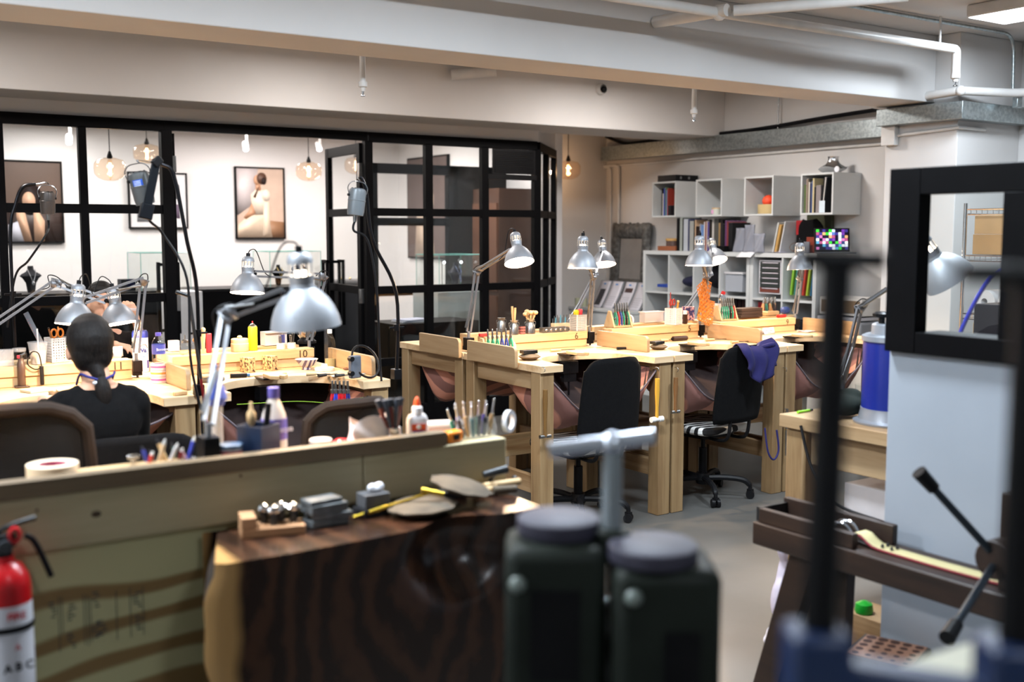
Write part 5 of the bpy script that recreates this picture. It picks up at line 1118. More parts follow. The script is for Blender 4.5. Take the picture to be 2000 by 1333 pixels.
# orange templates hung on the lamp post
om = flat(238, 128, 30, .35)
def template(label, ctr, ang, wd, ht, rzz, seed):
    o = thing('drawing_template', label, 'template', ctr, rot=(0, ang, rzz), group='orange drawing templates'); r2 = random.Random(seed); bm = bmesh.new()
    nx, nz = 5, 9; cw, ch_ = wd/nx, ht/nz
    mb = MB()
    for i in range(nx):
        for j in range(nz):
            cx, cz = -wd/2+cw*(i+.5), -ht/2+ch_*(j+.5); r = min(cw, ch_)*.5*r2.uniform(.45, .82); n = 12; vs = []; sq = []
            for k in range(n):
                a = 2*PI*k/n+PI/4*0; vs.append(V((cx+r*math.cos(a), 0, cz+r*math.sin(a))))
                m_ = max(abs(math.cos(a))/(cw/2), abs(math.sin(a))/(ch_/2)); sq.append(V((cx+math.cos(a)/m_, 0, cz+math.sin(a)/m_)))
            mb.add(vs+sq, [(k, (k+1) % n, n+(k+1) % n, n+k) for k in range(n)])
            # fill corners
            for sx, sz in ((1, 1), (-1, 1), (-1, -1), (1, -1)):
                c_ = V((cx+sx*cw/2, 0, cz+sz*ch_/2)); near = sorted(sq, key=lambda q: (q-c_).length)[:2]; mb.add([c_]+near, [(0, 1, 2)])
    mb.build('template_sheet', om, o, solid=.0012)
    return o
p = A(1375, 575, 5.34)
template('orange drawing template tilted left on the lamp post', A(1376, 588, 5.30), .25, .14, .28, .35, 3)
template('orange drawing template tilted right on the lamp post', A(1376, 585, 5.29), -.42, .125, .25, .30, 5)
template('orange drawing template hanging lowest on the lamp post', A(1386, 612, 5.36), .18, .10, .17, .25, 8)
p = spot(1412, 5.70, ZR_+.001); pen_holder('perforated white holder topped by a clock face, right of the orange templates', p, .080, .10, rz=.1)
o = thing('magnifier', 'round silver magnifier with a red clip over the right perforated holder', 'magnifier', p+V((0, 0, .10))); MB().cyl((0, 0, 0), (0, 0, .02), .02).lathe([(0, -.01), (.026, -.01), (.028, 0), (.026, .01), (0, .01)], (0, 0, .04), ax=(0, 1, 0)).build('lens_ring', 'chrome', o); MB().box((.01, 0, .075), (.022, .02, .022), (0, .5, 0)).build('red_clip', flat(204, 40, 40), o)
plier_rack('wooden rack of green and red pliers right of the riser marked 5', spot(1418, 5.505, ZR_+.001), -.1, [(G, 'green'), (G, 'sea-green'), (G, 'dark green'), (K, 'black'), (G, 'teal'), (R__, 'red')], 'right rack', .14)
for i in range(3): boxy('dark_board', '%s of the dark boards stacked on the riser marked 9' % ('bottom', 'middle', 'top')[i], 'board', spot(1462, 5.62, ZR_+.001+.0225*i), (.21, .10, .021), (0, 0, 0), rz=-.03+.02*i, mt=flat(58, 42, 34, .6) , group='stacked dark boards')
o = thing('plier_rack', 'small rack at the back of the right row crowded with steel pliers', 'plier rack', spot(1505, 5.65, ZR_+.001), .1)
MB().prism([(-.07, -.04), (.07, -.04), (.07, .04), (-.07, .04)], 0, .03).build('rack_body', 'pine', o, bevel=.004)
for k in range(7): pliers('steel pliers with grey-green grips, number %s in the small back rack' % ('one', 'two', 'three', 'four', 'five', 'six', 'seven')[k], spot(1505, 5.65, ZR_+.034)+V((-.06+.02*k, (-1)**k*.012, 0)), [(190, 150, 110), (60, 120, 110), (60, 60, 66)][k % 3], PI/2+.1, L=.10, spread=.007, group='pliers in the small back rack', rot=(.15*(-1)**k, 0, PI/2))
o = thing('red_torch', 'small red hand torch lying at the front of the riser marked 9', 'torch', spot(1530, 5.44, ZR_)); MB().cyl((-.045, 0, .011), (.035, 0, .011), .011).build('body', flat(206, 34, 34, .35), o); MB().cyl((.035, 0, .011), (.05, 0, .011), .007).build('nozzle', 'steel', o)
boxy('tool_pouch', 'blue and red cloth tool pouch beside the red hand torch', 'pouch', spot(1536, 5.65, ZR_+.001), (.07, .05, .055), (50, 66, 120), bevel=.018)
# things lying on the bench tops
p = gloc(1034, 703, ZT_); sandbag('small grey leather sandbag under a steel block at the left end', p, .062, .035)
boxy('bench_block', 'flat steel bench block on the leftmost small sandbag', 'steel block', p+V((-.005, .0, .0355)), (.09, .05, .020), (0, 0, 0), -.1, mt='darksteel')
p = gloc(1283, 684, ZT_)+V((.03, .02, 0)); sandbag('small grey leather sandbag beside the divider right of the riser marked 6', p, .055, .033)
boxy('bench_block', 'flat steel bench block on the sandbag beside the divider', 'steel block', p+V((-.01, .0, .0335)), (.08, .05, .018), (0, 0, 0), .1, mt='darksteel')
o = thing('leather_roll', 'dark brown leather tool roll behind the pin of the bench marked 5', 'tool roll', gloc(1327, 666, ZT_), -.05)
MB().cyl((-.055, 0, .016), (.055, 0, .016), .016).ball((.055, 0, .016), .0155).build('roll', flat(52, 34, 26, .5), o); MB().cyl((-.056, 0, .016), (-.066, 0, .014), .008).build('strap', 'black', o)
o = thing('leather_roll', 'black tool roll near the riser number 9', 'tool roll', gloc(1539, 645, ZT_), -.03); MB().cyl((-.06, 0, .012), (.06, 0, .012), .012).build('roll', flat(36, 28, 26, .5), o); MB().cyl((-.02, 0, .012), (-.012, 0, .012), .0125).build('strap', 'black', o)
for i, (u, v, L, r_, lb_) in enumerate(((1075, 688, .17, -.08, 'wooden-handled tool lying before the riser marked 6'), (1115, 677, .12, .1, 'short wooden punch lying under the riser number 6'), (1205, 684, .21, -.22, 'long dark file lying across the bench corner left of the divider'), (1290, 668, .16, .0, 'thin wooden-handled file lying on the bench marked 5'), (1378, 667, .17, -.1, 'thin file lying below the right plier rack'), (1428, 672, .16, .05, 'pale stick lying at the front of the bench marked 5'), (1436, 663, .19, -.15, 'steel file with a dark grip on the bench marked 5'))):
    file_tool(lb_, gloc(u, v, ZT_), L, r_, 'pine' if i not in (2, 6) else 'black', group='files lying on the right bench row')
card('folded white card reading Bench Rental on the bench marked 9', 1500, 653, .12, .045, ZT_, (('Bench Rental', .014), ('please ask', .008)), rz=.1)
o = thing('paper_sheets', 'loose sheets of white paper on the bench marked 9', 'paper', gloc(1578, 648, ZT_+.002), .1)
for k in range(3): MB().grid(lambda a, b: V((-.08+.16*a, -.045+.09*b, .001+.003*k+.004*math.sin(4*a+k)*b)), 6, 4).build('sheet', flat(244, 226, 222), o, solid=.0006); o.children[-1].rotation_euler = (0, 0, .1*k)
o = thing('folded_cloth', 'crumpled pale cloth on the right corner of the bench marked 5', 'cloth', gloc(1487, 668, ZT_)); MB().grid(lambda a, b: V((-.035+.07*a, -.02+.04*b, .006+.010*math.sin(9*a+3*b)*math.sin(PI*a)*math.sin(PI*b)+.006*math.sin(PI*a))), 14, 8).build('cloth_fold', flat(236, 220, 196, .9), o, solid=.002)
o = thing('paper_strip', 'white ruled paper lying before the black clamp', 'paper', gloc(1168, 676, ZT_), .3); MB().bb(-.06, .06, -.04, .04, 0, .001).build('sheet', flat(244, 236, 226), o)
# hammers hanging on the bench legs
hk = lambda u, v, Y: aty(u, v, Y)
hammer('hammer with a yellow handle and white nylon head hanging upside down on the leg', A(1284, 740, 4.66), .235, (PI, 0, .0), flat(214, 160, 60, .4), flat(236, 236, 232, .4), .0165, .085)
hammer('small ball-peen hammer hanging upside down behind the yellow-handled one', A(1320, 738, 4.67), .20, (PI, 0, .0), flat(120, 84, 50, .5), 'steel', .010, .06)
hammer('brass-shafted hammer hanging on the front leg at the left end of the right row', A(1065, 762, 4.66), .25, (PI, 0, .0), flat(128, 96, 56, .4, .3), 'steel', .010, .07)
o = thing('ring_mandrel', 'tapered steel mandrel hanging on the leg below the apron chair', 'mandrel', A(1537, 805, 4.684)); MB().cyl((0, 0, 0), (0, 0, -.28), .011, .005).cyl((0, 0, 0), (0, 0, .02), .008).cyl((0, 0, .01), (0, .02, .02), .003).build('taper', 'steel', o); MB().cyl((0, 0, -.11), (0, 0, -.114), .0105).build('gold_ring', flat(190, 150, 60, .3, .9), o)
for u in (1062, 1284, 1322, 1534):
    q = A(u, 722, 4.672 if u < 1500 else 4.694); o = thing('hook', 'small wire hook on a bench leg, the one above %s' % {1062: 'the brass-shafted hammer', 1284: 'the yellow-handled hammer', 1322: 'the ball-peen hammer', 1534: 'the tapered mandrel'}[u], 'hook', q, group='wire hooks on the bench legs')
    MB().tube(spline([(0, .02, .01), (0, -.005, .01), (0, -.012, -.005), (0, -.002, -.014)], 5), .0018, 6).build('wire', 'steel', o)
# ================================================================ ON THE FRONT BENCH
ZF = 1.0315; BYF = 2.785
sp = lambda u, Y=BYF, z=ZF: spot(u, Y, z)
ring_roll('wide roll of cream masking tape with a pink core lying on the front bench beam', sp(85, 2.825), .060, .036, .052, (240, 214, 184), (196, 90, 130))
MB().bb(-.13, .13, -.022, .02, 0, .034).build('wood_strip', 'pine'); o = bpy.data.objects['wood_strip']; o.location = sp(238, 2.790); tag(o, 'flat pale wooden strip lying behind the cap board near the tape roll', 'wood strip')
o = thing('metal_clip', 'small silver clip standing on the pale wooden strip', 'clip', sp(246, 2.795, ZF+.0345)); MB().cyl((0, 0, 0), (0, 0, .014), .005).box((0, 0, .018), (.028, .016, .010)).build('clip_body', 'chrome', o, bevel=.003)
pc = sp(318, 2.80)
o = thing('pen_tray', 'clear tray holding short pens and pencils on the front bench', 'tray', pc, .0); MB().bb(-.07, .07, -.022, .022, 0, .004).bb(-.07, .07, -.022, -.019, .004, .03).bb(-.07, .07, .019, .022, .004, .03).bb(-.07, -.067, -.019, .019, .004, .03).bb(.067, .07, -.019, .019, .004, .03).build('tray', 'clear', o)
pcs = [((200, 60, 50), 'red'), ((50, 70, 170), 'blue'), ((230, 200, 160), 'wooden'), ((40, 44, 60), 'dark'), ((220, 220, 226), 'white'), ((222, 190, 140), 'yellowish'), ((150, 40, 50), 'wine-red'), ((40, 80, 70), 'green'), ((70, 80, 190), 'violet-blue'), ((236, 190, 180), 'pale pink')]
for i, (c, nm) in enumerate(pcs):
    o = thing('pen', '%s pen in the clear tray on the front bench, %s from the left' % (nm, ('first', 'second', 'third', 'fourth', 'fifth', 'sixth', 'seventh', 'eighth', 'ninth', 'tenth')[i]), 'pen', pc+V((-.060+.0128*i, .0, .005)), group='pens in the clear tray')
    d = V((.028*(-1)**i*(.5+.1*i % .6), -.008+.016*(i % 2), .048+.012*(i % 3))); MB().cyl((0, 0, 0), d, .0052, n=10).build('barrel', flat(*c, .4), o); MB().cyl(d, d*1.18, .0048, .002, n=10).build('tip', flat(40, 40, 46) if i % 2 else flat(230, 226, 220), o)
tin('blue and red lidded paint tin left of the navy pen cube', sp(440, 2.80), .032, .058, (200, 196, 206), (86, 104, 128), (200, 50, 60))
o = thing('pen_cube', 'square navy pen holder on the front bench', 'pen holder', sp(497, 2.812), .55)
w_ = .041
MB().bb(-w_, w_, -w_, -w_+.004, 0, .10).bb(-w_, w_, w_-.004, w_, 0, .10).bb(-w_, -w_+.004, -w_+.004, w_-.004, 0, .10).bb(w_-.004, w_, -w_+.004, w_-.004, 0, .10).bb(-w_, w_, -w_, w_, 0, .004).build('cube', 'navy', o)
p = sp(497, 2.812)
o = thing('marker', 'thick black marker standing in the navy pen holder', 'marker', p+V((.012, 0, .006))); MB().cyl((0, 0, 0), (.018, 0, .15), .0085).build('barrel', 'black', o)
o = thing('brush', 'brush with a wooden bulb handle standing in the navy pen holder', 'brush', p+V((-.016, .01, .006))); MB().lathe([(.004, 0), (.005, .09), (.012, .105), (.012, .125), (.005, .135), (.004, .155), (0, .155)], n=14).build('handle', 'pine', o)
bottle('large violet-labelled water bottle behind the navy pen holder', spot(528, 2.92, ZT_), .036, .272, (90, 86, 170), (92, 84, 168), (.46, .68), txt='Bonaqua', facing=.2, mt='milk')
q_ = sp(470, 2.80); o = thing('covered_tube', 'clear upright tube with a pointed blue cloth cover behind the front lamp', 'tube', (q_.x-.012, 2.99, ZT_))
MB().cyl((0, 0, 0), (0, 0, .25), .016).build('tube_wall', 'clear', o); MB().lathe([(.020, .225), (.030, .245), (.024, .275), (.012, .30), (.004, .325), (.007, .335), (0, .345)], n=12).build('blue_cover', flat(30, 60, 150, .6), o)
tin('small tin with a red rim and pale lid right of the water bottle', sp(620), .030, .046, (120, 130, 160), (226, 206, 190), (196, 50, 60))
o = thing('red_dish', 'shiny red dome-shaped dish right of the small tin', 'dish', sp(661, 2.80)); MB().lathe([(.030, 0), (.032, .01), (.027, .026), (.014, .036), (0, .038)], n=24).build('dome', flat(206, 40, 50, .2), o)
o = thing('paper_bag', 'crumpled white paper bag brightly lit on the front bench', 'bag', sp(716, 2.80), .05)
def pb_(u, v):
    a = 2*PI*u; x, y = .062*max(-1, min(1, 1.3*math.cos(a))), .026*max(-1, min(1, 1.3*math.sin(a)))
    k = 1-.12*v; return V((x*k+.004*math.sin(7*v+9*u), y*k*(1-.5*v)+.003*math.sin(12*u*PI+8*v), v*(.085+.012*math.sin(6*u*PI))))
MB().grid(pb_, 36, 10).build('bag_body', flat(250, 234, 226, .8), o)
p = sp(764, 2.790); o = thing('brush_pot', 'round-bellied steel pot of dark brushes on the front bench', 'pot', p)
MB().lathe([(0, 0), (.028, 0), (.036, .012), (.034, .024), (.021, .036), (.021, .055), (.019, .055), (.019, .03), (0, .03)], n=26).build('pot_body', 'chrome', o)
for i in range(5):
    q = thing('brush', 'dark-handled brush in the steel pot, %s of the fan' % ('leftmost', 'second from the left', 'middle', 'second from the right', 'rightmost')[i], 'brush', p+V((0, 0, .032))+V((-.010+.005*i, .004*(-1)**i, 0)), group='brushes in the steel pot')
    d = V((-.036+.014*i, 0, .105)); MB().cyl((0, 0, 0), d*.8, .004, .007).build('handle', flat(54, 58, 66, .4) if i % 2 else flat(120, 50, 44, .4), q); MB().cyl(d*.8, d*1.02, .008, .009).build('bristles', flat(50, 56, 66, .8), q)
p = sp(812, 2.785); o = thing('glue_bottle', 'white glue bottle with an orange twist cap on the front bench', 'bottle', p, -.25)
def gb(u, v):
    a = 2*PI*u; k = 1 if v < .72 else math.sqrt(max(0, 1-((v-.72)/.28)**2))*.62+.38
    return V((.031*k*math.copysign(abs(math.cos(a))**.7, math.cos(a)), .017*k*math.copysign(abs(math.sin(a))**.7, math.sin(a)), .092*v))
MB().grid(gb, 32, 16).build('bottle_body', flat(236, 230, 232, .35), o)
MB().lathe([(.015, .088), (.0155, .092), (.015, .108), (.011, .112), (0, .112)], n=20).build('collar', flat(240, 236, 236, .4), o)
MB().lathe([(.010, .111), (.009, .120), (.006, .132), (.002, .139), (0, .14)], n=18).build('twist_cap', flat(232, 84, 40, .35), o)
MB().bb(-.022, .022, -.0182, -.0172, .012, .062).build('label', flat(240, 240, 244), o); MB().bb(-.022, .022, -.0190, -.0183, .040, .062).build('label_top', flat(224, 80, 34), o)
text("ELMER'S", .0095, flat(60, 60, 140), o, (0, -.0194, .0375), (PI/2, 0, 0), bold=.0004); text('Glue-All', .0125, flat(50, 50, 140), o, (0, -.0190, .022), (PI/2, 0, 0), bold=.0005)
MB().ball((0, -.0195, .052), (.007, .001, .007)).build('label_emblem', flat(236, 226, 214), o)
o = thing('plastic_box', 'open translucent box with red contents behind the glue bottle', 'box', spot(838, 2.87, ZT_), -.3); MB().bb(-.065, .065, -.03, .03, 0, .125).build('box_body', 'milk', o, bevel=.004); MB().bb(-.068, .068, -.033, .033, .126, .132).build('lid', 'milk', o); MB().bb(-.055, .055, -.024, .024, .02, .11).build('red_bag', flat(196, 50, 66, .5), o, bevel=.01)
o.children[2].parent = o
p = aty(884, 868, 2.735); o = thing('tape_measure', 'orange and black tape measure on the right end of the front bench beam', 'tape measure', V((aty(884, 868, 2.75).x, 2.752, ZF)), .25)
MB().bb(-.030, .030, -.018, .018, 0, .034).build('case', flat(240, 134, 30, .35), o, bevel=.007); MB().bb(-.012, .012, -.0195, -.0181, .008, .024).build('logo_plate', 'black', o, bevel=.0003); MB().bb(-.040, -.0305, -.012, .012, .002, .028).build('bumper', 'black', o, bevel=.002)
p0 = V((aty(930, 870, 2.785).x, 2.785, ZF)); o = thing('tool_bag', 'clear plastic bag spilling small tools at the end of the front bench', 'bag', p0)
def tb(u, v):
    a = 2*PI*u; r_ = 1-.35*v; return V((.075*math.cos(a)*r_+.01*math.sin(5*a+3*v), .026*math.sin(a)*r_+.003*math.sin(7*a), .055*v+.010*math.sin(4*a+v*3)*v))
MB().grid(tb, 40, 8).build('bag_film', 'clear', o)
tc_ = [((30, 130, 116), 'teal'), ((60, 64, 74), 'grey'), ((70, 60, 160), 'violet'), ((200, 170, 130), 'wooden'), ((40, 44, 50), 'black'), ((36, 110, 120), 'sea-blue'), ((170, 174, 180), 'pale'), ((90, 94, 100), 'slate')]
for i in range(12):
    c, nm = tc_[i % 8]; x = -.085+.0125*i; q = thing('hand_tool', '%s-handled small tool in the clear bag, %s' % (nm, ('far left', 'left', 'left of the middle, tall', 'left of the middle, short', 'middle left', 'middle', 'middle right', 'tallest steel tip', 'right of the middle', 'right', 'near the right end', 'far right')[i]), 'hand tool', p0+V((x*.75, .012*(-1)**i, .003)), group='small tools in the clear bag')
    d = V((x*.35, 0, .085+.022*((i*5) % 4)/3)); MB().cyl((0, 0, 0), d*.6, .0055, .0065, n=10).build('handle', flat(*c, .35), q); MB().cyl(d*.6, d, .0035, .002, n=8).ball(d, .0035, 8).build('tip', 'chrome', q)
ring_roll('clear plastic ring lying upright at the right end of the tool bag', V((aty(990, 860, 2.785).x, 2.785, ZF+.036)), .035, .024, .014, (226, 226, 232), rot=(PI/2, 0, .5), name='plastic_ring')
o = thing('round_head_screw', 'dark bolt with a round head fixed near the right end of the beam', 'bolt', aty(1004, 945, 2.713)); MB().cyl((0, .0, .012), (0, 0, -.012), .007).ball((0, -.002, .016), .010).ball((0, -.002, -.014), .009).build('bolt', 'darksteel', o)
# ================================================================ ON THE WALNUT BLOCK
ZWN = .886
gz = lambda u, v: atz(u, v, ZWN)
q = gz(515, 1003); o = thing('punch_stand', 'stepped wooden stand holding four mushroom-headed steel punches', 'tool stand', (q.x-.055, 2.60, ZWN), -.25)
MB().bb(-.080, .080, -.030, .045, 0, .022).build('base_board', flat(176, 130, 92, .6), o, bevel=.002); MB().bb(-.080, -.042, -.030, .045, .0222, .052).build('end_step', flat(180, 134, 96, .6), o, bevel=.002)
st = V(o.location); Rz = Euler((0, 0, -.25)).to_matrix()
for i, (x, y, r_, nm) in enumerate(((-.018, .028, .018, 'back left'), (.004, .002, .019, 'front'), (.026, .034, .030, 'widest'), (.056, .018, .020, 'right'))):
    q = thing('mushroom_punch', '%s of the mushroom-headed steel punches on the stepped stand' % nm, 'punch', st+Rz @ V((x, y, .0225)), group='mushroom punches')
    MB().cyl((0, 0, 0), (0, 0, .032), .010).build('shank', 'darksteel', q); MB().lathe([(.0, .031), (r_*.9, .033), (r_, .037), (r_*.7, .047), (0, .052)], n=24).build('dome', 'chrome', q)
q = gz(637, 990); base = V((q.x-.075, 2.61, ZWN))
for i, (d, dx, rz, c) in enumerate((((.105, .06, .018), .0, .03, 'blocksteel'), ((.11, .065, .016), .008, -.08, 'blocksteel'), ((.105, .065, .024), -.004, .06, 'blocksteel'), ((.095, .055, .012), -.012, .12, 'blocksteel'))):
    z = sum((.018, .016, .024)[:i])+i*.0006
    boxy('steel_block', '%s of the four stacked steel blocks beside the punch stand' % ('bottom', 'second', 'third', 'top')[i], 'steel block', base+V((dx, 0, z)), d, (0, 0, 0), rz, mt=c, group='stacked steel blocks')
q = gz(733, 975); b2 = V((q.x-.085, 2.63, ZWN))
boxy('steel_block', 'dark lower block under the one carrying a white lump', 'steel block', b2, (.085, .065, .022), (0, 0, 0), .1, mt=flat(44, 44, 46, .5), group='blocks under the white lump')
boxy('steel_block', 'grey upper block with a white lump on top', 'steel block', b2+V((.004, 0, .0226)), (.075, .055, .038), (0, 0, 0), .02, mt=flat(88, 88, 90, .5), group='blocks under the white lump')
organic('white_lump', [('e', (-.010, 0, .012), (.015, .012, .012)), ('e', (.010, 0, .013), (.014, .012, .013)), ('e', (0, -.005, .008), (.018, .010, .008))], flat(236, 238, 246, .5), voxel=.003, smooth=2, loc=b2+V((.012, 0, .061)))
tag(bpy.data.objects['white_lump'], 'small white lump of wax on the upper grey block', 'wax lump')
q = gz(805, 945); boxy('steel_block', 'flat dark block against the beam behind the round pads', 'steel block', (q.x, 2.675, ZWN), (.10, .05, .022), (0, 0, 0), 0, mt=flat(60, 58, 56, .5))
q = gz(822, 985); sandbag('large round grey leather sandbag lying flat under the other one', (q.x-.045, 2.565, ZWN), .105, .040, .3, scale=(1, .82, 1), wavy=.03)
q2 = (q.x+.090, 2.592, ZWN+.010); o = sandbag('large round leather sandbag leaning on the flat one', q2, .098, .034, 1.2, scale=(1, .80, 1), wavy=.045); o.rotation_euler = (.22, .22, .2); o.location.z += .026
o = thing('brass_hammer', 'small brass hammer resting across the flat sandbag', 'hammer', gz(690, 1014)+V((0, 0, .004)))
hd = V((q.x-.03, 2.535, ZWN+.062))-V(o.location); MB().cyl((0, 0, 0), hd, .0045, .004).cyl(hd*.12, hd*.42, .006).build('handle', flat(206, 176, 70, .25, 1.0), o)
sd_ = V((.028, -.012, -.008)); MB().cyl(hd-sd_, hd+sd_, .007).build('head', flat(212, 176, 70, .2, 1.0), o, bevel=.001)
for i, (u, v, L, mt_, rz, lb_) in enumerate(((985, 957, .13, 'pine', .02, 'pale wooden hammer handle lying behind the sandbags'), (1000, 971, .07, 'leather', -.25, 'short thick brown handle with a blue end beside the sandbags'), (960, 972, .08, 'pine', .1, 'stubby pale handle sticking out under the leaning sandbag'))):
    q = gz(u, v); o = thing('mallet', lb_, 'mallet', (q.x, 2.682 if i == 0 else 2.60+.02*i, ZWN+.0135), rz); MB().cyl((-L/2, 0, 0), (L/2, 0, 0), .013, .011).build('handle', mt_, o)
    if i == 1: MB().cyl((L/2, 0, 0), (L/2+.002, 0, 0), .008).build('blue_end', flat(50, 110, 160), o)
q = gz(895, 935); o = thing('hammer', 'black-headed hammer lying behind the leaning sandbag', 'hammer', (q.x, 2.655, ZWN+.055), -.2); MB().cyl((-.04, 0, 0), (.035, 0, .012), .010, .013).build('head', 'darksteel', o); MB().cyl((0, 0, .004), (.0, .045, -.03), .007).build('handle', 'blackmetal', o)
# ================================================================ FIRE EXTINGUISHER
o = thing('fire_extinguisher', 'red fire extinguisher with a white label at the bottom left, hung on the plywood', 'fire extinguisher', (.385, 2.645, .52))
MB().lathe([(0, 0), (.050, 0), (.054, .01), (.054, .33), (.050, .355), (.036, .378), (.022, .388), (.022, .40), (0, .40)], n=32).build('cylinder', flat(176, 20, 28, .3), o)
MB().lathe([(.0545, .02), (.0545, .295)], n=32).build('paper_label', flat(206, 206, 214, .5), o)
MB().lathe([(.058, .235), (.058, .248), (.0548, .248), (.0548, .235), (.058, .235)], n=32).build('strap', 'black', o)
MB().cyl((0, 0, .385), (0, 0, .43), .018).box((.0, 0, .435), (.05, .026, .03)).build('valve', 'black', o, bevel=.003)
MB().tube(spline([(-.03, 0, .44), (0, 0, .462), (.05, 0, .475), (.07, 0, .478)], 4), .006, 8).tube(spline([(.045, 0, .44), (.06, 0, .43), (.075, 0, .40), (.098, 0, .335)], 4), .007, 8).build('lever', 'black', o)
MB().tube([V((.022+.010*math.cos(a), -.012, .447+.016*math.sin(a))) for a in [2*PI*i/14 for i in range(15)]], .005, 8).build('red_pull_pin', flat(190, 30, 36, .4), o)
MB().lathe([(0, -.028), (.015, -.026), (.015, 0)], (0, 0, .425), ax=(0, 1, 0)).build('gauge', flat(60, 62, 66, .3), o)
text('FIRE', .022, flat(190, 40, 50), o, (.012, -.0556, .272), (PI/2, 0, .12), bold=.0006); text('A B C', .026, flat(40, 40, 46), o, (.012, -.0556, .155), (PI/2, 0, .12), bold=.0008); text('A', .02, flat(190, 40, 50), o, (.012, -.0556, .20), (PI/2, 0, .12)); 
MB().bb(-.02, .02, .055, .07, .1, .4).build('bracket', 'black', o)
# ================================================================ RIGHT SIDE: WORK TABLE WITH THE DRUM
o = thing('work_table', 'low pine work table carrying the blue drum, behind the white half wall', 'workbench', (3.42, 1.9, 0))
MB().bb(0, .95, 0, 1.21, .845, .90).build('tabletop', 'piney', o, bevel=.004); MB().bb(.06, .10, .12, 1.09, .70, .844).build('side_rail', 'piney', o, bevel=.003)
for x, y in ((.07, 1.14), (.07, .07), (.88, 1.14), (.88, .07)): MB().bb(x-.05, x+.05, y-.05, y+.05, 0, .844).build('leg', 'pinez', o, bevel=.012)
MB().bb(.08, .9, .1, 1.1, .34, .36).build('lower_shelf', 'piney', o)
c = atz(1742, 826, .9); c = V((c.x, c.y, .901)); o = thing('tumbler_drum', 'tall blue cylindrical tumbler with grey metal top and base', 'tumbler', c)
MB().lathe([(0, 0), (.148, 0), (.150, .008), (.130, .016), (.122, .05), (.122, .06), (0, .06)], n=40).build('base', flat(150, 154, 162, .35, .5), o)
MB().lathe([(.119, .058), (.119, .325)], n=40).build('blue_body', flat(24, 40, 120, .3), o)
MB().lathe([(.118, .322), (.125, .326), (.125, .345), (.110, .352), (.09, .352), (.088, .388), (.08, .394), (0, .394)], n=40).build('top_cap', flat(150, 156, 164, .35, .5), o)
MB().lathe([(0, .394), (.012, .394), (.012, .415), (.034, .420), (.036, .432), (.024, .440), (0, .441)], (-.045, .03, 0), n=8).build('knob', 'black', o)
MB().cyl((-.075, -.093, .155), (-.085, -.104, .155), .024).cyl((-.085, -.104, .155), (-.092, -.112, .155), .017).cyl((-.092, -.112, .155), (-.102, -.124, .155), .010, .002).build('nozzle_bolt', 'chrome', o)
MB().tube(spline([(-.08, -.03, .395), (-.06, -.06, .392), (-.01, -.05, .40), (.02, -.02, .42)], 5), .005, 8).build('teal_band', flat(30, 130, 140, .4), o)
boxy('wood_offcut', 'short pine offcut lying left of the drum base', 'wood block', atz(1684, 806, .901)+V((.0, .02, 0)), (.05, .11, .03), (0, 0, 0), -.6, mt='piney')
o = thing('green_pen', 'bright green pen lying on the corner of the pine work table', 'pen', atz(1572, 806, .901), .1); MB().cyl((-.05, 0, .006), (.03, 0, .006), .0055).build('barrel', flat(130, 200, 40, .4), o); MB().cyl((.03, 0, .006), (.05, 0, .006), .005).build('grip', 'black', o)
organic('tool_roll_bag', [('e', (0, 0, .045), (.085, .07, .045)), ('e', (.04, .01, .075), (.05, .05, .035)), ('c', (-.10, -.02, .03), (-.03, 0, .05), .014, .03)], flat(40, 46, 42, .8), voxel=.008, smooth=4, loc=atz(1636, 803, .905)+V((-.07, -.10, .0)))
tag(bpy.data.objects['tool_roll_bag'], 'dark green cloth bag slumped on the pine work table behind the black pipe', 'bag')
o = thing('jar_of_parts', 'clear jar of black parts beside the drum', 'jar', atz(1712, 790, .901)+V((.0, .06, 0))); MB().lathe([(0, 0), (.045, 0), (.045, .075), (.047, .08)], n=24).build('jar_wall', 'jar', o); MB().tube(spline([(-.02, 0, .01), (.02, .01, .03), (-.01, -.01, .045), (.02, 0, .02)], 5), .010, 8).build('contents', 'black', o)
lamp('desk lamp seen through the black-framed window, clamped to the pine table', (3.72, 3.03, .901+.0885), aty(1680, 600, 3.0), atx(1806, 515, 3.72), (.50, -.35, -.80), (0, 1, 0), power=8, scale=1.15)
boxy('cardboard_box', 'white cardboard box on the lower shelf under the drum', 'box', (3.75, 2.60, .361), (.42, .52, .28), (196, 190, 190), 0)
boxy('wood_offcut', 'short pine block hanging under the tabletop beside the cable', 'wood block', (3.58, 2.42, .645), (.09, .10, .05), (0, 0, 0), 0, mt='piney')
pipe('power_cable', spline([(3.405, 2.98, .87), (3.39, 2.9, .70), (3.36, 2.75, .60), (3.38, 2.55, .57), (3.40, 2.35, .55)], 5), .006, 'black', 'black power cable sagging in front of the pine work table', 'cable', smooth=False)
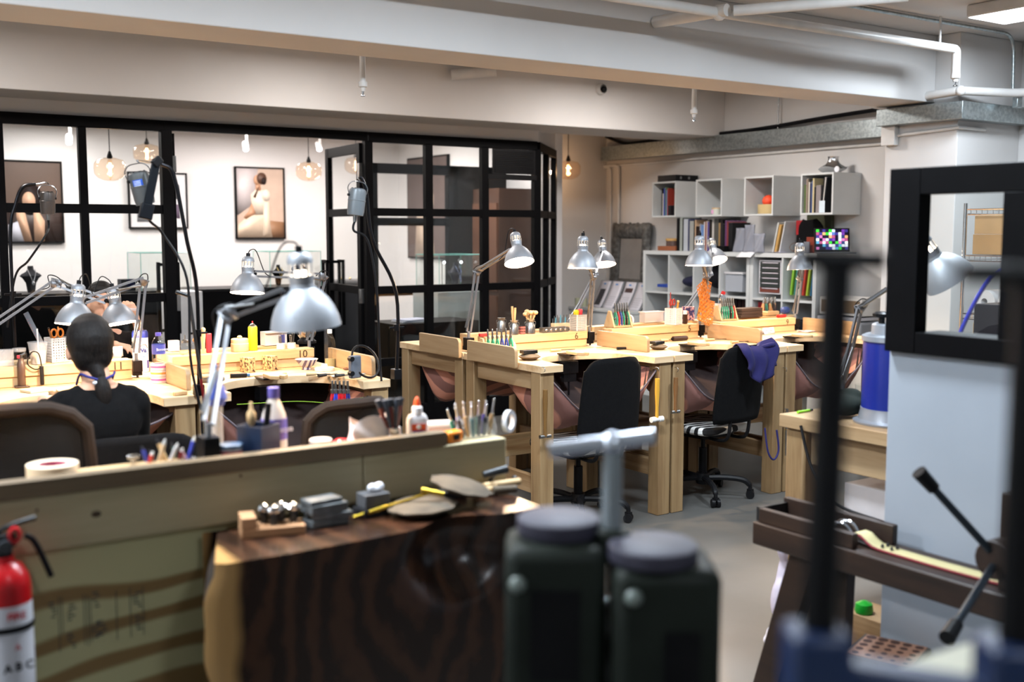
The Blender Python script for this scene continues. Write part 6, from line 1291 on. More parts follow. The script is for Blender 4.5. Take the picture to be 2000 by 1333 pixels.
# boxes and rack seen through the window
o = thing('microwave', 'dark box-shaped appliance behind the window, beside the lamp head', 'appliance', (5.05, 3.0, 0)); MB().bb(-.16, .22, -.2, .2, 1.10, 1.30).build('case', flat(30, 32, 38, .3), o, bevel=.004); MB().bb(-.15, .21, -.19, .19, 0, 1.099).build('stand', 'kwhite', o)
for y in (-.05, .03): MB().cyl((-.17, y, 1.22), (-.16, y, 1.22), .008).build('dial', 'steel', o)
MB().bb(-.08, 0, -.1, -.05, 1.301, 1.315).build('remote', 'steel', o)
o = thing('wire_rack', 'chrome wire shelving rack seen through the black-framed window', 'shelving rack', (6.45, 3.45, 0))
for x, y in ((0, .86), (.45, .86), (0, 0), (.45, 0)): MB().cyl((x, y, 0), (x, y, 1.84), .013).build('post', 'chrome', o)
for z in (.5, .85, 1.12, 1.50, 1.80):
    mb = MB()
    for y in (0, .86): mb.cyl((0, y, z), (.45, y, z), .005, n=6).cyl((0, y, z-.03), (.45, y, z-.03), .004, n=6)
    for x in (0, .45): mb.cyl((x, 0, z), (x, .86, z), .005, n=6).cyl((x, 0, z-.035), (x, .86, z-.035), .004, n=6)
    for i in range(1, 22): mb.cyl((0, .86*i/22, z), (.45, .86*i/22, z), .002, n=5); mb.cyl((0, .86*i/22, z), (0, .86*i/22, z-.035), .003, n=5)
    mb.build('wire_shelf', 'chrome', o)
for i, (y, z, d, c, lb_) in enumerate(((.62, 1.508, (.38, .40, .13), (176, 138, 92), 'brown cardboard box on the second shelf of the wire rack, lower of two'), (.62, 1.640, (.37, .39, .12), (184, 148, 104), 'brown cardboard box stacked on another in the wire rack'), (.62, .860, (.36, .36, .2), (176, 158, 120), 'tan cardboard box low in the wire rack'))):
    boxy('cardboard_box', lb_, 'box', (6.45+.22, 3.45+y, z), d, c, 0)
for i, y in enumerate((.72, .55)):
    o = ring_roll('%s white paper roll lying on the wire rack behind the window' % ('left', 'right')[i], (6.48, 3.45+y, 1.125+.078), .075, .022, .2, (206, 204, 204), rot=(0, PI/2, 0), name='paper_roll')
o = thing('blue_hose', 'arched blue hose seen behind the window glass', 'hose', (3.45, 2.02, 1.264-.36)); MB().tube(spline([(.20, .50, .0), (.19, .44, .30), (.16, .30, .56), (.13, .16, .64), (.10, .02, .62), (.08, -.14, .45), (.06, -.2, .0)], 6), .008, 8).build('hose', flat(34, 50, 170, .4), o)
o = thing('red_ball_lever', 'thin lever with a bright red ball knob behind the window', 'lever', (3.60, 2.06, .902)); MB().cyl((0, 0, 0), (-.03, -.02, .44), .005).build('rod', flat(150, 160, 220, .3), o); MB().ball((-.03, -.02, .455), .021).build('red_knob', flat(220, 30, 36, .25), o)
# ================================================================ DRAW BENCH
o = thing('draw_bench', 'dark wooden draw bench with a spoked hand wheel before the white half wall', 'draw bench', (2.76, 2.62, 0))
MB().bb(0, .19, -1.75, 0, .57, .65).build('plank', 'oldwood', o, bevel=.006)
for y, sy in ((-.20, .18), (-1.45, -.18)):
    MB().bar((.05, y, .569), (.06, y+sy, 0), .10, .05, up=(1, 0, 0)).build('leg', 'oldwood', o, bevel=.004)
    MB().bar((.155, y-.06, .569), (.165, y-.06+sy*.1, 0), .09, .045, up=(1, 0, 0)).build('leg', 'oldwood', o, bevel=.004)
MB().bb(.01, .035, -.42, -.02, .651, .70).build('guide_rail', 'oldwood', o, bevel=.003); MB().bb(.155, .18, -.46, .0, .651, .715).build('guide_rail', 'oldwood', o, bevel=.003)
MB().bb(.02, .17, -.02, .0, .651, .70).build('die_stop', 'darksteel', o)
MB().bb(.03, .16, -.98, -.90, .651, .93).build('wheel_post', 'oldwood', o, bevel=.005)
MB().cyl((.0, -.94, .76), (-.06, -.94, .76), .055).cyl((.0, -.94, .76), (.06, -.94, .76), .03).build('wheel_hub', 'oldwood', o, bevel=.004)
hub = V((-.035, -.94, .76)); s1 = atd(1815, 945, 2.95)-V(o.location); s2 = atd(1862, 1228, 2.75)-V(o.location)
for e_ in (s1, s2):
    d_ = (e_-hub); MB().cyl(hub+d_*.12, e_, .011).build('spoke', flat(44, 52, 60, .3, .3), o); MB().cyl(e_-d_.normalized()*.02, e_+d_.normalized()*.045, .018, .021).build('rubber_grip', 'black', o)
def strap(u, v): y = -.36-.55*u; return V((.065+.055*v, y, .660+.030*math.exp(-((u-.06)/.07)**2)-.004*math.sin(u*3)))
MB().grid(strap, 24, 4).build('leather_strap', flat(186, 176, 130, .8), o, solid=.004)
MB().grid(lambda u, v: strap(u, v*.12)+V((-.006, 0, -.002)), 24, 2).build('red_edge', flat(130, 30, 44, .7), o, solid=.006)
for k in range(4): MB().cyl((.078+.026*(k % 2), -.48-.035*(k//2), .662), (.078+.026*(k % 2), -.48-.035*(k//2), .672), .006, .003).build('rivet', 'darksteel', o)
for k in range(2): MB().tube(spline([(.07+.035*k, -.26, .66), (.07+.035*k, -.29, .70), (.08+.035*k, -.33, .70), (.085+.03*k, -.36, .668)], 5), .006, 8).build('draw_hook', 'chrome', o)
MB().tube(spline([(.05, -.12, .66), (.06, -.18, .675), (.07, -.24, .665), (.09, -.35, .668)], 5), .006, 8).build('draw_hook', 'chrome', o)
# things on the floor by the work table
def bag(name, label, shapes, col, loc, voxel=.012): 
    o = organic(name, shapes, col, voxel=voxel, smooth=3, loc=loc); tag(o, label, 'bag'); return o
bag('plastic_bag', 'white translucent plastic bag standing against the leg of the pine table', [('c', (0, 0, .10), (.02, .01, .27), .045, .022), ('e', (0, 0, .12), (.05, .042, .10)), ('e', (.025, -.02, .20), (.028, .02, .05)), ('c', (.02, .01, .27), (.0, .0, .33), .012, .026)], milky('bag_film_a', s(222, 214, 232), .7), (3.33, 2.99, .03), voxel=.008)
bag('plastic_bag', 'small crumpled white bag on the floor by the draw bench leg', [('e', (0, 0, .045), (.06, .05, .042)), ('e', (.03, .0, .07), (.04, .04, .035)), ('e', (-.045, .0, .03), (.04, .03, .025))], milky('bag_film_b', s(226, 222, 232), .75), (3.255, 2.93, 0), voxel=.008)
o = thing('dapping_plate', 'square brown plate full of round holes on a grey stand under the draw bench', 'dapping plate', (2.91, 2.16, 0), .35)
MB().bb(-.10, .10, -.10, .10, 0, .285).build('stand', flat(70, 74, 72, .6), o, bevel=.003); MB().bb(-.11, .11, -.11, .11, .286, .302).build('plate_frame', 'oldwood', o, bevel=.002); MB().bb(-.098, .098, -.098, .098, .3025, .305).build('plate', flat(150, 112, 92, .6), o)
mb = MB()
for i in range(5):
    for j in range(5): MB().cyl((-.078+.039*i, -.078+.039*j, .305), (-.078+.039*i, -.078+.039*j, .3056), .007+.0018*i+.0008*j, n=16).build('hole', flat(60, 36, 32, .8), o)
o = thing('green_clip', 'bright green plastic cap on a low wooden crate under the pine table', 'plastic part', (3.235, 2.51, .26)); MB().lathe([(.03, 0), (.034, .01), (.030, .035), (.012, .045), (0, .046)], n=18).build('cap', flat(20, 150, 40, .35), o)
boxy('wooden_crate', 'low wooden crate under the pine work table', 'crate', (3.28, 2.42, 0), (.16, .3, .259), (0, 0, 0), 0, mt='piney')
# ================================================================ FOREGROUND: ROLLING MILL AND PRESS
gm = mat('mill_green', s(42, 47, 42), .55, .0, col2=s(35, 39, 35), scale=6)
mr = V((1.103, 1.362, 0)); o = thing('rolling_mill', 'dark green rolling mill with a grey T-handle, blurred in the foreground', 'rolling mill', mr, -AZ)
MB().bb(-.170, -.005, -.05, .11, .86, 1.145).build('housing', gm, o, bevel=.02)
MB().bb(.002, .170, -.10, .06, .86, 1.125).build('housing', gm, o, bevel=.02)
MB().bb(-.17, .17, -.11, .12, .80, .86).build('bed', gm, o, bevel=.01)
MB().cyl((-.02, .03, 1.0), (.0, .03, 1.0), .045).cyl((-.02, .03, .92), (.0, .03, .92), .045).build('roller', 'steel', o)
MB().lathe([(0, 0), (.068, 0), (.070, .004), (.070, .026), (.064, .030), (0, .030)], (-.080, .05, 1.147), n=40).build('gear_cap', flat(62, 60, 74, .6), o)
MB().lathe([(0, 0), (.070, 0), (.072, .004), (.072, .024), (.066, .028), (0, .028)], (.068, -.035, 1.127), n=40).build('gear_cap', flat(62, 60, 74, .6), o)
MB().lathe([(.03, 1.110), (.032, 1.15), (.030, 1.16), (.018, 1.165)], (.006, .02, 0), n=24).build('screw_collar', gm, o)
tbar = MB(); tbar.cyl((.006, .02, 1.15), (.006, .02, 1.290), .016); tbar.build('screw_spindle', flat(134, 142, 146, .4, .1), o)
a0, a1 = atd(1078, 914, 1.66), atd(1300, 884, 1.66); Rm = Euler((0, 0, AZ)).to_matrix(); la, lb2 = Rm @ (a0-mr), Rm @ (a1-mr); la.y = lb2.y = .02
MB().cyl(la, lb2, .0125).ball((.006, .02, (la.z+lb2.z)/2), .020).build('t_handle', flat(226, 234, 246, .3, .85), o)
MB().bb(.078, .135, -.1015, -.1005, .92, 1.03).build('dark_opening', 'black', o); MB().bb(-.13, -.05, -.0515, -.0505, .93, 1.08).build('dark_opening', 'black', o)
[MB().ball(q_, r_).build('oil_cap', flat(120, 130, 124, .3), o) for q_, r_ in (((-.15, -.05, 1.09), .014), ((.03, -.1, 1.085), .014))]
o2 = thing('machine_stand', 'dark steel stand carrying the blurred rolling mill', 'stand', mr, -AZ); MB().bb(-.18, .18, -.13, .14, .76, .799).build('stand_top', gm, o2, bevel=.004)
for x in (-.15, .15):
    for y in (-.10, .11): MB().bb(x-.02, x+.02, y-.02, y+.02, 0, .759).build('leg', gm, o2)
blue = flat(14, 40, 78, .45)
p1 = atd(1600, 1215, 1.0); p2 = atd(1985, 1240, 1.0); t1 = atd(1614, 512, 1.0); t2 = atd(1982, 540, 1.0)
TZ = 1.15
o = thing('bench_press', 'blue cast press with two thick black screw columns, blurred in the foreground', 'press', (p1.x, p1.y, TZ+.001), -AZ+.0); L0 = V(o.location); Rm = Euler((0, 0, AZ)).to_matrix(); g = lambda w: Rm @ (V(w)-L0)
b1, b2_ = g(p1), g(p2); u1, u2 = g(t1), g(t2)
for b_, u_, hw in ((b1, u1, .032), (b2_, u2, .06)):
    MB().tube([V((b_.x, b_.y, b_.z-.02)), V((u_.x, b_.y, u_.z))], [.0165, .0145], 20).build('screw_column', 'black', o)
    MB().cyl((u_.x-hw, b_.y, u_.z+.004), (u_.x+hw+.01, b_.y, u_.z+.002), .009).build('t_bar', 'black', o)
    MB().bb(b_.x-.030, b_.x+.026, b_.y-.03, b_.y+.03, 0, b_.z-.005).build('blue_foot', blue, o, bevel=.008)
MB().bar((b1.x+.02, b1.y, b1.z-.06), (b2_.x, b2_.y, b2_.z-.075), .04, .05).build('cross_beam', blue, o, bevel=.006)
o = thing('machine_table', 'pale topped table in the near right corner carrying the blue press', 'table', (0, 0, 0))
MB().prism([(.60, .50), (.82, .40), (1.10, .36), (1.32, .50), (1.32, .755), (1.04, .768), (.70, .76)], TZ-.03, TZ).build('tabletop', flat(168, 164, 140, .5), o)
for x, y in ((.72, .52), (1.28, .52), (1.26, .72), (.76, .72)): MB().bb(x-.025, x+.025, y-.025, y+.025, 0, TZ-.031).build('leg', 'oldwood', o)
# ================================================================ SHELF WALL
def kallax(label, y0, cols):
    wd = .038*2+cols*.335+(cols-1)*.016; o = thing('cube_shelf', label, 'shelf unit', (7.26, y0, 0), group='white cube shelf units')
    H = 1.47
    for (a, b) in ((0, .038), (wd-.038, wd)): MB().bb(0, .385, a, b, 0, H).build('side_panel', 'kwhite', o, bevel=.001)
    for (a, b) in ((0, .038), (H-.038, H)): MB().bb(0, .385, .0381, wd-.0381, a, b).build('top_panel' if a else 'bottom_panel', 'kwhite', o, bevel=.001)
    for r in range(1, 4): z = .038+r*.3325+(r-1)*.0085+.004; MB().bb(.002, .38, .0382, wd-.0382, z-.008, z+.008).build('shelf_board', 'kwhite', o)
    for c in range(1, cols): y = .038+c*.335+(c-1)*.016+.008; MB().bb(.003, .379, y-.008, y+.008, .0385, H-.0385).build('divider', 'kwhite', o)
    MB().bb(.381, .385, .0382, wd-.0382, .0385, H-.0385).build('back_panel', 'kwhite', o)
    return o
kallax('white four-column cube shelf along the right wall, left of the two', 6.995, 4)
kallax('white two-column cube shelf under the laptop, right of the two', 6.228, 2)
cy = lambda u, c, cols: (6.995 if u == 0 else 6.228)+.038+(cols-1-c)*.351+.1675   # column c counted from the left as seen
rz_ = [1.106, .765, .424]    # floor height of rows from the top
WY = [8.02, 7.39, 6.76, 6.10]
wbl = ['holding blue books, leftmost of the four', 'with a small jar, second of the four', 'with orange balls, third of the four', 'full of thin books, rightmost of the four']
for i, y in enumerate(WY):
    o = thing('wall_cube', 'white wall cube %s' % wbl[i], 'wall shelf', (7.29, y, 1.80), group='white cube wall shelves')
    t = .016; S_ = .35
    for nm, b in (('bottom', (0, S_, 0, S_, 0, t)), ('top', (0, S_, 0, S_, S_-t, S_)), ('side_panel', (0, S_, 0, t, t+.0003, S_-t-.0003)), ('side_panel', (0, S_, S_-t, S_, t+.0003, S_-t-.0003)), ('back_panel', (S_-.006, S_, t+.0003, S_-t-.0003, t+.0003, S_-t-.0003))):
        MB().bb(*b).build(nm, 'kwhite', o, bevel=.0006)
def books(where, yleft, z, specs, x=7.31, d=.2, group=None, grpcat='book', pre=''):
    """yleft: left end as seen (larger Y); specs: (thickness, height, colour, colour name, lean, depthoff)"""
    y = yleft
    ords = ['leftmost', 'second', 'third', 'fourth', 'fifth', 'sixth', 'seventh', 'eighth', 'ninth', 'tenth', 'eleventh', 'twelfth', 'thirteenth', 'fourteenth', 'fifteenth', 'sixteenth']
    for i, sp_ in enumerate(specs):
        t, h, c, nm = sp_[:4]; lean = sp_[4] if len(sp_) > 4 else 0
        w0 = t+abs(math.sin(lean))*h*0
        o = thing('book', '%s book, %s from the left %s' % (nm, ords[i], where) if i else '%s book at the left end %s' % (nm, where), 'book', (x, y-t, z), group=group or 'books '+where, rot=(lean, 0, 0))
        MB().bb(0, d, 0, t, 0, h).build('cover', flat(*c, .5), o, bevel=.0008)
        MB().bb(.004, d+.001, .0015, t-.0015, h-.0001, h+.0004).build('pages', 'paper', o)
        y -= t+.0015
    return y
books('in the leftmost wall cube', 8.02+.35-.10, 1.817, [(.012, .27, (36, 30, 30), 'black'), (.014, .22, (200, 196, 190), 'white'), (.022, .27, (40, 66, 150), 'royal blue'), (.012, .28, (80, 110, 80), 'green'), (.014, .25, (90, 130, 170), 'pale blue'), (.012, .27, (150, 60, 50), 'brick red'), (.04, .10, (40, 38, 42), 'short dark')], x=7.33)
boxy('red_box', 'red box at the upper right inside the leftmost wall cube', 'box', (7.43, 8.02+.080, 1.925), (.16, .075, .15), (190, 40, 34), 0) if False else None
o = thing('red_folder', 'red folder behind the short dark book in the leftmost wall cube', 'folder', (7.45, 8.055, 1.817)); MB().bb(0, .16, 0, .05, 0, .30).build('folder_cover', flat(196, 42, 36, .5), o)
MB().bb(0, .30, 0, .26, 0, .062).build('case_body', 'black'); o = bpy.data.objects['case_body']; o.name = 'tool_case'; o.location = (7.31, 8.05, 2.151); tag(o, 'flat black case with metal clasps on top of the leftmost wall cube', 'case'); 
for y in (.05, .14): MB().bb(-.002+.06*0+y*1.2, .02+y*1.2, -.0035, 0, .022, .045).build('clasp', 'steel', o)
o = thing('glass_candle', 'small glass jar with a wooden lid and pink label in the second wall cube', 'jar', (7.37, 7.54, 1.8165)); MB().lathe([(0, 0), (.042, 0), (.042, .055)], n=24).build('jar_wall', flat(196, 200, 190, .2), o); MB().lathe([(.043, .055), (.043, .066), (0, .066)], n=24).build('lid', 'pine', o); MB().bb(-.044, -.0425, -.005, .025, .01, .045).build('pink_label', flat(214, 160, 196), o)
o = thing('reed_bottle', 'tiny dark bottle beside the glass jar in the second wall cube', 'bottle', (7.40, 7.43, 1.8165)); MB().lathe([(0, 0), (.014, 0), (.010, .03), (.006, .04)], n=14).build('bottle_body', flat(50, 54, 50, .3), o); [MB().cyl((0, 0, .03), (.01*k, .008*k, .09), .0015, n=6).build('reed', flat(60, 60, 56), o) for k in (-1, 0, 1)]
o = thing('wooden_bowl', 'round beige tub holding orange balls in the third wall cube', 'bowl', (7.44, 6.93, 1.8165)); MB().lathe([(0, 0), (.105, 0), (.110, .01), (.112, .085), (.106, .085), (.104, .012), (0, .012)], n=36).build('tub', flat(196, 172, 122, .6), o)
for i, (dx, dy, dz, r) in enumerate(((.015, .038, .115, .056), (.01, -.058, .10, .040), (-.064, .045, .050, .030), (-.066, -.022, .046, .028))):
    o = thing('orange_ball', ['largest orange ball in the beige tub', 'big orange ball at the right of the beige tub', 'small orange ball at the front left of the beige tub', 'lowest small orange ball at the front of the beige tub'][i], 'ball', (7.44+dx, 6.93+dy, 1.8165+dz), group='orange balls in the tub'); MB().ball((0, 0, 0), r, 24).build('ball_skin', flat(240, 84, 50, .6), o)
y = books('in the rightmost wall cube', 6.10+.35-.022, 1.817, [(.022, .24, (84, 100, 62), 'olive green'), (.01, .285, (150, 130, 120), 'taupe'), (.012, .29, (110, 100, 84), 'khaki'), (.012, .26, (206, 200, 186), 'cream'), (.018, .25, (44, 48, 76), 'midnight blue'), (.008, .27, (60, 90, 140), 'thin blue'), (.018, .29, (190, 176, 136), 'tan'), (.018, .22, (40, 40, 40), 'black'), (.05, .23, (130, 122, 122), 'wide grey'), (.012, .29, (34, 36, 40), 'leaning black', .10), (.010, .295, (200, 196, 190), 'leaning white', .10), (.012, .295, (36, 36, 40), 'last leaning dark', .10)], x=7.31, d=.24)
boxy('photo_card', 'small pale blue picture card in front of the grey book in the rightmost cube', 'card', (7.303, 6.225, 1.817), (.003, .06, .10), (206, 220, 230), 0)
# silver neck bust on the last cube
def bust(name, label, loc, rz, mt, k=1.0, chain=None):
    o = thing(name, label, 'necklace display', loc, rz)
    pr = [(.0, 0), (.30, .02), (.36, .14), (.44, .42), (.70, .62), (.95, .72), (.80, .80), (.40, .90), (.27, 1.0), (.24, 1.14), (0, 1.14)]
    mb = MB()
    mb.lathe([(r*.080*k, z*.165*k) for r, z in pr], n=28)
    mb.v = [(x, y*.45, z) for x, y, z in mb.v]; mb.build('bust_body', mt, o)
    if chain:
        pts = [V((.026*k*s_, -.040*k*q, z*1.1)) for s_, q, z in ((-1, .35, .150*k), (-.9, .75, .128*k), (-.5, .92, .10*k), (0, .98, .072*k), (.5, .92, .10*k), (.9, .75, .128*k), (1, .35, .150*k))]
        MB().tube(spline(pts, 4), .003*k, 6).build('chain', chain, o); MB().ball((0, -.044*k, .068*k), (.010*k, .004*k, .014*k)).build('pendant', chain, o)
    return o
o = thing('neck_bust', 'chrome neck-shaped display bust on the rightmost wall cube', 'necklace display', (7.46, 6.25, 2.1515), -.9)
mb = MB(); mb.lathe([(0, 0), (.07, 0), (.11, .018), (.125, .035), (.10, .055), (.062, .075), (.045, .10), (.044, .125), (.050, .14), (0, .14)], n=32); mb.v = [(x, y*.5, z+.010*math.cos(3*math.atan2(y, x))*(z < .05)+.010*(z < .05)) for x, y, z in mb.v]; mb.build('bust_body', 'chrome', o)
o = thing('white_disc', 'small white round piece beside the chrome neck bust', 'disc', (7.36, 6.13, 2.1515)); MB().cyl((0, 0, .025), (.008, 0, .025), .025).build('disc', flat(230, 230, 236), o)
# on top of the shelves
KT = 1.471
boxy('wooden_box', 'reddish wooden box at the left end of the cube shelf top', 'box', (7.40, 8.18, KT), (.16, .26, .045), (140, 82, 52), 0)
o = thing('small_drum', 'little gold-rimmed drum standing on the reddish wooden box', 'drum', (7.40, 8.17, KT+.046)); MB().lathe([(0, 0), (.07, 0), (.07, .05), (.075, .052), (.075, .075), (0, .078)], n=24, mi=[0, 0, 1, 1, 1]).build('drum_shell', [flat(86, 66, 60, .4), flat(190, 150, 90, .4)], o)
y = books('on top of the cube shelf', 8.055, KT, [(.045, .32, (20, 20, 22), 'thick black'), (.035, .33, (150, 156, 150), 'pale grey'), (.016, .32, (30, 34, 32), 'dark green'), (.06, .31, (176, 182, 190), 'wide silver'), (.022, .31, (50, 56, 86), 'slate blue'), (.055, .29, (150, 152, 148), 'grey binder'), (.014, .30, (36, 32, 30), 'charcoal'), (.014, .30, (186, 156, 126), 'beige'), (.05, .24, (40, 30, 28), 'low dark brown'), (.014, .26, (150, 150, 160), 'thin lilac'), (.04, .25, (90, 124, 176), 'sky blue'), (.014, .28, (196, 196, 196), 'white'), (.016, .28, (130, 60, 44), 'rust'), (.014, .29, (180, 170, 160), 'ivory'), (.022, .28, (76, 60, 130), 'purple'), (.014, .30, (46, 42, 40), 'espresso')], x=7.34, d=.24)
y2 = books('behind the plastic bags on the cube shelf', y-.002, KT, [(.025, .31, (200, 196, 190), 'off-white'), (.06, .31, (70, 70, 66), 'wide dark grey'), (.02, .27, (150, 120, 76), 'ochre'), (.03, .30, (46, 42, 44), 'black-brown'), (.03, .26, (28, 28, 32), 'ink black'), (.02, .29, (90, 50, 96), 'plum'), (.02, .28, (120, 40, 44), 'maroon'), (.05, .27, (34, 34, 36), 'soot black')], x=7.36, d=.24)
boxy('black_tin', 'low black case in front of the books on the cube shelf', 'case', (7.295, 7.42, KT), (.06, .19, .055), (14, 14, 16), 0)
for i, (yy, h, tl) in enumerate(((7.17, .22, .02), (7.03, .25, -.01), (6.89, .17, .0))):
    o = thing('zip_bag', 'clear zip bag with papers leaning on the books, %s of the three' % ('leftmost', 'middle and tallest', 'rightmost and lowest')[i], 'plastic bag', (7.30-.02*i, yy, KT), group='zip bags on the cube shelf', rot=(tl, .08, 0))
    MB().grid(lambda u, v: V((.012*math.sin(5*u+4*v+i), -.06+.12*u, h*v)), 10, 10).build('bag_film', milky('zip_film_%d' % i, s(150, 154, 166), .62, .2), o, solid=.02); MB().bb(.008, .011, -.035, .03, .02, h*.72).build('printed_sheet', flat(170, 172, 182), o)
for i, (yy, t, h, c, nm) in enumerate(((6.80, .016, .27, (190, 190, 186), 'white'), (6.765, .026, .25, (186, 146, 84), 'gold'), (6.725, .012, .28, (196, 196, 196), 'light grey'))):
    o = thing('book', 'leaning %s book standing right of the zip bags' % nm, 'book', (7.33, yy-.02, KT+.001), group='leaning books beside the zip bags', rot=(.22, 0, 0)); MB().bb(0, .2, 0, t, 0, h).build('cover', flat(*c, .5), o)
boxy('canvas_board', 'large dark green board standing behind the black chair back', 'board', (7.61, 6.50, KT), (.03, .28, .40), (56, 58, 40), 0)
o = thing('folding_backrest', 'black rounded seat back standing on the cube shelf beside the laptop', 'seat back', (7.44, 6.50, KT), -.0)
def fb(u, v): x = u*2-1; return V((.02+.03*x*x, .135*x*(1 if v < .75 else math.sqrt(max(.0, 1-((v-.75)/.25)**2*.75))), .285*v))
MB().grid(fb, 14, 12).build('backrest', 'blackcloth', o, solid=.04)
MB().bb(.02, .05, .07, .14, .16, .285).build('red_flap', flat(150, 30, 36, .6), o)
boxy('red_book', 'rust-red box beside the laptop', 'box', (7.36, 6.36, KT), (.05, .10, .14), (130, 52, 32), 0); boxy('grey_phone', 'grey upright tablet in front of the rust-red box', 'tablet', (7.30, 6.375, KT), (.012, .06, .10), (110, 114, 122), 0)
o = thing('cable_loop', 'thin brown cable looped on the shelf before the black seat back', 'cable', (7.29, 6.50, KT)); MB().tube([V((.01*math.sin(a), .055*math.cos(a), .055+.035*math.sin(a))) for a in [2*PI*i/20 for i in range(21)]], .003, 6).build('cord', flat(90, 66, 50), o)
o = thing('laptop', 'open silver laptop with a grid of colourful thumbnails on its screen', 'laptop', (7.36, 6.12, KT), -.62+PI/2-PI/2)
# laptop faces the viewer: local -y is the front
lm = V((0, 0, 0)); 
MB().bb(-.15, .15, -.10, .10, 0, .013).build('keyboard_base', flat(120, 124, 130, .35, .6), o, bevel=.003)
sc_ = MB().bb(-.15, .15, -.004, .004, 0, .205).build('screen_lid', 'black', o, bevel=.003); sc_.location = (0, .10, .014); sc_.rotation_euler = (-.16, 0, 0)
cols_ = [(90, 120, 200), (214, 120, 190), (240, 180, 120), (60, 50, 140), (220, 230, 245), (120, 60, 180), (40, 60, 120), (250, 250, 252), (60, 220, 60), (180, 80, 130), (90, 170, 210), (30, 24, 50)]
r3 = random.Random(4); em = {}
for c in cols_: em[c] = mat('screen_%d_%d_%d' % c, s(*c), .5, emit=s(*c), es=.75)
groups_ = {c: MB() for c in cols_}
for i in range(10):
    for j in range(7):
        c = cols_[(i*7+j*5+r3.randrange(12)) % 12] if r3.random() < .68 else ((30, 24, 50) if r3.random() < .6 else (60, 50, 140)); x = -.134+.0268*i; z = .016+.0255*j
        groups_[c].bb(x+.001, x+.0258, -.0052, -.0042, z+.001, z+.0245)
mb = MB(); mats_ = []
for k, c in enumerate(cols_):
    g_ = groups_[c]; b_ = len(mb.v); mb.v += g_.v; mb.f += [tuple(i+b_ for i in f) for f in g_.f]; mb.m += [k]*len(g_.f); mats_.append(em[c])
pic = mb.build('screen_picture', mats_, sc_); 
o = thing('loose_papers', 'loose white sheets hanging over the edge of the cube shelf top', 'paper', (7.30, 7.02, KT)); 
MB().grid(lambda u, v: V((-.10+.14*v, -.09+.18*u, .004 if v > .45 else .004-.10*(.45-v))), 6, 10).build('sheet', 'paper', o, solid=.001); MB().grid(lambda u, v: V((-.03+.12*v, -.38+.26*u, .006+.003*math.sin(5*u))), 8, 4).build('sheet', flat(186, 184, 206), o, solid=.001)
# inside the cells
organic('cloth_bundle', [('e', (0, 0, .06), (.12, .12, .055)), ('e', (.02, -.06, .10), (.09, .07, .07))], flat(22, 24, 52, .9), voxel=.012, loc=(7.44, cy(0, 1, 4), rz_[0]+.005)); tag(bpy.data.objects['cloth_bundle'], 'dark navy cloth bundle in the second top cell of the cube shelf', 'cloth')
boxy('paper_bag', 'pale bag standing in the leftmost top cell of the cube shelf', 'bag', (7.50, cy(0, 0, 4)-.05, rz_[0]+.001), (.12, .14, .2), (150, 152, 140), 0, bevel=.02)
boxy('blue_box', 'flat bright blue box in the leftmost top cell of the cube shelf', 'box', (7.36, cy(0, 0, 4)-.06, rz_[0]+.001), (.14, .16, .03), (36, 66, 150), 0)
organic('dark_bag', [('e', (0, 0, .09), (.12, .13, .09)), ('e', (0, .04, .16), (.08, .08, .08))], flat(24, 24, 28, .9), voxel=.012, loc=(7.46, cy(0, 2, 4), rz_[0]+.005)); tag(bpy.data.objects['dark_bag'], 'black bag in the third top cell, behind the lamp shade', 'bag')
boxy('clear_tub', 'clear lidded tub in the fourth top cell of the cube shelf', 'tub', (7.42, cy(0, 3, 4)+.02, rz_[0]+.001), (.25, .22, .16), (196, 200, 206), 0, mt=milky('tub_clear', s(176, 182, 192), .8))
boxy('tub_lid', 'white lid lying on the clear tub in the fourth top cell', 'lid', (7.42, cy(0, 3, 4)+.02, rz_[0]+.1625), (.27, .24, .018), (206, 206, 210), 0)
boxy('storage_box', 'white box with a black label slot in the leftmost lower cell', 'box', (7.42, cy(0, 0, 4)-.04, rz_[1]+.001), (.26, .2, .09), (190, 192, 196), 0)
for k in range(5):
    boxy('dark_folder', 'dark upright folder in the fourth lower cell, %s' % ('leftmost', 'second', 'middle', 'fourth', 'rightmost')[k], 'folder', (7.44, cy(0, 3, 4)+.12-.05*k, rz_[1]+.001), (.24, .035, .27), (26+4*k, 24, 26), 0, group='dark folders in the lower cell')
o = thing('drawer_tower', 'white-framed drawer tower with dark translucent drawers in the right cube shelf', 'drawer unit', (7.30, cy(1, 0, 2), rz_[0]+.001))
MB().bb(0, .26, -.13, .13, .285, .298).bb(0, .26, -.13, .13, 0, .010).bb(0, .26, -.13, -.118, .0101, .2849).bb(0, .26, .118, .13, .0101, .2849).build('frame', flat(214, 214, 220, .4), o)
for k in range(6):
    d = MB().bb(-.004, .25, -.116, .116, .0125+.0455*k, .053+.0455*k).build('drawer', flat(58, 62, 60, .3) if k else flat(120, 70, 60, .3), o); MB().bb(-.010, -.0045, -.10, .085, .044+.0455*k, .052+.0455*k).build('pull_strip', flat(206, 198, 206), d)
for k, (c, nm) in enumerate((((130, 180, 60), 'lime green'), ((60, 120, 110), 'teal-edged'), ((200, 196, 180), 'clear'), ((170, 60, 50), 'red-edged'), ((150, 170, 60), 'olive'), ((40, 90, 120), 'petrol blue'))):
    o = thing('file_wallet', '%s plastic wallet leaning in the cell beside the drawer tower' % nm, 'plastic wallet', (7.31, cy(1, 1, 2)+.118-.045*k, rz_[0]+.001), group='plastic wallets in the right cube shelf', rot=(.12, 0, 0)); MB().bb(0, .23, -.008, .012, 0, .25-.012*(k % 3)).build('wallet', flat(*c, .3), o, bevel=.003)
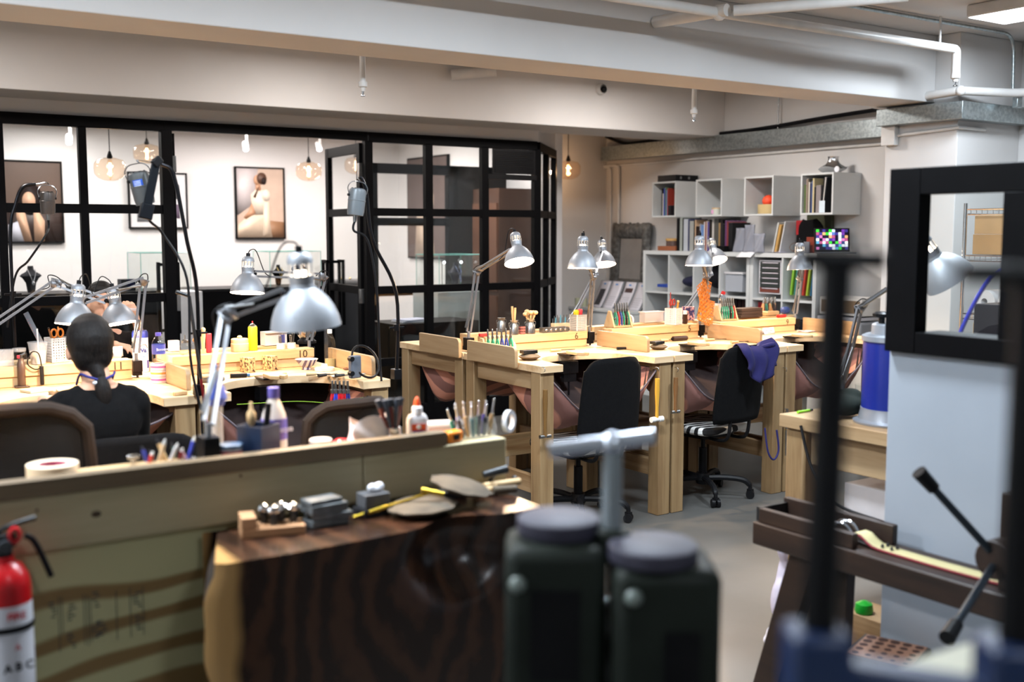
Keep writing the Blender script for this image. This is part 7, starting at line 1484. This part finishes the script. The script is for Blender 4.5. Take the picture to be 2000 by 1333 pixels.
boxy('red_box', 'upright red box in the lower cell under the drawer tower', 'box', (7.38, cy(1, 0, 2)+.10, rz_[1]+.001), (.15, .08, .26), (150, 26, 34), 0)
boxy('dark_box', 'dark box in the lower right cell of the cube shelf', 'box', (7.42, cy(1, 1, 2), rz_[1]+.001), (.25, .25, .12), (30, 30, 34), 0)
# mirror and low cabinet with leaflets
o = thing('ornate_mirror', 'grey ornate framed mirror leaning against the right wall', 'mirror', (7.56, 9.05, .92)); o.rotation_euler = (0, .06, 0)
mb = MB(); n = 64
def frm(u, v):
    a = 2*PI*u; q = max(abs(math.cos(a)), abs(math.sin(a))); y, z = math.cos(a)/q, math.sin(a)/q
    w0 = .74+.26*v; bmp = .014*math.sin(a*18)*(v > .7)+.012*math.sin(a*31)*(v > .5)
    yy, zz = y*(.30*w0+.06*v-.04), z*(.31*w0+.06*v-.04)
    return V((-.035*math.sin(PI*v)-.006*math.sin(a*24)*math.sin(PI*v), yy*(1+bmp), .45+zz*(1.15)*(1+bmp)))
mb.grid(frm, 128, 8); mb.build('carved_frame', mat('grey_carved', s(96, 96, 94), .6, col2=s(60, 58, 56), scale=25, bump=.5, bscale=50), o, solid=.01)
MB().bb(.0, .01, -.27, .27, .15, .75).build('mirror_glass', mat('mirror_silver', (.6, .58, .56), .04, 1.0), o)
o = thing('low_cabinet', 'low white cabinet along the right wall under the mirror', 'cabinet', (7.15, 8.50, 0)); MB().bb(0, .45, 0, 1.25, 0, .82).build('body', 'kwhite', o, bevel=.002); MB().bb(-.02, .46, -.01, 1.26, .821, .85).build('counter_top', 'kwhite', o, bevel=.002)
MB().bb(-.004, -.0005, .02, .60, .05, .80).build('door', 'kwhite', o); MB().bb(-.004, -.0005, .62, 1.22, .05, .80).build('door', 'kwhite', o)
for k, (yy, lb_) in enumerate(((9.02, 'second from the left, with a blue heading'), (8.80, 'with a dark photo strip'), (8.60, 'nearest the cube shelf'), (9.22, 'leftmost, with a dark portrait'))):
    o = thing('leaflet', 'white leaflet on the low cabinet, %s' % lb_, 'leaflet', (7.30, yy, .851), group='leaflets on the low cabinet')
    MB().grid(lambda u, v: V((-.05*(1-v)**2+.10*v, -.085+.17*u, .28*v)), 4, 10).build('sheet', flat(206, 204, 212), o, solid=.002)
    MB().grid(lambda u, v: V((-.05*(1-v)**2+.10*v+.012, -.10+.20*u, .285*v-.002)), 4, 10).build('holder', flat(120, 124, 130, .3), o, solid=.002)
    if k == 1: MB().grid(lambda u, v: (lambda t: V((-.05*(1-t)**2+.10*t-.003, -.06+.12*u, .28*t)))(.62+.16*v), 4, 2).build('photo_strip', flat(70, 50, 50), o)
    if k == 3: MB().grid(lambda u, v: (lambda t: V((-.05*(1-t)**2+.10*t-.003, -.04+.09*u, .28*t)))(.1+.6*v), 4, 4).build('portrait_print', flat(60, 60, 66), o)
    MB().grid(lambda u, v: (lambda t: V((-.05*(1-t)**2+.10*t-.003, -.015+.04*u, .28*t)))(.86+.06*v), 2, 2).build('blue_heading', flat(90, 140, 200), o)
    mbt = MB()
    for r_ in range(5):
        mbt.grid(lambda u, v, r_=r_: (lambda t: V((-.05*(1-t)**2+.10*t-.0028, -.06+.12*u, .28*t)))(.12+.075*r_+.015*v), 2, 1)
    mbt.build('print_lines', flat(160, 160, 170), o)
for i, yy in enumerate((9.52, 9.42)):
    o = thing('white_candle', '%s of the two pale candle cups on the low cabinet' % ('left', 'right')[i], 'candle', (7.25, yy, .851), group='pale candles'); MB().lathe([(0, 0), (.035, 0), (.036, .085), (.03, .085), (.03, .07), (0, .07)], n=20).build('cup', flat(196, 200, 170, .4), o)
o = thing('printer', 'grey printer with paper trays against the right wall behind the drum', 'printer', (7.12, 5.62, 0)); MB().bb(0, .45, -.0, .55, 0, .72).build('cabinet_base', 'kwhite', o); MB().bb(.02, .42, .04, .5, .721, .93).build('printer_body', flat(120, 124, 130, .4), o, bevel=.02); MB().bb(.0, .3, .08, .46, .94, .965).build('tray', flat(190, 190, 196, .4), o); MB().bb(.05, .35, .06, .48, .98, 1.12).build('open_box', flat(206, 204, 200, .5), o); MB().bb(.045, .0495, .08, .46, 1.0, 1.1).build('brown_inside', flat(120, 100, 76), o)
MB().cyl((-.10, -.20, 0.0), (-.10, -.20, .0), .01) if False else None
# ================================================================ PENDANTS
def pendant(label, loc, top, k=1.0, fil='filament'):
    o = thing('glass_pendant', label, 'pendant lamp', loc, group='blown glass pendant lamps')
    pr = [(.022, .10), (.05, .095), (.105, .078), (.128, .045), (.130, .0), (.126, -.04), (.098, -.072), (.06, -.09), (.03, -.096)]
    MB().lathe([(r*k, z*k) for r, z in pr], n=36).build('glass_shade', 'amber', o)
    MB().lathe([(0, .155*k), (.010*k, .15*k), (.024*k, .105*k), (.020*k, .09*k), (0, .09*k)], n=18).build('socket', 'black', o)
    MB().cyl((0, 0, .15*k), (0, 0, top-loc[2]), .004).build('cord', 'black', o)
    MB().lathe([(0, .085), (.018, .08), (.020, .0), (.018, -.055), (.008, -.075), (.006, -.09), (0, -.092)], n=14).build('bulb_glass', 'amber', o)
    MB().cyl((0, 0, .055*k), (0, 0, -.055*k), .011*k).build('filament', fil, o)
    l = bpy.data.lights.new('pendant_glow', 'POINT'); l.energy = 6; l.color = WARM; l.shadow_soft_size = .03
    lo = bpy.data.objects.new('pendant_glow', l); COL.objects.link(lo); lo.parent = o; lo.location = (0, 0, -.02)
    return o
pendant('clear amber glass pendant hanging by the right wall outside the showroom', (6.90, 9.25, 2.30), ZC if False else 3.04)
pendant('glass pendant seen through the second pane left of the showroom door', (2.352, 9.6, 2.18), 2.80, fil='galleryfil')
pendant('glass pendant hanging in the doorway right of the framed portrait', (4.533, 10.5, 2.27), 2.80, fil='galleryfil')
pendant('glass pendant partly hidden behind the blue-labelled motor', (3.05, 11.0, 2.42), 2.80, fil='galleryfil')
pendant('glass pendant seen through the pane right of the glass door', (5.45, 11.3, 2.40), 2.80, fil='galleryfil')
for i, p in enumerate(((2.469, 11.6, 2.55), (4.289, 11.6, 2.56), (5.06, 11.4, 2.58))):
    o = thing('spotlight', 'small white ceiling spotlight in the showroom, %s' % ('leftmost', 'above the framed portrait', 'right of the doorway pendant')[i], 'spotlight', p, group='showroom spotlights')
    MB().cyl((0, 0, .06), (0, 0, 2.80-p[2]), .012).build('stem', 'pipe', o); MB().cyl((0, .05, .06), (-.02, -.03, -.01), .032).build('head', 'pipe', o); MB().cyl((-.0201, -.0302, -.0101), (-.0206, -.032, -.0118), .030).build('lens', 'led', o)
# ================================================================ SHOWROOM
def framed(name, label, x0, x1, z0, z1, y=12.47, fr='frame', bg=(230, 230, 232), face=None):
    o = thing(name, label, 'framed picture', ((x0+x1)/2, y, (z0+z1)/2)); W_, H_ = (x1-x0)/2, (z1-z0)/2; t = .018
    MB().bb(-W_, W_, -.015, .02, H_-t, H_).bb(-W_, W_, -.015, .02, -H_, -H_+t).bb(-W_, -W_+t, -.015, .02, -H_+t, H_-t).bb(W_-t, W_, -.015, .02, -H_+t, H_-t).build('picture_frame', fr, o)
    MB().bb(-W_+t, W_-t, -.004, .0, -H_+t, H_-t).build('print', flat(*bg, .5), o); return o, W_, H_
def blob(o, pts, col, y, nm='printed_shape'):
    mb = MB(); mb.add([V((x, y, z)) for x, z in pts], [tuple(range(len(pts)))]); mb.build(nm, flat(*col, .5), o, solid=.0006)
def ell(cx, cz, rx, rz, n=20, rot=0):
    return [(cx+rx*math.cos(a)*math.cos(rot)-rz*math.sin(a)*math.sin(rot), cz+rx*math.cos(a)*math.sin(rot)+rz*math.sin(a)*math.cos(rot)) for a in [2*PI*i/n for i in range(n)]]
o, W_, H_ = framed('portrait_picture', 'framed sepia portrait of a person in a pale dress with headphones', 4.455, 5.068, 1.573, 2.419, bg=(196, 170, 152))
blob(o, [(-W_+.02, H_-.02), (-.02, H_-.02), (-.10, -.02), (-W_+.02, -.15)], (206, 196, 196), -.0048)
blob(o, [(.05, -.20), (W_-.02, -.22), (W_-.02, -H_+.02), (-.1, -H_+.02)], (150, 112, 84), -.0048)
blob(o, [(-W_+.02, -.42+.0), (-.29, -.26), (-.15, -.15), (.10, -.13), (.14, -H_+.02), (-W_+.02, -H_+.02)], (226, 204, 180), -.0056)
blob(o, [(-.12, .10), (-.05, .16), (.08, .15), (.11, .05), (.10, -.13), (-.08, -.14), (-.11, -.02)], (232, 214, 194), -.0064)
blob(o, ell(.07, .09, .055, .07), (236, 220, 202), -.0072); blob(o, [(.04, .02), (.11, .02), (.12, -.34), (.05, -.40), (.02, -.38)], (230, 208, 184), -.0072)
blob(o, [(-.11, .0), (-.15, -.10), (-.21, -.17), (-.18, -.19), (-.06, -.12)], (190, 140, 108), -.0072)
blob(o, [(-.06, .22), (.0, .24), (.01, .15), (-.05, .14)], (196, 146, 114), -.0076); blob(o, ell(-.035, .27, .045, .06), (204, 156, 124), -.008)
blob(o, ell(.02, .29, .062, .07), (92, 64, 50), -.0084); blob(o, ell(.045, .26, .032, .042), (50, 40, 38), -.0092); blob(o, [(-.03, .18), (.0, .22), (-.06, .06), (-.09, .07)], (90, 62, 46), -.009)
o, W_, H_ = framed('square_print_picture', 'white framed picture with four grey squares behind the blue-labelled motor', 3.237, 3.895, 1.694, 2.322)
for x, z, c in ((-.17, .06, (130, 132, 136)), (.17, .10, (120, 120, 126)), (-.17, -.16, (150, 152, 156)), (.17, -.12, (110, 96, 116))): blob(o, [(x-.07, z-.08), (x+.07, z-.08), (x+.07, z+.08), (x-.07, z+.08)], c, -.0048)
o, W_, H_ = framed('dark_portrait_picture', 'large dark framed portrait with a face and raised arms at the left', 1.95, 2.555, 1.538, 2.406, bg=(84, 66, 56))
blob(o, [(-W_+.02, -.05), (W_-.02, -.02), (W_-.02, -H_+.02), (-W_+.02, -H_+.02)], (58, 44, 40), -.0048)
blob(o, ell(-.03, .03, .13, .17), (34, 24, 22), -.0056); blob(o, ell(-.04, .01, .065, .095), (196, 156, 130), -.0064)
blob(o, [(-.10, -.42), (-.02, -.42), (-.08, -.12), (-.16, -.05), (-.17, -.15)], (200, 160, 132), -.007); blob(o, [(.0, -.42), (.10, -.42), (.11, -.2), (.04, -.08), (.0, -.12)], (206, 166, 138), -.007); blob(o, [(-.25, -.42), (-.10, -.42), (-.14, -.2), (-.25, -.24)], (176, 178, 190), -.0066)
o = thing('side_portrait_picture', 'dark framed portrait on the showroom side wall seen through the right panes', 'framed picture', (6.60, 11.7, 1.95), PI/2-.0)
o.rotation_euler = (0, 0, -PI/2)
MB().bb(-.5, .5, -.015, .015, -.62, .62).build('picture_frame', 'frame', o); MB().bb(-.48, .48, -.018, -.0151, -.60, .60).build('print', flat(96, 82, 78, .4), o); blob(o, ell(.05, .1, .12, .2), (206, 180, 160), -.0195); blob(o, [(-.3, -.6), (.2, -.6), (.1, -.1), (-.25, -.05)], (206, 186, 168), -.020)
# counters
o = thing('display_counter', 'long black display counter inside the showroom, behind the doorway', 'counter', (0, 10.0, 0))
MB().bb(-.6, 4.45, 0, .55, 0, 1.10).build('counter_body', 'frame', o); MB().bb(-.62, 4.47, -.01, .56, 1.101, 1.125).build('counter_top', 'black', o)
def case(label, x0, x1, y0, y1, z0, h):
    o = thing('glass_case', label, 'glass case', ((x0+x1)/2, (y0+y1)/2, z0), group='glass display cases'); a, b = (x1-x0)/2, (y1-y0)/2
    MB().bb(-a, a, -b, b, h-.006, h).bb(-a, a, -b, -b+.006, 0, h-.0061).bb(-a, a, b-.006, b, 0, h-.0061).bb(-a, -a+.006, -b+.0061, b-.0061, 0, h-.0061).bb(a-.006, a, -b+.0061, b-.0061, 0, h-.0061).build('glass_box', 'glass', o)
    mb = MB(); ed = flat(120, 190, 180, .2)
    for sx in (-1, 1):
        for sy in (-1, 1): mb.cyl((sx*a, sy*b, 0), (sx*a, sy*b, h), .003, n=6)
    for sy in (-1, 1): mb.cyl((-a, sy*b, h), (a, sy*b, h), .003, n=6)
    for sx in (-1, 1): mb.cyl((sx*a, -b, h), (sx*a, b, h), .003, n=6)
    mb.build('green_edges', ed, o); return o
CT = 1.1265
case('glass case over the right end of the black counter', 3.92, 4.45, 10.05, 10.5, CT, .34); case('glass case over the black counter behind the blue-labelled motor', 2.7, 3.15, 10.05, 10.5, CT, .34)
bust('necklace_bust', 'grey necklace bust with a silver pendant at the left end of the counter', (1.80, 10.2, CT), .2, flat(44, 44, 48, .7), 1.25, flat(190, 190, 196, .3, .8))
bust('necklace_bust', 'black necklace bust with a gold pendant behind the lamp arm', (4.09, 10.27, CT), .3, flat(12, 12, 14, .7), 1.1, flat(200, 170, 110, .3, .8))
bust('necklace_bust', 'tall dark blue necklace bust beside the glass door handle', (4.31, 10.27, CT), .4, flat(24, 26, 40, .7), 1.35, flat(160, 130, 110, .3, .8))
boxy('display_block', 'low black display block on the left part of the counter', 'display block', (2.20, 10.2, CT), (.2, .15, .05), (14, 14, 16), 0); boxy('display_block', 'black cube with a flower ornament on the counter', 'display block', (2.62, 10.25, CT), (.13, .13, .10), (14, 14, 16), 0)
boxy('display_plinth', 'white display plinth in front of the black counter, seen in the doorway', 'plinth', (2.95, 9.75, 0), (.30, .35, 1.13), (226, 226, 228), 0)
boxy('black_cabinet', 'low black cabinet behind the glass partition with magazines on top', 'cabinet', (4.80, 8.60, 0), (.86, .50, .86), (8, 8, 10), 0)
for k in range(3): boxy('magazine', 'white magazine on the low black cabinet, %s of the small pile' % ('bottom', 'middle', 'top')[k], 'magazine', (4.62+.01*k, 8.52, .8615+.0085*k), (.28, .21, .008), (206-10*k, 208-8*k, 214), .1*k)
boxy('display_plinth', 'pale grey plinth under the glass case behind the right partition panes', 'plinth', (5.58, 9.45, 0), (.58, .50, 1.07), (176, 184, 184), 0)
case('glass case on the pale grey plinth behind the right panes', 5.32, 5.84, 9.22, 9.68, 1.0715, .36)
bust('necklace_bust', 'dark blue glittering bust inside the glass case behind the right panes', (5.62, 9.42, 1.0725), .5, flat(16, 20, 40, .4), 1.5, flat(180, 190, 230, .2, .8))
for i, (x, rz) in enumerate(((5.55, .3), (5.75, -.3))):
    o = thing('case_light', 'tiny bright lamp inside the right glass case, %s one' % ('left', 'right')[i], 'lamp', (x, 9.56, 1.0725), group='tiny case lamps'); MB().cyl((0, 0, 0), (0, 0, .30), .004).build('stem', 'steel', o); MB().cyl((0, 0, .30), (0, -.04, .28), .016).build('head', 'steel', o); MB().ball((0, -.042, .278), .014).build('lens', 'led', o)
o = thing('display_shelf_cabinet', 'dark wooden display cabinet in the right corner of the showroom', 'cabinet', (6.0, 9.35, 0)); MB().bb(.1, .60, .0, .5, 0, 2.1).build('cabinet_body', flat(70, 46, 34, .5), o); MB().bb(.08, .099, .02, .48, .3, 1.0).bb(.08, .099, .02, .48, 1.05, 1.95).build('door', flat(96, 62, 44, .5), o)
o = thing('tall_plinth', 'dark grey plinth with small gold pieces behind the left of the right panes', 'plinth', (4.95, 10.6, 0)); MB().bb(-.25, .25, -.2, .2, 0, 1.15).build('plinth_body', flat(52, 52, 56, .5), o); [MB().ball((-.15+.1*k, -.05, 1.165), .015).build('gold_piece', flat(214, 190, 130, .2, 1.0), o) for k in range(4)]
